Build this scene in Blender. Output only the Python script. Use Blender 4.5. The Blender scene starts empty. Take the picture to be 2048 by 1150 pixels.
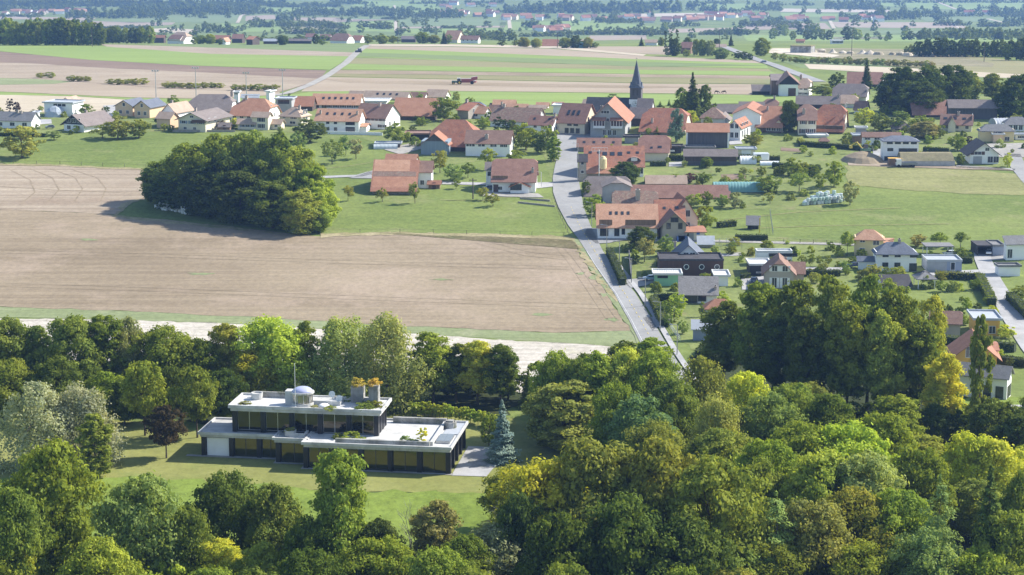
import bpy, bmesh, math, random
import numpy as np
from mathutils import Vector, Matrix
R = math.radians
random.seed(7); rng = np.random.default_rng(7)
S = bpy.context.scene
COL = S.collection
# ------------------------------------------------------------------ camera, sky, sun, exposure
F, HC = 4000.0, 85.0
PITCH = math.atan(775/4000)
cam_d = bpy.data.cameras.new('camera'); cam = bpy.data.objects.new('camera', cam_d); COL.objects.link(cam)
cam_d.sensor_width = 36; cam_d.lens = 36*F/2048; cam_d.clip_start = 1; cam_d.clip_end = 40000
cam.location = (0, 0, HC); cam.rotation_euler = (math.pi/2-PITCH, 0, 0)
S.camera = cam
SUN_EL, SUN_AZ = R(39), R(21)           # azimuth measured from +X towards +Y
W = bpy.data.worlds.new('World'); S.world = W; W.use_nodes = True
nt = W.node_tree; bg = nt.nodes['Background']
sky = nt.nodes.new('ShaderNodeTexSky'); sky.sky_type = 'NISHITA'; sky.sun_disc = False
sky.sun_elevation = SUN_EL; sky.sun_rotation = math.pi/2-SUN_AZ; sky.air_density = 1.0; sky.dust_density = 0.6
nt.links.new(sky.outputs[0], bg.inputs[0]); bg.inputs[1].default_value = 0.13
sd = bpy.data.lights.new('sun', 'SUN'); sun = bpy.data.objects.new('sun', sd); COL.objects.link(sun)
sd.energy = 5.0; sd.angle = R(0.55); sd.color = (1, .955, .88)
sv = Vector((math.cos(SUN_EL)*math.cos(SUN_AZ), math.cos(SUN_EL)*math.sin(SUN_AZ), math.sin(SUN_EL)))
sun.rotation_euler = sv.to_track_quat('Z', 'Y').to_euler(); sun.location = (100, 100, 300)
S.view_settings.view_transform = 'Standard'; S.view_settings.look = 'None'
S.view_settings.exposure = 0.78; S.view_settings.gamma = 1
S.cycles.volume_bounces = 0; S.cycles.max_bounces = 6; S.cycles.transparent_max_bounces = 4
# ------------------------------------------------------------------ terrain: height depends on the distance
TAB = [(1600,19.5),(1300,16.6),(1150,15.0),(1000,13.6),(900,12.5),(800,11.4),(700,10.2),(600,9.15),(480,8.0),(380,7.1),(300,6.4),(250,5.9),(200,5.2),
       (165,4.45),(130,3.8),(110,3.4),(95,3.08),(88,2.85),(84,2.3),(75,1.62),(60,1.38),(45,1.2),(30,1.04),(15,.93),(0,.83),(-20,.7)]
_py = np.array([t[0] for t in TAB][::-1], float); _D = np.array([F/t[1] for t in TAB][::-1])
def depth(py):
    return float(np.exp(np.interp(py, _py, np.log(_D))))
sp, cp = math.sin(PITCH), math.cos(PITCH)
def ray(px, py):
    u = (px-1024)/F; v = (py-575)/F
    return u, cp-v*sp, -(sp+v*cp)
_k = []
for py in np.concatenate([np.arange(-20, 130, 3), np.arange(130, 1601, 14)]):
    D = depth(py); r = ray(1024, py); _k.append((D*r[1], HC+D*r[2]))
_k.sort()
_k = [(-600, _k[0][1]-2), (60, _k[0][1]-1)] + _k + [(8000, _k[-1][1]-20), (16000, -60)]
KY = np.array([k[0] for k in _k]); KZ = np.array([k[1] for k in _k])
def T(y): return float(np.interp(y, KY, KZ))
def at(px, py, lift=0.0):
    """ground point under a picture point"""
    D = depth(py); r = ray(px, py)
    y = D*r[1]; return Vector((D*r[0], y, T(y)+lift))
def scale(py): return F/depth(py)
def vang(py):
    r = ray(1024, py); return math.atan2(-r[2], r[1])
# ------------------------------------------------------------------ naming helpers
def tag(o, label=None, cat=None, group=None, kind=None):
    if label: o['label'] = label
    if cat: o['category'] = cat
    if group: o['group'] = group
    if kind: o['kind'] = kind
    return o
def empty(name, loc, rz=0, **kw):
    o = bpy.data.objects.new(name, None); COL.objects.link(o); o.empty_display_size = .5
    o.location = loc; o.rotation_euler = (0, 0, rz); return tag(o, **kw)
def link(name, me, parent=None, mats=None):
    o = bpy.data.objects.new(name, me); COL.objects.link(o)
    if parent is not None: o.parent = parent
    if mats is not None and not me.materials:
        for m in (mats if isinstance(mats, (list, tuple)) else [mats]): me.materials.append(m)
    return o
def pydata(name, v, f, mats, parent=None, mi=None, smooth=False):
    me = bpy.data.meshes.new(name); me.from_pydata(v, [], f); me.update()
    o = link(name, me, parent, mats)
    if mi is not None: me.polygons.foreach_set('material_index', mi)
    if smooth: me.polygons.foreach_set('use_smooth', [True]*len(me.polygons))
    return o
class MB:
    """collects boxes, prisms and tubes for ONE mesh object"""
    def __init__(s): s.v = []; s.f = []; s.m = []
    def add(s, v, f, m=0):
        b = len(s.v); s.v += [tuple(p) for p in v]; s.f += [tuple(i+b for i in q) for q in f]; s.m += [m]*len(f)
    def box(s, x0, x1, y0, y1, z0, z1, m=0):
        s.add([(x0,y0,z0),(x1,y0,z0),(x1,y1,z0),(x0,y1,z0),(x0,y0,z1),(x1,y0,z1),(x1,y1,z1),(x0,y1,z1)],
              [(0,3,2,1),(4,5,6,7),(0,1,5,4),(1,2,6,5),(2,3,7,6),(3,0,4,7)], m)
    def prism(s, poly, z0, z1, m=0):
        n = len(poly)
        s.add([(p[0],p[1],z0) for p in poly]+[(p[0],p[1],z1) for p in poly],
              [tuple(range(n))[::-1], tuple(range(n,2*n))]+[(i,(i+1)%n,n+(i+1)%n,n+i) for i in range(n)], m)
    def tube(s, p, q, r0, r1=None, n=8, m=0):
        r1 = r0 if r1 is None else r1
        p, q = Vector(p), Vector(q); d = (q-p).normalized()
        a = d.orthogonal().normalized(); b = d.cross(a)
        v = [p+(a*math.cos(t)+b*math.sin(t))*r0 for t in [2*math.pi*i/n for i in range(n)]]
        v += [q+(a*math.cos(t)+b*math.sin(t))*r1 for t in [2*math.pi*i/n for i in range(n)]]
        s.add(v, [(i,(i+1)%n,n+(i+1)%n,n+i) for i in range(n)]+[tuple(range(n))[::-1], tuple(range(n,2*n))], m)
    def lathe(s, prof, n=16, c=(0,0,0), m=0):
        v = []; f = []
        for r, z in prof: v += [(c[0]+r*math.cos(2*math.pi*i/n), c[1]+r*math.sin(2*math.pi*i/n), c[2]+z) for i in range(n)]
        for k in range(len(prof)-1): f += [(k*n+i, k*n+(i+1)%n, (k+1)*n+(i+1)%n, (k+1)*n+i) for i in range(n)]
        f += [tuple(range(n))[::-1], tuple(range((len(prof)-1)*n, len(prof)*n))]
        s.add(v, f, m)
    def build(s, name, mats, parent=None, smooth=False):
        return pydata(name, s.v, s.f, mats, parent, s.m, smooth)
# ------------------------------------------------------------------ materials
def newmat(name):
    m = bpy.data.materials.new(name); m.use_nodes = True; t = m.node_tree
    return m, t, t.nodes['Principled BSDF'], t.nodes, t.links
def lin(c): return tuple(((x/255)/12.92 if x/255 <= .04045 else ((x/255+.055)/1.055)**2.4) for x in c)
def ramp(N, L, src, stops):
    r = N.new('ShaderNodeValToRGB'); e = r.color_ramp.elements
    while len(e) < len(stops): e.new(.5)
    for k, (p, c) in enumerate(stops): e[k].position = p; e[k].color = (*c, 1)
    L.new(src, r.inputs[0]); return r
def noise(N, L, vec, scale, detail=4, rough=.6):
    n = N.new('ShaderNodeTexNoise'); n.inputs['Scale'].default_value = scale; n.inputs['Detail'].default_value = detail
    n.inputs['Roughness'].default_value = rough
    if vec is not None: L.new(vec, n.inputs['Vector'])
    return n
def mapping(N, L, sc=(1,1,1), rot=0, src='pos'):
    if src == 'pos': g = N.new('ShaderNodeNewGeometry').outputs['Position']
    else: g = N.new('ShaderNodeTexCoord').outputs['Object']
    m = N.new('ShaderNodeMapping'); m.inputs['Scale'].default_value = sc; m.inputs['Rotation'].default_value = (0,0,rot)
    L.new(g, m.inputs['Vector']); return m.outputs[0]
def mixc(N, L, fac, a, b, mode='MIX'):
    x = N.new('ShaderNodeMix'); x.data_type = 'RGBA'; x.blend_type = mode
    for s_, v in ((0, fac), (6, a), (7, b)):
        if hasattr(v, 'links'): L.new(v, x.inputs[s_])
        else: x.inputs[s_].default_value = v if s_ == 0 else (*v, 1)
    return x.outputs[2]
def solid(name, c, rough=.7, var=.12, sc=1.2, metal=0, spec=.4):
    """plain paint / render / wood with a little wear"""
    m, t, b, N, L = newmat(name)
    n = noise(N, L, mapping(N, L, src='obj'), sc)
    r = ramp(N, L, n.outputs['Fac'], [(.3, tuple(x*(1-var) for x in c)), (.7, tuple(min(1, x*(1+var*.6)) for x in c))])
    L.new(r.outputs[0], b.inputs['Base Color']); b.inputs['Roughness'].default_value = rough
    b.inputs['Metallic'].default_value = metal; b.inputs['Specular IOR Level'].default_value = spec
    return m
def field(name, c1, c2, sx=.01, sy=.6, rot=0, amount=.6, patch=.03, c3=None, grain=.35, p3=(.55,.75)):
    """soil, stubble or grass: long rows + broad patches + fine grain"""
    m, t, b, N, L = newmat(name)
    rows = noise(N, L, mapping(N, L, (sx, sy, .02), rot), 1.0, 7, .72)
    big = noise(N, L, mapping(N, L), patch, 5, .6)
    fine = noise(N, L, mapping(N, L, (.8,.5,1)), 1.0, 6, .85)
    ad = N.new('ShaderNodeMath'); ad.operation = 'MULTIPLY_ADD'; L.new(rows.outputs['Fac'], ad.inputs[0]); ad.inputs[1].default_value = amount
    m2 = N.new('ShaderNodeMath'); m2.operation = 'MULTIPLY'; L.new(big.outputs['Fac'], m2.inputs[0]); m2.inputs[1].default_value = 1-amount
    L.new(m2.outputs[0], ad.inputs[2])
    r = ramp(N, L, ad.outputs[0], [(.4, c1), (.6, c2)])
    out = r.outputs[0]
    if c3 is not None:
        o = noise(N, L, mapping(N, L, (1,1,1), .5), patch*1.7, 6, .7)
        k = ramp(N, L, o.outputs['Fac'], [(p3[0], (0,0,0)), (p3[1], (1,1,1))])
        out = mixc(N, L, k.outputs[0], out, c3)
    g = ramp(N, L, fine.outputs['Fac'], [(.34, (1-grain,)*3), (.66, (1+grain*.6,)*3)])
    out = mixc(N, L, 1.0, out, g.outputs[0], 'MULTIPLY')
    L.new(out, b.inputs['Base Color']); b.inputs['Roughness'].default_value = .95; b.inputs['Specular IOR Level'].default_value = .1
    return m
# ------------------------------------------------------------------ ground patches draped on the terrain
def drape(name, pts, m, level=1, world=False, jit=.6, step=26, kind='structure', **kw):
    P = []
    n = len(pts)
    for i in range(n):
        a, b = pts[i], pts[(i+1) % n]
        k = max(1, int(math.hypot(b[0]-a[0], (b[1]-a[1])*3)/step)) if not world else 1
        for j in range(k):
            q = (a[0]+(b[0]-a[0])*j/k, a[1]+(b[1]-a[1])*j/k)
            if world: P.append((q[0], q[1]))
            else:
                w = at(*q); P.append((w.x+rng.uniform(-jit, jit), w.y+rng.uniform(-jit, jit)))
    bm = bmesh.new(); vs = [bm.verts.new((x, y, 0)) for x, y in P]
    f = bm.faces.new(vs); f.normal_update()
    if f.normal.z < 0: f.normal_flip()
    bmesh.ops.triangulate(bm, faces=bm.faces[:])
    y0, y1 = min(p[1] for p in P), max(p[1] for p in P)
    for y in KY:
        if y0 < y < y1:
            bmesh.ops.bisect_plane(bm, geom=bm.verts[:]+bm.edges[:]+bm.faces[:], plane_co=(0, y, 0), plane_no=(0, 1, 0))
    for v in bm.verts: v.co.z = T(v.co.y) + .035*level*max(1, v.co.y/700)
    me = bpy.data.meshes.new(name); bm.to_mesh(me); bm.free()
    o = link(name, me, None, m); return tag(o, kind=kind, **kw)
def ribbon(pts, w):
    """a world strip of width w (metres) along picture points"""
    P = [at(*p) for p in pts]; Lf, Rt = [], []
    for i, p in enumerate(P):
        d = (P[min(i+1, len(P)-1)]-P[max(i-1, 0)]); d.z = 0; d.normalize(); nrm = Vector((-d.y, d.x, 0))
        ww = w[i] if isinstance(w, (list, tuple)) else w
        Lf.append(p+nrm*ww/2); Rt.append(p-nrm*ww/2)
    return [(q.x, q.y) for q in Lf]+[(q.x, q.y) for q in Rt[::-1]]
GRASS = field('meadow_grass', (.135,.178,.045), (.20,.24,.065), .05, .3, .2, .35, .02, (.26,.26,.11), .3)
xs = [-9000, -4000, -1500, -500, 0, 500, 1500, 4000, 9000]
gv = [(x, y, z) for y, z in zip(KY, KZ) for x in xs]; nx = len(xs)
gf = [(j*nx+i, j*nx+i+1, (j+1)*nx+i+1, (j+1)*nx+i) for j in range(len(KY)-1) for i in range(nx-1)]
tag(pydata('ground', gv, gf, GRASS), kind='structure')
SOIL = field('bare_soil', (.225,.175,.115), (.325,.26,.175), .006, .3, .0, .55, .015, (.37,.29,.215), .22, (.5,.72))
SOILP = field('pale_soil', (.27,.212,.15), (.395,.325,.24), .008, .3, .12, .7, .02, (.27,.2,.14), .2)
SOILD = field('dark_soil', (.17,.12,.088), (.26,.19,.14), .005, .35, .0, .7, .02, None, .2)
STUB = field('pale_stubble', (.40,.36,.295), (.61,.555,.475), .02, .8, .1, .75, .03, (.34,.33,.2), .3, (.58,.75))
CREAM = field('cream_stubble', (.42,.35,.25), (.52,.45,.34), .01, .5, .0, .6, .02, None, .12)
STRIP = field('sparse_green', (.19,.22,.10), (.26,.29,.15), .01, .8, .08, .6, .03, (.33,.32,.2), .25)
CROP = field('green_crop', (.19,.25,.07), (.25,.32,.09), .004, .22, .0, .7, .01, None, .12)
CROP2 = field('dull_green_crop', (.15,.20,.075), (.21,.25,.105), .004, .25, .0, .75, .012, None, .15)
OLIVE = field('olive_crop', (.20,.19,.09), (.29,.26,.13), .004, .3, .0, .75, .012, (.2,.22,.1), .15)
TAN = field('tan_field', (.30,.235,.165), (.39,.32,.235), .004, .3, .0, .7, .012, None, .12)
LAWN = field('mown_lawn', (.20,.21,.06), (.265,.265,.085), .06, .25, -.2, .45, .05, (.18,.22,.06), .22)
LUSH = field('lush_grass', (.15,.205,.035), (.21,.27,.05), .1, .1, 0, .4, .06, None, .35)
GARDENG = field('garden_grass', (.15,.185,.055), (.215,.245,.08), .1, .1, 0, .4, .08, (.26,.22,.12), .3)  # grass of the village gardens with brownish patches
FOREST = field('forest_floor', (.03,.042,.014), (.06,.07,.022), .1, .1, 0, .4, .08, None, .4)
SAND = field('quarry_sand', (.48,.41,.31), (.66,.58,.46), .03, .1, 0, .5, .04, (.3,.26,.17), .25, (.5,.65))
ROUGH = field('rough_ground', (.2,.18,.1), (.3,.26,.16), .03, .1, 0, .5, .03, (.16,.18,.08), .3)
ASPH = field('asphalt', (.265,.26,.25), (.325,.32,.308), .15, .15, 0, .4, .1, None, .12)
PAVE = field('pale_paving', (.33,.325,.315), (.42,.41,.40), .2, .2, 0, .4, .1, None, .15)
GRAVEL = field('gravel', (.30,.28,.25), (.38,.36,.32), .2, .2, 0, .4, .1, None, .2)
WHITEP = solid('road_paint', (.75,.75,.72), .7, .1)
WORN = field('worn_grass', (.20,.205,.075), (.27,.265,.11), .02, .3, 0, .5, .03, (.3,.26,.14), .3, (.55,.75))
DRYV = field('dry_verge', (.26,.23,.11), (.38,.32,.19), .1, .2, 0, .4, .1, (.2,.22,.08), .35)
YELLOWP = solid('yellow_road_paint', (.72,.55,.12), .7, .1)
# ------------------------------------------------------------------ fields, lawns, roads
drape('brown_field', [(-60,416),(120,424),(235,431),(330,440),(470,454),(560,466),(640,474),(700,470),(800,468),(1000,472),(1140,476),(1176,530),(1222,600),(1262,661),(1100,666),(800,652),(500,634),(250,622),(-60,612)], SOIL, 2)
drape('pale_field', [(-60,326),(60,330),(292,339),(300,396),(262,404),(236,430),(120,424),(-60,416)], SOILP, 2)
drape('green_strip', [(-60,611),(250,621),(500,633),(800,651),(1100,665),(1264,661),(1284,694),(1180,690),(1040,682),(800,664),(500,650),(250,640),(-60,634)], STRIP, 1, jit=.9)
drape('stubble_field', [(-60,634),(250,640),(500,650),(800,664),(1040,682),(1180,690),(1288,700),(1312,745),(1240,790),(900,800),(400,790),(-60,760)], STUB, 1, jit=.9)
drape('field_verge', [(1141,476),(1158,478),(1188,531),(1230,587),(1264,642),(1292,698),(1322,745),(1306,745),(1262,661),(1222,600),(1176,530)], STRIP, 3, jit=.3)
drape('dry_verge', [(640,467),(800,465),(1000,469),(1132,473),(1150,478),(1190,535),(1236,603),(1228,603),(1180,536),(1140,480),(1000,475),(800,471),(700,473),(645,476)], DRYV, 4, jit=.9, step=12)
drape('dry_verge', [(-40,327),(100,329),(292,338),(292,341),(100,333),(-40,331)], DRYV, 4, jit=.8, step=12)
drape('dry_verge', [(292,396),(262,405),(236,431),(330,441),(470,455),(560,467),(622,470),(600,472),(470,460),(330,446),(226,434),(250,404)], DRYV, 3, jit=.9, step=12)
# plateau fields behind the village
drape('tan_field', [(-60,155),(70,158),(200,167),(370,179),(560,184),(565,189),(420,198),(260,195),(0,183),(-60,182)], TAN, 1)
drape('sparse_field', [(-60,155),(70,158),(150,163),(110,168),(0,170),(-60,170)], STRIP, 2)
drape('cream_field', [(-60,190),(0,190),(150,193),(330,205),(345,224),(200,225),(-60,225)], CREAM, 2)
drape('green_field', [(-60,182),(0,184),(260,196),(420,199),(600,188),(620,184),(720,182),(1000,184),(1260,188),(1500,190),(1700,192),(1700,205),(1400,212),(700,214),(400,214),(330,204),(150,192),(-60,189)], CROP, 1)
drape('ploughed_field', [(-60,102),(0,103),(180,120),(400,132),(652,141),(645,160),(560,184),(370,179),(200,167),(70,158),(-60,155)], SOILD, 1)
drape('pale_ploughed_field', [(-60,124),(60,127),(200,136),(420,146),(646,158),(560,184),(370,179),(200,167),(70,158),(-60,155)], SOILP, 2)
drape('bright_crop_field', [(-60,86),(205,93),(420,108),(702,113),(660,140),(400,132),(180,120),(0,103),(-60,102)], CROP, 2)
drape('pink_soil_field', [(203,88.5),(360,93),(706,105),(700,113.5),(420,108.5),(215,94)], SOILP, 1)
drape('small_green_field', [(262,88.2),(722,88.6),(722,92),(708,105),(360,93)], CROP2, 1)
drape('corn_field', [(736,88.6),(900,89),(1100,92),(1292,109),(1286,112),(1100,96.5),(900,93),(738,92.2)], CREAM, 2)
drape('tan_strip', [(736,92.5),(900,94),(1100,97.5),(1290,112.5),(1530,122),(1530,127),(1290,119),(900,103),(726,97)], TAN, 1)
drape('green_strip', [(722,97),(900,103),(1290,119),(1530,127),(1535,137),(1290,132),(900,121),(704,114)], CROP, 1)
drape('dull_green_strip', [(716,105),(900,111),(1290,124),(1535,131),(1290,134),(900,119),(708,112)], CROP2, 2)
drape('olive_strip', [(702,115),(900,121),(1290,133),(1536,138),(1545,143),(1290,140),(900,133),(688,127)], OLIVE, 1)
drape('green_strip', [(688,127),(900,133),(1290,140),(1545,143),(1560,151),(1290,148),(900,142),(668,138)], CROP, 1)
drape('brown_strip', [(664,140),(900,143),(1290,149),(1560,152),(1560,158),(1290,155),(900,150),(655,147)], SOIL, 1)
drape('corn_strip', [(655,147),(900,151),(1290,156),(1560,158),(1565,168),(1290,166),(900,158),(648,153)], OLIVE, 2)
drape('harvested_field', [(645,154),(900,159),(1290,167),(1560,169),(1545,190),(1290,186),(900,182),(600,183)], TAN, 1)
drape('harvested_field', [(640,158),(900,164),(1290,172),(1500,173),(1290,177),(900,171),(700,166)], SOIL, 2)
drape('quarry_floor', [(1540,101),(1590,98),(1690,96),(1860,102),(1990,128),(1985,134),(1800,128),(1690,118),(1600,108),(1540,105)], ROUGH, 2)
drape('quarry_sand', [(1545,97),(1600,97),(1625,103),(1680,111),(1660,117),(1590,110),(1535,106)], SAND, 3)
drape('dry_meadow', [(1690,97),(1800,98),(2100,128),(2100,150),(1950,146),(1780,133),(1700,122)], OLIVE, 1)
drape('corn_field', [(1610,128),(1800,136),(2060,150),(2060,158),(1800,148),(1620,138)], CREAM, 2)
drape('dark_green_field', [(1540,112),(1700,124),(1960,146),(2100,156),(2100,162),(1800,150),(1600,136)], CROP2, 1)
# meadows of the village
drape('garden_ground', [(-60,205),(330,206),(640,200),(1200,215),(1700,200),(2110,230),(2110,330),(1900,335),(1690,320),(1660,370),(1640,420),(1420,418),(1170,430),(1100,360),(1090,300),(900,330),(800,300),(700,268),(400,262),(-60,270)], GARDENG, 1, jit=1)
drape('worn_meadow', [(1690,330),(1900,338),(2110,352),(2110,392),(1900,386),(1700,372)], WORN, 2, jit=1.2)
drape('garden_ground', [(1172,478),(1215,478),(1440,470),(1680,480),(1700,560),(1640,660),(1500,700),(1380,700),(1300,600),(1240,520)], GARDENG, 1, jit=1)
drape('park_lawn', [(-40,850),(240,842),(400,862),(560,830),(780,826),(1000,832),(1130,870),(1150,930),(990,990),(700,985),(420,965),(200,958),(-40,960)], LAWN, 2, jit=.8)
drape('lush_bank', [(-40,958),(200,956),(420,963),(700,983),(990,988),(950,1080),(500,1120),(-40,1060)], LUSH, 3, jit=1.2)
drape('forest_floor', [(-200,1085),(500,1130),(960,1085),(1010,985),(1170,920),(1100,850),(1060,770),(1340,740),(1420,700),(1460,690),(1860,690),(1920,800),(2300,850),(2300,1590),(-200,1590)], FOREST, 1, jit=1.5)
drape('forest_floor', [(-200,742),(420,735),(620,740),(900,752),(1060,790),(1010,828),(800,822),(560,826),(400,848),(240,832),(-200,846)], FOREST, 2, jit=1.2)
drape('garden_lawn', [(1900,800),(2120,790),(2120,850),(1930,850)], LUSH, 3)
drape('garden_path', ribbon([(1990,812),(2100,814)], 1.2), PAVE, 4, world=True)
# main road through the village
RD = [(1137,240,5.5),(1137,282,5.5),(1136,304,6),(1133,334,7),(1131,356,7.4),(1134,385,7.8),(1142,415,6.8),(1158,450,5.8),(1176,480,4.6),(1189,503,4.1),(1207,531,4.1),(1249,587,4.7),(1282,642,4.9),(1312,698,5.0),(1345,750,5.0),(1400,830,4.4),(1480,920,4.4)]
drape('road', ribbon([(a,b) for a,b,c in RD], [c for a,b,c in RD]), ASPH, 5, world=True)
def offset_line(off, w, i0=0, i1=None):
    P = [at(a, b) for a, b, c in RD][i0:i1]; out = ([], [])
    for i, p in enumerate(P):
        d = P[min(i+1, len(P)-1)]-P[max(i-1, 0)]; d.z = 0; d.normalize(); n = Vector((-d.y, d.x, 0))
        out[0].append(p+n*(off+w/2)); out[1].append(p+n*(off-w/2))
    return [(q.x,q.y) for q in out[0]]+[(q.x,q.y) for q in out[1][::-1]]
drape('edge_marking', offset_line(-1.95, .08, 9), WHITEP, 6, world=True)
drape('pavement', offset_line(3.5, 1.2, 9), PAVE, 6, world=True)
def dash(name, pts, a, b, off=0, w=.16, m=YELLOWP, gap=3.2, ln=2.0):
    P = [at(*p) for p in pts]; mb = []
    for p, q in zip(P, P[1:]):
        L_ = (q-p).length; d = (q-p)/L_; n = Vector((-d.y, d.x, 0)).normalized(); s = 0
        while s+ln < L_:
            c = p+d*s; e = p+d*(s+ln); mb.append((c+n*(off+w/2), c+n*(off-w/2), e+n*(off-w/2), e+n*(off+w/2))); s += gap+ln
    v = []; f = []
    for q in mb:
        b_ = len(v); v += [(p.x, p.y, T(p.y)+.23*max(1, p.y/700)) for p in q]; f.append((b_, b_+1, b_+2, b_+3))
    return tag(pydata(name, v, f, m), kind='structure')
dash('centre_marking', [(a,b) for a,b,c in RD[6:]], 0, 0, w=.11, gap=2.4, ln=1.4)
drape('yard_asphalt', [(1176,458),(1290,456),(1290,476),(1240,484),(1215,486),(1192,488),(1172,470)], ASPH, 5)
drape('yard_asphalt', [(1112,262),(1205,268),(1205,292),(1160,300),(1110,300)], ASPH, 4)
drape('driveway', [(1240,566),(1252,562),(1300,556),(1330,548),(1345,552),(1310,566),(1262,578)], ASPH, 5)
drape('driveway', [(1290,636),(1320,632),(1345,642),(1300,664)], ASPH, 5)
# housing-estate road at the right
RR = [(1962,498),(1966,520),(1984,560),(2004,595),(2030,640),(2070,700),(2140,780)]
drape('estate_road', ribbon(RR, [3.8,4,4.3,4.6,5,5.2,5.2]), PAVE, 5, world=True)
drape('driveway', [(1852,546),(1985,540),(1990,552),(1860,552)], PAVE, 4)
drape('driveway', [(1945,500),(2020,500),(2030,520),(1965,522)], ASPH, 4)
drive = drape('driveway', [(1485,556),(1535,552),(1536,580),(1485,580)], PAVE, 4)
drape('lane', ribbon([(2024,308),(2034,330),(2060,362),(2100,400)], 5), ASPH, 4, world=True)
drape('churchyard_gravel', [(1930,290),(2110,284),(2110,316),(1950,314)], GRAVEL, 4)
drape('building_site_ground', [(1690,316),(1770,312),(1800,330),(2000,336),(2030,342),(1700,332)], SOILP, 4)
drape('gravel_track', ribbon([(736,91),(716,104),(690,128),(655,152),(620,170),(575,187),(545,192)], [5,4.5,4.2,4,4,4,4]), GRAVEL, 5, world=True)
drape('country_road', ribbon([(1440,92),(1462,99),(1506,117),(1560,135),(1640,164)], 6), ASPH, 5, world=True)
drape('farm_track', ribbon([(640,355),(690,353),(720,352),(745,345)], 3.2), PAVE, 4, world=True)
drape('farm_yard', [(715,352),(745,340),(745,358),(700,357)], ASPH, 4)
drape('meadow_path', ribbon([(1300,482),(1440,483),(1560,486),(1720,490)], 2.4), GRAVEL, 4, world=True)
drape('farm_yard', [(770,300),(830,283),(850,296),(800,310)], GRAVEL, 4)
drape('barn_forecourt', [(968,380),(1080,388),(1085,396),(960,392)], GRAVEL, 4)

for pts, w in [([(20,340),(60,360),(70,385),(40,410)],.5), ([(60,338),(105,356),(118,380),(95,405)],.5), ([(100,338),(150,355),(165,378),(150,402)],.5), ([(145,340),(195,356),(212,378),(200,405)],.5), ([(-20,372),(100,380),(210,384),(280,388)],.6),
               ([(960,480),(1010,492),(1060,505),(1130,512)],.5), ([(950,486),(1000,499),(1050,512),(1130,520)],.5), ([(1120,486),(1150,520),(1190,575),(1235,640)],.6), ([(1105,486),(1134,520),(1172,575),(1215,640)],.6), ([(-20,500),(300,508),(700,522),(1140,534)],.45), ([(-20,506),(300,514),(700,528),(1140,540)],.45), ([(-20,566),(300,576),(700,592),(1200,610)],.45), ([(-20,573),(300,583),(700,599),(1205,618)],.45)]:
    drape('wheel_track', ribbon(pts, w*.8), SOIL, 3, world=True)
gw = random.Random(9)
for cx, cy, rx, ry in [(1192,556,16,5),(1206,590,10,4),(1225,640,14,4),(1160,548,12,3),(400,548,30,2),(880,560,22,2),(1080,630,24,2.5),(180,480,26,2)]:
    drape('weed_patch', [(cx+rx*math.cos(a)*gw.uniform(.5,1.2), cy+ry*math.sin(a)*gw.uniform(.5,1.2)) for a in [k*math.pi/7 for k in range(14)]], STRIP, 3, jit=.5, step=8)
for pts, w in [([(640,338),(700,332),(760,322),(800,312)],.7), ([(880,400),(960,402),(1040,392)],.7), ([(1450,440),(1600,424),(1800,416)],.8), ([(1480,458),(1640,452),(1900,448)],.7)]:
    drape('worn_trail', ribbon(pts, w), WORN, 2, world=True)

for pts in [[(1337,325),(1367,324),(1367,333),(1337,334)], [(1456,280),(1482,279),(1484,288),(1458,290)], [(68,240),(103,239),(104,247),(70,249)], [(1912,331),(2030,338),(2030,342),(1912,336)], [(884,364),(972,366),(972,371),(884,369)], [(1071,366),(1108,365),(1108,374),(1073,377)], [(1600,240),(1690,242),(1690,247),(1600,245)], [(1745,296),(1772,296),(1776,312),(1746,314)], [(206,212),(232,210),(236,238),(214,240)], [(1440,508),(1484,506),(1484,512),(1442,514)], [(1610,535),(1690,536),(1690,541),(1610,540)], [(1480,235),(1570,240),(1570,246),(1480,242)]]:
    drape('yard_paving', pts, PAVE, 4, jit=.25)
for pts in [[(1440,350),(1490,348),(1494,358),(1444,361)], [(1500,366),(1535,366),(1535,374),(1500,374)], [(1330,378),(1372,380),(1370,388),(1330,386)], [(1560,296),(1600,298),(1600,304),(1560,302)], [(1700,268),(1740,270),(1740,276),(1700,274)]]:
    drape('vegetable_bed', pts, SOILD, 3, jit=.4)
# ------------------------------------------------------------------ foliage
def leafmat(name, trans=.32, gloss=.0):
    m, t, b, N, L = newmat(name); N.remove(b)
    out = [n for n in N if n.type == 'OUTPUT_MATERIAL'][0]
    oi = N.new('ShaderNodeObjectInfo'); ge = N.new('ShaderNodeNewGeometry')
    r = ramp(N, L, ge.outputs['Random Per Island'], [(0, (.78,.82,.74)), (.5, (1,1,1)), (1, (1.18,1.16,1.08))])
    c = mixc(N, L, 1.0, oi.outputs['Color'], r.outputs[0], 'MULTIPLY')
    n = noise(N, L, mapping(N, L), .22, 3)
    r2 = ramp(N, L, n.outputs['Fac'], [(.3, (.72,.78,.8)), (.7, (1.25,1.15,.95))])
    c = mixc(N, L, 1.0, c, r2.outputs[0], 'MULTIPLY')
    d = N.new('ShaderNodeBsdfDiffuse'); tr = N.new('ShaderNodeBsdfTranslucent'); mx = N.new('ShaderNodeMixShader')
    L.new(c, d.inputs[0])
    c2 = mixc(N, L, 1.0, c, (1.5,1.45,.7), 'MULTIPLY'); L.new(c2, tr.inputs[0])
    mx.inputs[0].default_value = trans; L.new(d.outputs[0], mx.inputs[1]); L.new(tr.outputs[0], mx.inputs[2])
    L.new(mx.outputs[0], out.inputs[0]); return m
LEAF = leafmat('leaves'); NEEDLE = leafmat('needles', .12)
BARK = solid('bark', (.11,.085,.06), .95, .35, 3); PALEBARK = solid('pale_bark', (.33,.31,.27), .9, .3, 3)
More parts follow.
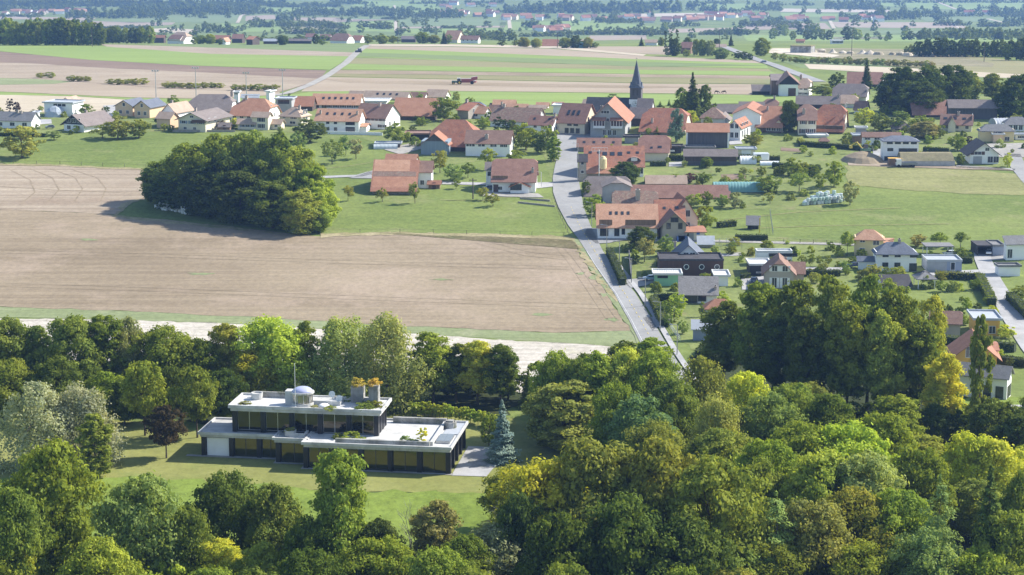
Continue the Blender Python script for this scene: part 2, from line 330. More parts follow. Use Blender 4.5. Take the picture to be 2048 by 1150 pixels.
def quads(P, Nn, size, g, asp=.62):
    """leaf-sized rhombi at P facing Nn"""
    n = len(P); Nn = Nn/np.linalg.norm(Nn, axis=1, keepdims=True)
    a = np.cross(Nn, g.normal(size=(n,3))); a /= np.linalg.norm(a, axis=1, keepdims=True)+1e-9; b = np.cross(Nn, a)
    s = size*g.uniform(.6, 1.35, (n,1))
    return np.stack([P+a*s, P+b*s*asp, P-a*s, P-b*s*asp], 1).reshape(-1, 3)
def leafmesh(name, V, mat):
    n = len(V)//4; me = bpy.data.meshes.new(name)
    me.vertices.add(4*n); me.vertices.foreach_set('co', V.astype(np.float32).ravel())
    me.loops.add(4*n); me.loops.foreach_set('vertex_index', np.arange(4*n, dtype=np.int32))
    me.polygons.add(n); me.polygons.foreach_set('loop_start', np.arange(0, 4*n, 4, dtype=np.int32))
    me.update(); me.validate(); me.materials.append(mat); return me
def prof(kind, t):
    """crown radius (0..1) along the crown height t"""
    return {'round': lambda: np.sqrt(np.clip(1-(2*t-.95)**2, 0, 1)), 'broad': lambda: np.clip(np.sin(np.pi*np.clip(t*.86+.1, 0, 1)), 0, 1)**.62,
            'tall': lambda: np.clip(np.sin(np.pi*np.clip(t*.84+.12, 0, 1)), 0, 1)**.8*(.85+.15*np.sin(9*t)), 'willow': lambda: np.clip(np.sin(np.pi*np.clip(t*.6+.36, 0, 1)), 0, 1)**.7,
            'column': lambda: np.clip(np.sin(np.pi*np.clip(t*.9+.07, 0, 1)), 0, 1)**.4, 'fruit': lambda: np.sqrt(np.clip(1-(2*t-.9)**2, 0, 1)),
            'umbrella': lambda: np.sqrt(np.clip(1-t**2, 0, 1)), 'mound': lambda: np.sqrt(np.clip(1-(t*.95)**2, 0, 1))}[kind]()
PTOP = 1.0; PROTO = {}; RC = (.06, .125)
def crown_pts(kind, h, w, z0, nc, nl, leaf, seed, out=.78, droop=0):
    g = np.random.default_rng(seed)
    t = g.uniform(0, 1, nc*4); r = prof(kind, t); keep = g.uniform(0, 1, nc*4) < (.25+.75*r); t = t[keep][:nc]; r = r[keep][:nc]; n = len(t)
    ph = g.uniform(0, 2*np.pi, n)
    lob = 1+.2*np.sin(3*ph+seed)+.12*np.sin(5*ph+2*seed+t*6)+.1*np.sin(11*t+seed)
    q = np.where(g.uniform(0, 1, n) < out, g.uniform(.7, 1.04, n), g.uniform(.15, .7, n))
    rad = r*q*lob*w/2*.86
    C = np.stack([rad*np.cos(ph), rad*np.sin(ph), z0+(h-z0)*(.03+.93*t)], 1)
    rc = w*g.uniform(*RC, n)*(.75+.45*r)
    allP, allN = [], []
    for i in range(n):
        d = g.normal(size=(nl, 3)); d[:, 2] += .5; d /= np.linalg.norm(d, axis=1, keepdims=True)
        rr = rc[i]*np.where(g.uniform(size=(nl, 1)) < .1, g.uniform(1.05, 1.5, (nl, 1)), g.uniform(.55, 1.05, (nl, 1)))*np.array([1, 1, .72])
        P = C[i]+d*rr
        if droop: P[:, 2] -= np.abs(g.normal(size=nl))*droop*(.3+r[i])
        allP.append(P); allN.append(d+g.normal(size=(nl, 3))*.34)
    return C, quads(np.concatenate(allP), np.concatenate(allN), leaf, g)
def trunk_mesh(name, h, z0, C, r, seed, n=7, m=BARK):
    g = random.Random(seed); mb = MB(); top = max(z0+.2*h, .6*h)
    pts = [Vector((g.uniform(-.02, .02)*h*k/4, g.uniform(-.02, .02)*h*k/4, top*k/4)) for k in range(5)]
    for k in range(4): mb.tube(pts[k]-Vector((0, 0, .4 if k == 0 else 0)), pts[k+1], r*(1-.2*k)*(1.25 if k == 0 else 1), r*(1-.2*(k+1)), 7)
    for i in range(min(n, len(C))):
        c = Vector(C[g.randrange(len(C))]); k = g.uniform(.45, .95); p = pts[0].lerp(pts[4], k)
        if c.z > p.z-.1*h:
            mid = p.lerp(c, .5)+Vector((0, 0, .03*h)); mb.tube(p, mid, r*.42, r*.25, 5); mb.tube(mid, c, r*.25, r*.08, 5)
    me = bpy.data.meshes.new(name); me.from_pydata(mb.v, [], mb.f); me.materials.append(m); return me
def conifer_pts(h, w, z0, tiers, per, leaf, seed, ragged=.25, top=1.0):
    g = np.random.default_rng(seed); P, Nn, C = [], [], []
    for k in range(tiers):
        t = k/(tiers-1); z = z0+(h-z0)*t*.97; R_ = w/2*((1-t)**PTOP+.03)*(1+g.uniform(-ragged, ragged))
        for b in range(max(4, int(15*(1-t)+3))):
            a = g.uniform(0, 2*np.pi); L_ = R_*g.uniform(.7, 1.1); m = max(3, int(per*(1-t*.7)))
            s = g.uniform(.12, 1, m)**.7; wd = (1-s*.55)*R_*.22
            rad = s*L_; off = g.normal(size=m)*wd
            P.append(np.stack([rad*np.cos(a)-off*np.sin(a), rad*np.sin(a)+off*np.cos(a), z-rad*.28+g.normal(size=m)*.03*h*.3+(s**2)*L_*.1], 1))
            Nn.append(np.stack([np.cos(a)*np.full(m, .5), np.sin(a)*np.full(m, .5), np.ones(m)], 1)+g.normal(size=(m, 3))*.35)
    return [], quads(np.concatenate(P), np.concatenate(Nn), leaf, g, .4)
def proto(key, h, w, z0, variants, kind, nc, nl, leaf, droop=0, trunk=.25, out=.78, mat=LEAF, bark=BARK, limbs=7, conif=None):
    L_ = []
    for s in range(variants):
        sd = hash_(key)+s*17
        if conif: C, V = conifer_pts(h, w, z0, *conif, leaf, sd)
        else: C, V = crown_pts(kind, h, w, z0, nc, nl, leaf, sd, out, droop)
        L_.append((leafmesh(key+'_crown', V, mat), trunk_mesh(key+'_trunk', h*(1.45 if conif else 1), z0, C, trunk, sd, limbs, bark) if trunk else None, h, w))
    PROTO[key] = L_
def hash_(s): return sum(ord(c)*(i+3) for i, c in enumerate(s)) % 9973
proto('broad', 15, 13, 2.0, 4, 'broad', 190, 120, .25)
proto('tall', 20, 11, 4.0, 4, 'tall', 160, 115, .26, trunk=.34, out=.7)
proto('round', 9, 7, 2.4, 3, 'round', 110, 90, .19, trunk=.16)
proto('willow', 15, 14, .8, 3, 'willow', 180, 115, .22, droop=2.0, trunk=.35)
proto('column', 12, 4.5, .3, 2, 'column', 150, 80, .22, trunk=.2)
proto('dense', 18, 13, .3, 4, 'broad', 180, 90, .33, trunk=.35, out=.9)
proto('fruit', 5.5, 5.5, 1.3, 4, 'fruit', 40, 42, .2, trunk=.12, out=.6, limbs=9)
proto('small', 7, 6, .6, 4, 'broad', 62, 60, .22, trunk=.16)
RC = (.08, .16)
proto('bush', 2.2, 3.0, 0, 4, 'mound', 30, 34, .17, trunk=0)
proto('umbrella', 7, 6.5, 3.4, 2, 'umbrella', 40, 50, .24, trunk=.16, mat=NEEDLE)
RC = (.06, .125)
proto('spruce', 14, 6.0, .6, 2, None, 0, 0, .26, conif=(30, 46, ), mat=NEEDLE, trunk=.2, limbs=0)
proto('blue_spruce', 14, 6.4, .2, 1, None, 0, 0, .26, conif=(34, 46, ), mat=NEEDLE, trunk=.2, limbs=0)
proto('spruce_s', 8, 3.6, .3, 2, None, 0, 0, .28, conif=(16, 14), mat=NEEDLE, trunk=.12, limbs=0)
proto('cedar', 10, 6.5, .8, 2, 'tall', 60, 55, .28, mat=NEEDLE, trunk=.22, droop=.5)
PTOP = .45
proto('pine', 18, 10, 3, 2, None, 0, 0, .3, conif=(17, 70, ), mat=NEEDLE, trunk=.25, limbs=0)
PTOP = 1.0
proto('thuja', 4.5, 1.5, 0, 2, 'column', 40, 40, .14, trunk=.08, mat=NEEDLE, out=1)
proto('young', 2.6, 2.0, .5, 3, 'fruit', 24, 40, .13, trunk=.05)
proto('poplar', 20, 4, 1, 2, 'column', 50, 40, .45, trunk=.25)
proto('wood', 17, 13, 0, 4, 'broad', 75, 34, .65, trunk=0, out=.95)
RC = (.1, .18)
proto('far', 15, 14, 0, 4, 'mound', 20, 26, 1.2, trunk=0, out=1)
# bare twiggy tree
def bare_mesh(seed, h):
    g = random.Random(seed); mb = MB()
    def grow(p, d, L_, r, k):
        q = p+d*L_; mb.tube(p, q, r, r*.6, 4)
        if k:
            for _ in range(3): grow(p.lerp(q, g.uniform(.55, 1)), (d+Vector((g.uniform(-.7,.7), g.uniform(-.7,.7), g.uniform(-.1,.4)))).normalized(), L_*.62, r*.55, k-1)
    grow(Vector((0,0,-.3)), Vector((0,0,1)), h*.42, .14, 4)
    me = bpy.data.meshes.new('bare_twigs'); me.from_pydata(mb.v, [], mb.f); me.materials.append(PALEBARK); return me
BARE = [bare_mesh(3, 12), bare_mesh(8, 12)]
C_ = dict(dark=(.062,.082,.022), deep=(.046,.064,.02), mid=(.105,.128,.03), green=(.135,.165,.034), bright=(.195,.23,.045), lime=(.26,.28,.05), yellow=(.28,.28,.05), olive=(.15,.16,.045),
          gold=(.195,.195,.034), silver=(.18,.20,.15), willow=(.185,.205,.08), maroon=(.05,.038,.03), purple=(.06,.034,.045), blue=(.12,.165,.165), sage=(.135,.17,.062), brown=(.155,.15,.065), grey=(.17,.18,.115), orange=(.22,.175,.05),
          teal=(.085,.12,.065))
TREES = []                              # (x, y, half width) of everything planted
KINDNAME = dict(tall='tall_tree', small='garden_tree', wood='woodland_tree', far='field_tree', column='columnar_tree', round='round_tree', dense='dense_tree', spruce='spruce', spruce_s='spruce', blue_spruce='blue_spruce', pine='pine_tree', umbrella='umbrella_pine', cedar='cedar', thuja='thuja', bush='shrub', willow='willow', young='young_shrub', poplar='poplar', fruit='fruit_tree')
def plant(P, h, w, key, col, label=None, group=None, name=None, parts=True, lean=.03):
    g = random.Random(len(TREES)*31+5)
    me, tr, h0, w0 = PROTO[key][len(TREES) % len(PROTO[key])]
    name = name or KINDNAME.get(key, 'broadleaf_tree')
    c = C_[col] if isinstance(col, str) else col
    k = g.uniform(1.65, 2.3); c = (c[0]*k*g.uniform(.92, 1.08), c[1]*k, c[2]*k*g.uniform(.65, .95), 1)
    sc = (w/w0, w/w0*g.uniform(.92, 1.08), h/h0); cat = 'shrub' if key in ('bush', 'young') else 'tree'
    TREES.append((P.x, P.y, w/2))
    rz = g.uniform(0, 6.28)
    if parts and tr is not None:
        root = empty(name, P, rz); root.scale = sc
        a = link('crown', me, root); a.color = c; link('trunk', tr, root); root.rotation_euler[0] = g.uniform(-lean, lean)
    else:
        root = link(name, me); root.location = P; root.scale = sc; root.rotation_euler = (0, 0, rz); root.color = c
    return tag(root, label, cat, group)
def base_for(pt, hm):
    pb = pt+hm*8
    for _ in range(25): pb = pt+hm*scale(pb)*math.cos(vang(pb))
    return pb
def tree(px, pt, wpx, hb, key, col, label, group=None, name=None):
    pb = hb if hb > 60 else base_for(pt, hb)
    s = scale(pb); h = (pb-pt)/(s*math.cos(vang(pb)))
    return plant(at(px, pb), h, wpx/s, key, col, label, group, name)
# ------------------------------------------------------------------ trees of the foreground
for a in [
 # silver willows and single trees on the villa's lawn
 (78,765,165,938,'willow','silver','larger silver-leaved willow at the left edge of the lawn'),
 (166,768,140,930,'willow','silver','smaller silver-leaved willow overlapping the bigger one on the lawn'),
 (192,826,72,955,'column','green','narrow green tree standing in front of the silver willows'),
 (290,722,92,872,'round','green','round green tree with a bare trunk behind the maroon tree'),
 (395,733,86,876,'round','mid','dark green oval tree with bare trunk next to the white garage end of the villa'),
 (333,812,76,917,'round','maroon','small dark maroon-leaved tree standing alone on the lawn'),
 (1005,800,74,924,'blue_spruce','blue','blue spruce beside the paved end of the villa'),
 (978,826,44,892,'small','mid','low green shrub-like tree tucked behind the blue spruce'),
 (1130,764,168,898,'dense','olive','wide domed olive-green tree right of the blue spruce'),
 (1207,838,62,905,'small','purple','dark purple-leaved tree beside the wide domed tree'),
 (215,745,95,846,'broad','green','bright bushy tree rising behind the silver willows'),
 # row behind the villa
 (22,639,140,800,'broad','mid','broad tree at the left end of the row along the stubble field'),
 (78,646,100,800,'tall','mid','dark narrow tree second from the left end of the rear row'),
 (150,636,134,805,'broad','mid','dark rounded tree in the rear row above the silver willows'),
 (212,631,117,800,'tall','mid','tall green tree of the rear row left of the greyish willow'),
 (262,633,89,798,'willow','grey','greyish drooping willow in the rear row along the stubble field'),
 (332,654,140,800,'broad','mid','wide green tree of the rear row behind the round lawn tree'),
 (400,681,117,805,'broad','mid','dark lower tree of the rear row behind the oval lawn tree'),
 (455,646,95,800,'tall','olive','tree with yellowing top in the rear row left of the big maple'),
 (506,700,100,812,'round','gold','yellow-tinged round tree behind the left end of the villa roof'),
 (542,637,162,800,'broad','bright','big bright green maple behind the villa'),
 (612,643,84,800,'tall','mid','narrow tree squeezed between the maple and the willows'),
 (690,633,168,806,'willow','willow','left one of the two big weeping willows behind the villa'),
 (775,629,173,818,'willow','willow','right and paler one of the two big weeping willows behind the villa'),
 (866,663,117,808,'tall','green','fresh green tree just right of the weeping willows'),
 (912,686,78,806,'tall','mid','slim green tree between the willows and the yellow-green pair'),
 (955,681,95,810,'tall','lime','yellow-green tree behind the clipped hedge row'),
 (1002,688,91,815,'tall','dark','dark tree at the right end of the hedge row'),
 (1056,738,44,815,'spruce','mid','thin spruce behind the blue spruce'),
 (18,722,125,842,'broad','mid','bushy tree at the left frame edge above the silver willow'),
 (118,715,110,842,'broad','dark','dark tree directly behind the silver willows'),
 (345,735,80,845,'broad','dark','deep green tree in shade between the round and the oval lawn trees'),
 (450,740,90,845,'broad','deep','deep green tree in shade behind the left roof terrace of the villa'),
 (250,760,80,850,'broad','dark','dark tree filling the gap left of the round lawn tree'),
 # front rank at the bottom of the picture
 (112,893,185,20,'broad','green','large leafy tree hiding the left corner of the lawn'),
 (292,958,168,17,'broad','sage','blue-green rounded tree at the bottom left below the lawn'),
 (455,950,150,14,'broad','dark','dark domed tree below the middle of the lawn'),
 (555,975,125,13,'broad','mid','green tree left of the tall one in front of the villa'),
 (682,906,155,21,'tall','green','tall light green tree in front of the villa windows'),
 (196,1070,100,10,'spruce','olive','small olive conifer at the bottom edge left'),
 (22,1080,130,11,'broad','gold','yellowish tree in the bottom left corner'),
 (440,1085,130,9,'broad','lime','lime-coloured low tree at the bottom edge'),
 (525,1090,110,10,'broad','green','light green low tree right of the lime-coloured one'),
 (640,1112,75,8,'small','yellow','small yellow-leaved tree at the bottom edge'),
 (345,1105,95,8,'small','bright','small bright green tree between the conifer and the lime one'),
 (868,1003,130,14,'tall','brown','thin brownish tree on the lower bank'),
 (985,1055,150,11,'broad','grey','grey-green round tree at the bottom edge in the middle'),
 (760,1045,125,12,'broad','deep','dark tree right of the tall one at the bottom'),
 (610,1040,110,13,'broad','dark','dark tree between the domed tree and the tall one'),
 (380,1020,120,13,'broad','mid','mid-green tree between the blue-green and the dark domed tree'),
 (40,985,140,17,'broad','mid','leafy tree at the left edge below the lawn'),
 (930,1075,120,11,'broad','mid','mid-green tree beside the grey-green one'),
 # dark oak mass at the bottom right
 (1078,930,200,17,'broad','gold','golden-topped oak nearest to the blue spruce'),
 (1188,893,230,20,'broad','olive','widest golden-olive oak of the front mass'),
 (1318,888,200,21,'broad','olive','olive oak beside the widest one'),
 (1425,925,215,20,'broad','mid','green oak at the right end of the dark mass'),
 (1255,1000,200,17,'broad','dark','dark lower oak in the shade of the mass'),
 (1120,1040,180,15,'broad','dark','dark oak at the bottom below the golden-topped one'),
 (1368,1045,190,15,'broad','dark','dark oak below the green one'),
 (1480,1088,170,10,'broad','sage','grey-green round tree at the bottom edge right of the oaks'),
 (1040,990,110,15,'broad','deep','dark tree with dead twigs at the tip of the oak mass'),
 # middle of the wood
 (1195,703,105,15,'tall','green','green tree right of the wide domed one'),
 (1247,700,120,15,'broad','bright','bright green tree near the lower end of the road'),
 (1302,706,110,15,'broad','green','leafy tree at the lower end of the road'),
 (1110,705,90,14,'broad','green','green tree at the edge of the stubble field'),
 (1150,720,80,13,'broad','mid','small tree beside the stubble field right of the first'),
 (1392,712,150,16,'willow','olive','olive weeping tree next to the road end'),
 (1278,790,135,14,'dense','teal','blue-green rounded tree in the middle of the wood'),
 (1312,846,150,13,'broad','olive','olive bright tree above the oaks'),
 (1492,748,110,11,'broad','lime','lime green tree below the dark tall grove'),
 (1425,790,140,15,'willow','willow','pale willow-like tree below the olive weeping one'),
 (1440,862,150,13,'broad','mid','tree below the pale willow-like one'),
 (1538,790,130,13,'broad','sage','sage green tree left of the wood centre'),
 (1580,772,130,12,'broad','green','green tree at the foot of the tall grove'),
 (1655,790,120,12,'broad','mid','bushy tree at the foot of the tall grove'),
 (1345,760,110,14,'broad','mid','tree between the road end and the olive weeping one'),
 (1230,770,120,14,'broad','mid','tree behind the purple-leaved one'),
 # tall dark grove
 (1448,602,131,778,'tall','dark','dark tree at the left end of the tall grove'),
 (1512,566,122,790,'tall','mid','tall grove tree in front of the tan house'),
 (1592,560,122,800,'tall','mid','tall grove tree third from its left end'),
 (1662,548,118,815,'tall','green','highest tree in the middle of the tall grove'),
 (1732,552,122,830,'tall','mid','tall airy tree in front of the solar roof'),
 (1790,580,114,836,'tall','mid','tall tree at the right half of the tall grove'),
 (1692,606,122,846,'tall','mid','front tree of the tall grove below its highest'),
 (1612,612,114,838,'tall','dark','front tree of the tall grove left of the middle'),
 (1764,622,114,852,'tall','green','front tree of the tall grove right of the middle'),
 (1545,640,114,806,'tall','dark','front tree at the left of the tall grove'),
 (1838,640,110,850,'tall','mid','thin tree at the right end of the tall grove'),
 (1862,590,76,810,'tall','gold','yellowing slender tree left of the orange house'),
 (1880,706,108,870,'tall','yellow','golden yellow drooping tree at the right of the grove'),
 (1958,628,44,888,'column','mid','narrow ivy-clad tree before the yellow house'),
 # lower right of the wood
 (1600,850,170,15,'broad','green','round green tree in the centre of the wood'),
 (1692,852,190,15,'broad','bright','bright round tree in the centre of the wood'),
 (1765,832,150,14,'broad','green','green tree below the tall grove\'s right half'),
 (1640,908,190,16,'broad','bright','large pale-topped tree in the centre of the wood'),
 (1728,912,190,16,'broad','sage','large sage green tree right of the pale-topped one'),
 (1832,900,150,15,'broad','mid','tree left of the yellow maple'),
 (1935,872,140,13,'broad',(.25,.285,.05),'yellow maple at the right of the wood'),
 (1992,885,130,13,'broad','lime','yellow-green tree beside the yellow maple'),
 (1872,955,120,18,'pine','sage','pine below the yellow maple'),
 (1968,935,130,20,'spruce','dark','dark spruce at the right edge of the wood'),
 (2005,1030,160,14,'broad','green','leafy tree below the dark spruce'),
 (1702,985,180,14,'broad','olive','olive tree in the lower right wood'),
 (1790,985,160,14,'broad','green','green tree left of the pine'),
 (1850,1065,160,12,'broad','sage','sage tree below the pine'),
 (1625,1010,180,14,'broad','brown','brownish tree at the bottom right'),
 (1540,985,130,16,'pine','sage','pine beside the green oak'),
 (1545,1090,170,10,'broad','mid','low tree at the bottom edge below the pine'),
 (1720,1090,170,10,'broad','green','low tree at the bottom edge under the olive one'),
 (1960,1105,150,10,'broad','bright','low bright tree at the bottom right corner'),
 (2040,950,120,15,'broad','mid','tree at the right frame edge below the hedge'),
 (1530,885,150,15,'broad','green','green tree above the left pine'),
 (1520,925,120,14,'broad','mid','mid-green tree behind the left pine'),
 (1985,800,110,10,'dense','dark','dark bushy tree by the white house lawn'),
 (2040,820,110,10,'dense','dark','dark bushy tree at the right frame edge'),
]: tree(*a)
for k, (px, pt, hm) in enumerate([(822,985,13), (1010,960,12)]):
    pb = base_for(pt, hm); r = empty('bare_tree', at(px, pb), k*2.); r.scale = (1, 1, hm/12)
    link('trunk', BARE[k], r)
    tag(r, ['bare leafless tree on the lower bank', 'dead grey twiggy tree at the tip of the oak mass'][k], 'tree'); TREES.append((r.location.x, r.location.y, 2))
# fill the wood behind and between
def fill(poly, n, spacing, hr, wr, cols, keys, label, group, seed, tries=4000):
    g = random.Random(seed); xs_ = [p[0] for p in poly]; ys_ = [p[1] for p in poly]; c = 0
    for _ in range(tries):
        if c >= n: break
        x, y = g.uniform(min(xs_), max(xs_)), g.uniform(min(ys_), max(ys_)); ins = False
        for i in range(len(poly)):
            (x1, y1), (x2, y2) = poly[i], poly[i-1]
            if (y1 > y) != (y2 > y) and x < (x2-x1)*(y-y1)/(y2-y1)+x1: ins = not ins
        if not ins: continue
        P = at(x, y)
        if any((P.x-a)**2+(P.y-b)**2 < spacing**2 for a, b, _w in TREES): continue
        plant(P, g.uniform(*hr), g.uniform(*wr), g.choice(keys), g.choice(cols), label, group); c += 1
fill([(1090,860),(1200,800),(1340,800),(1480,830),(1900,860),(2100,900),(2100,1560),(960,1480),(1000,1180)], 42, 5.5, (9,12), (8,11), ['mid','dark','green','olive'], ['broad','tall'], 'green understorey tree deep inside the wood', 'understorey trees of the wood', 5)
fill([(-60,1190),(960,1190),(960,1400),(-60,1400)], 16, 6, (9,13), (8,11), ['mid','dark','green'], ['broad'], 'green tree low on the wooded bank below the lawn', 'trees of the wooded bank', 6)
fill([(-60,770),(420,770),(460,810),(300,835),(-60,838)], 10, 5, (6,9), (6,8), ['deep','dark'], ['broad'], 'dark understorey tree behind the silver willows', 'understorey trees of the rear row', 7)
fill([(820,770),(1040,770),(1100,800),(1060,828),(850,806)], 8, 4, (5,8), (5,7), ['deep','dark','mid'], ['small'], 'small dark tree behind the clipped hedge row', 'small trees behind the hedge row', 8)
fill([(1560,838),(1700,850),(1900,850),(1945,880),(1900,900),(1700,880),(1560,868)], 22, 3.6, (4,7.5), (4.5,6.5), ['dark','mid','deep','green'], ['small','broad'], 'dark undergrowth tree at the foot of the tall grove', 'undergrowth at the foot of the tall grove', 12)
# clipped row of young hornbeams by the villa
for k in range(24):
    a = k/23; P = at(826+176*a, 832+22*a*a+8*a)
    plant(P, 2.7+.2*math.sin(k*5), 2.1, 'young', 'bright', 'young bright green hornbeam in the straight row on the lawn', 'row of young hornbeams')
# grove in the brown field, backlit shade put into the front leaf colours
for a in [(328,318,92,404,'mid','small tree at the left tip of the field grove'), (382,285,112,414,'mid','grove tree second from its left tip'), (440,269,112,424,'green','grove tree on the left of its ridge'),
          (500,262,115,424,'green','highest tree of the field grove'), (556,266,112,430,'mid','grove tree right of the highest'), (602,292,95,440,'green','grove tree on its right shoulder'),
          (626,332,84,448,'green','lighter grove tree at the right'), (640,372,70,455,'bright','bright tree at the right edge of the grove'), (603,378,92,466,'olive','yellowish bushy tree at the lower right corner of the grove'),
          (546,362,112,456,'dark','grove tree at the front right with shaded leaf colour'), (482,342,125,446,'deep','grove tree at the front middle with shaded leaf colour'), (412,332,122,432,'deep','grove tree at the front left with shaded leaf colour'),
          (350,352,105,418,'deep','low grove tree with shaded leaf colour above the white bales'), (530,312,110,436,'mid','grove tree inside right'), (455,306,115,430,'dark','grove tree inside left'), (636,412,62,464,'green','low green shrub at the right foot of the grove'),
          (576,330,100,446,'mid','grove tree behind the yellowish bushy one'), (306,340,44,404,'dark','slim tree at the very left end of the grove')]:
    tree(a[0], a[1], a[2], a[3], 'dense', a[4], a[5])
# ------------------------------------------------------------------ building kit
def tiles(name, c1, c2, c3=None, sc=.5, rows=True):
    m, t, b, N, L = newmat(name); o = mapping(N, L, src='obj')
    a = noise(N, L, o, sc, 5, .7); f = noise(N, L, mapping(N, L, (3.5,3.5,3.5), src='obj'), 1, 3, .8)
    r = ramp(N, L, a.outputs['Fac'], [(.34, c1), (.66, c2)]); out = r.outputs[0]
    if c3:
        k = noise(N, L, o, sc*1.9, 6, .75); kk = ramp(N, L, k.outputs['Fac'], [(.5, (0,0,0)), (.66, (1,1,1))]); out = mixc(N, L, kk.outputs[0], out, c3)
    g = ramp(N, L, f.outputs['Fac'], [(.3, (.72,.72,.72)), (.7, (1.15,1.15,1.15))]); out = mixc(N, L, 1, out, g.outputs[0], 'MULTIPLY')
    L.new(out, b.inputs['Base Color']); b.inputs['Roughness'].default_value = .9; b.inputs['Specular IOR Level'].default_value = .2
    return m
def boards(name, c, var=.3):
    m, t, b, N, L = newmat(name)
    n = noise(N, L, mapping(N, L, (4,4,.12), src='obj'), 1, 3, .7)
    r = ramp(N, L, n.outputs['Fac'], [(.3, tuple(x*(1-var) for x in c)), (.7, tuple(x*(1+var) for x in c))])
    L.new(r.outputs[0], b.inputs['Base Color']); b.inputs['Roughness'].default_value = .85; return m
RO = dict(orange=tiles('orange_tiles', (.40,.195,.12), (.49,.26,.165)), salmon=tiles('salmon_tiles', (.46,.25,.155), (.56,.33,.215)), red=tiles('red_tiles', (.335,.16,.10), (.41,.205,.135)),
          brick=tiles('weathered_red_tiles', (.32,.13,.08), (.42,.2,.125), (.22,.13,.1)), brown=tiles('brown_tiles', (.235,.14,.105), (.30,.19,.145)), mottled=tiles('mossy_brown_tiles', (.20,.13,.10), (.32,.2,.15), (.3,.27,.2), .9),
          greybrown=tiles('grey_brown_tiles', (.20,.165,.15), (.255,.215,.195)), grey=tiles('grey_tiles', (.19,.185,.185), (.25,.245,.24)), dark=tiles('dark_tiles', (.06,.055,.058), (.09,.085,.088)),
          slate=tiles('blue_grey_tiles', (.13,.145,.18), (.175,.19,.225)), tan=tiles('tan_tiles', (.40,.29,.215), (.49,.37,.28)), maroon=tiles('dull_red_tiles', (.25,.135,.10), (.325,.185,.14)),
          white=solid('pale_flat_roof', (.62,.62,.6), .8, .15, .5), light=solid('light_grey_sheet', (.42,.44,.46), .5, .12), eternit=tiles('grey_fibre_sheets', (.23,.215,.205), (.30,.285,.27), (.18,.165,.155), .7))
WA = dict(white=solid('white_render', (.86,.85,.83), .85, .05, .7), cream=solid('cream_render', (.72,.65,.49), .85, .06, .7), yellow=solid('yellow_render', (.74,.60,.33), .85, .06, .7), peach=solid('peach_render', (.70,.50,.32), .85, .06, .7),
          grey=solid('grey_render', (.38,.38,.38), .85, .15, .7), stone=solid('stone_wall', (.36,.32,.27), .9, .25, 1.5), wood=boards('dark_boards', (.085,.06,.045)), woodl=boards('brown_boards', (.23,.145,.09)), woodg=boards('grey_boards', (.10,.095,.095)),
          taupe=solid('taupe_render', (.40,.35,.29), .85, .06, .7), green=solid('green_render', (.26,.50,.30), .85, .06, .7), blue=solid('blue_grey_cladding', (.27,.31,.39), .7, .06, .7), ochre=solid('ochre_render', (.72,.43,.10), .85, .06, .7),
          black=solid('black_boards', (.03,.03,.033), .7, .2), bluedoor=boards('blue_grey_doors', (.22,.28,.33), .12), choc=boards('chocolate_cladding', (.085,.045,.032), .15))
m, t, b, N, L = newmat('window_glass'); b.inputs['Base Color'].default_value = (.035,.04,.05,1); b.inputs['Roughness'].default_value = .08; b.inputs['Specular IOR Level'].default_value = .6; GLASS = m
FRAME = solid('white_frame', (.72,.72,.7), .5, .05); DFRAME = solid('dark_frame', (.06,.055,.05), .5, .1); METAL = solid('galvanised_metal', (.45,.46,.47), .4, .1, 2, .8)
SHUT = dict(green=solid('green_shutter', (.05,.09,.06)), brown=solid('brown_shutter', (.10,.055,.04)), blue=solid('blue_grey_shutter', (.22,.27,.33)), white=solid('white_shutter', (.75,.75,.73)), grey=solid('grey_shutter', (.3,.3,.3)))
CHIM = solid('chimney_render', (.42,.36,.31), .9, .2); CONC = solid('concrete', (.42,.41,.39), .9, .2, .8)
ZF = dict(A=(350,160,3.7236), B=(800,170,4.096), C=(1100,170,4.096), D=(1560,130,4.1967), E=(1080,370,4.096), F=(1500,400,3.593), G=(0,0,2.9257), I=(700,0,2.9257), H=(1348,0,2.9257), J=(1080,260,6.7633), K=(1100,420,3.5933),
          V=(370,700,3.2508), M=(0,0,4.096), N=(500,0,4.096), O=(1000,0,4.096), P=(1500,0,3.737), Z=(0,0,1))
def zx(z, x): return ZF[z][0]+x/ZF[z][2]
def zy(z, y): return ZF[z][1]+y/ZF[z][2]
def zat(z, x, y): return at(zx(z, x), zy(z, y))
CACHE = {}
def cached(key, fn):
    if key not in CACHE: CACHE[key] = fn()
    return CACHE[key]
def mb_mesh(name, mb, mats):
    me = bpy.data.meshes.new(name); me.from_pydata(mb.v, [], mb.f); me.update()
    for m_ in (mats if isinstance(mats, (list, tuple)) else [mats]): me.materials.append(m_)
    me.polygons.foreach_set('material_index', mb.m); return me
def frame_mesh(w, h, m):
    def f():
        mb = MB(); e = .09
        mb.box(-w/2-e, w/2+e, -.05, .02, -e, 0); mb.box(-w/2-e, w/2+e, -.05, .02, h, h+e)
        mb.box(-w/2-e, -w/2, -.05, .02, 0, h); mb.box(w/2, w/2+e, -.05, .02, 0, h)
        if w > .9: mb.box(-.035, .035, -.045, .02, 0, h)
        if w > 2.2: mb.box(-w/3-.03, -w/3+.03, -.045, .02, 0, h); mb.box(w/3-.03, w/3+.03, -.045, .02, 0, h)
        return mb_mesh('window', mb, m)
    return cached(('fr', round(w,2), round(h,2), m.name), f)
def pane_mesh(w, h, m=None):
    def f():
        mb = MB(); mb.box(-w/2, w/2, -.025, .02, 0, h); return mb_mesh('pane', mb, m or GLASS)
    return cached(('pn', round(w,2), round(h,2)), f)
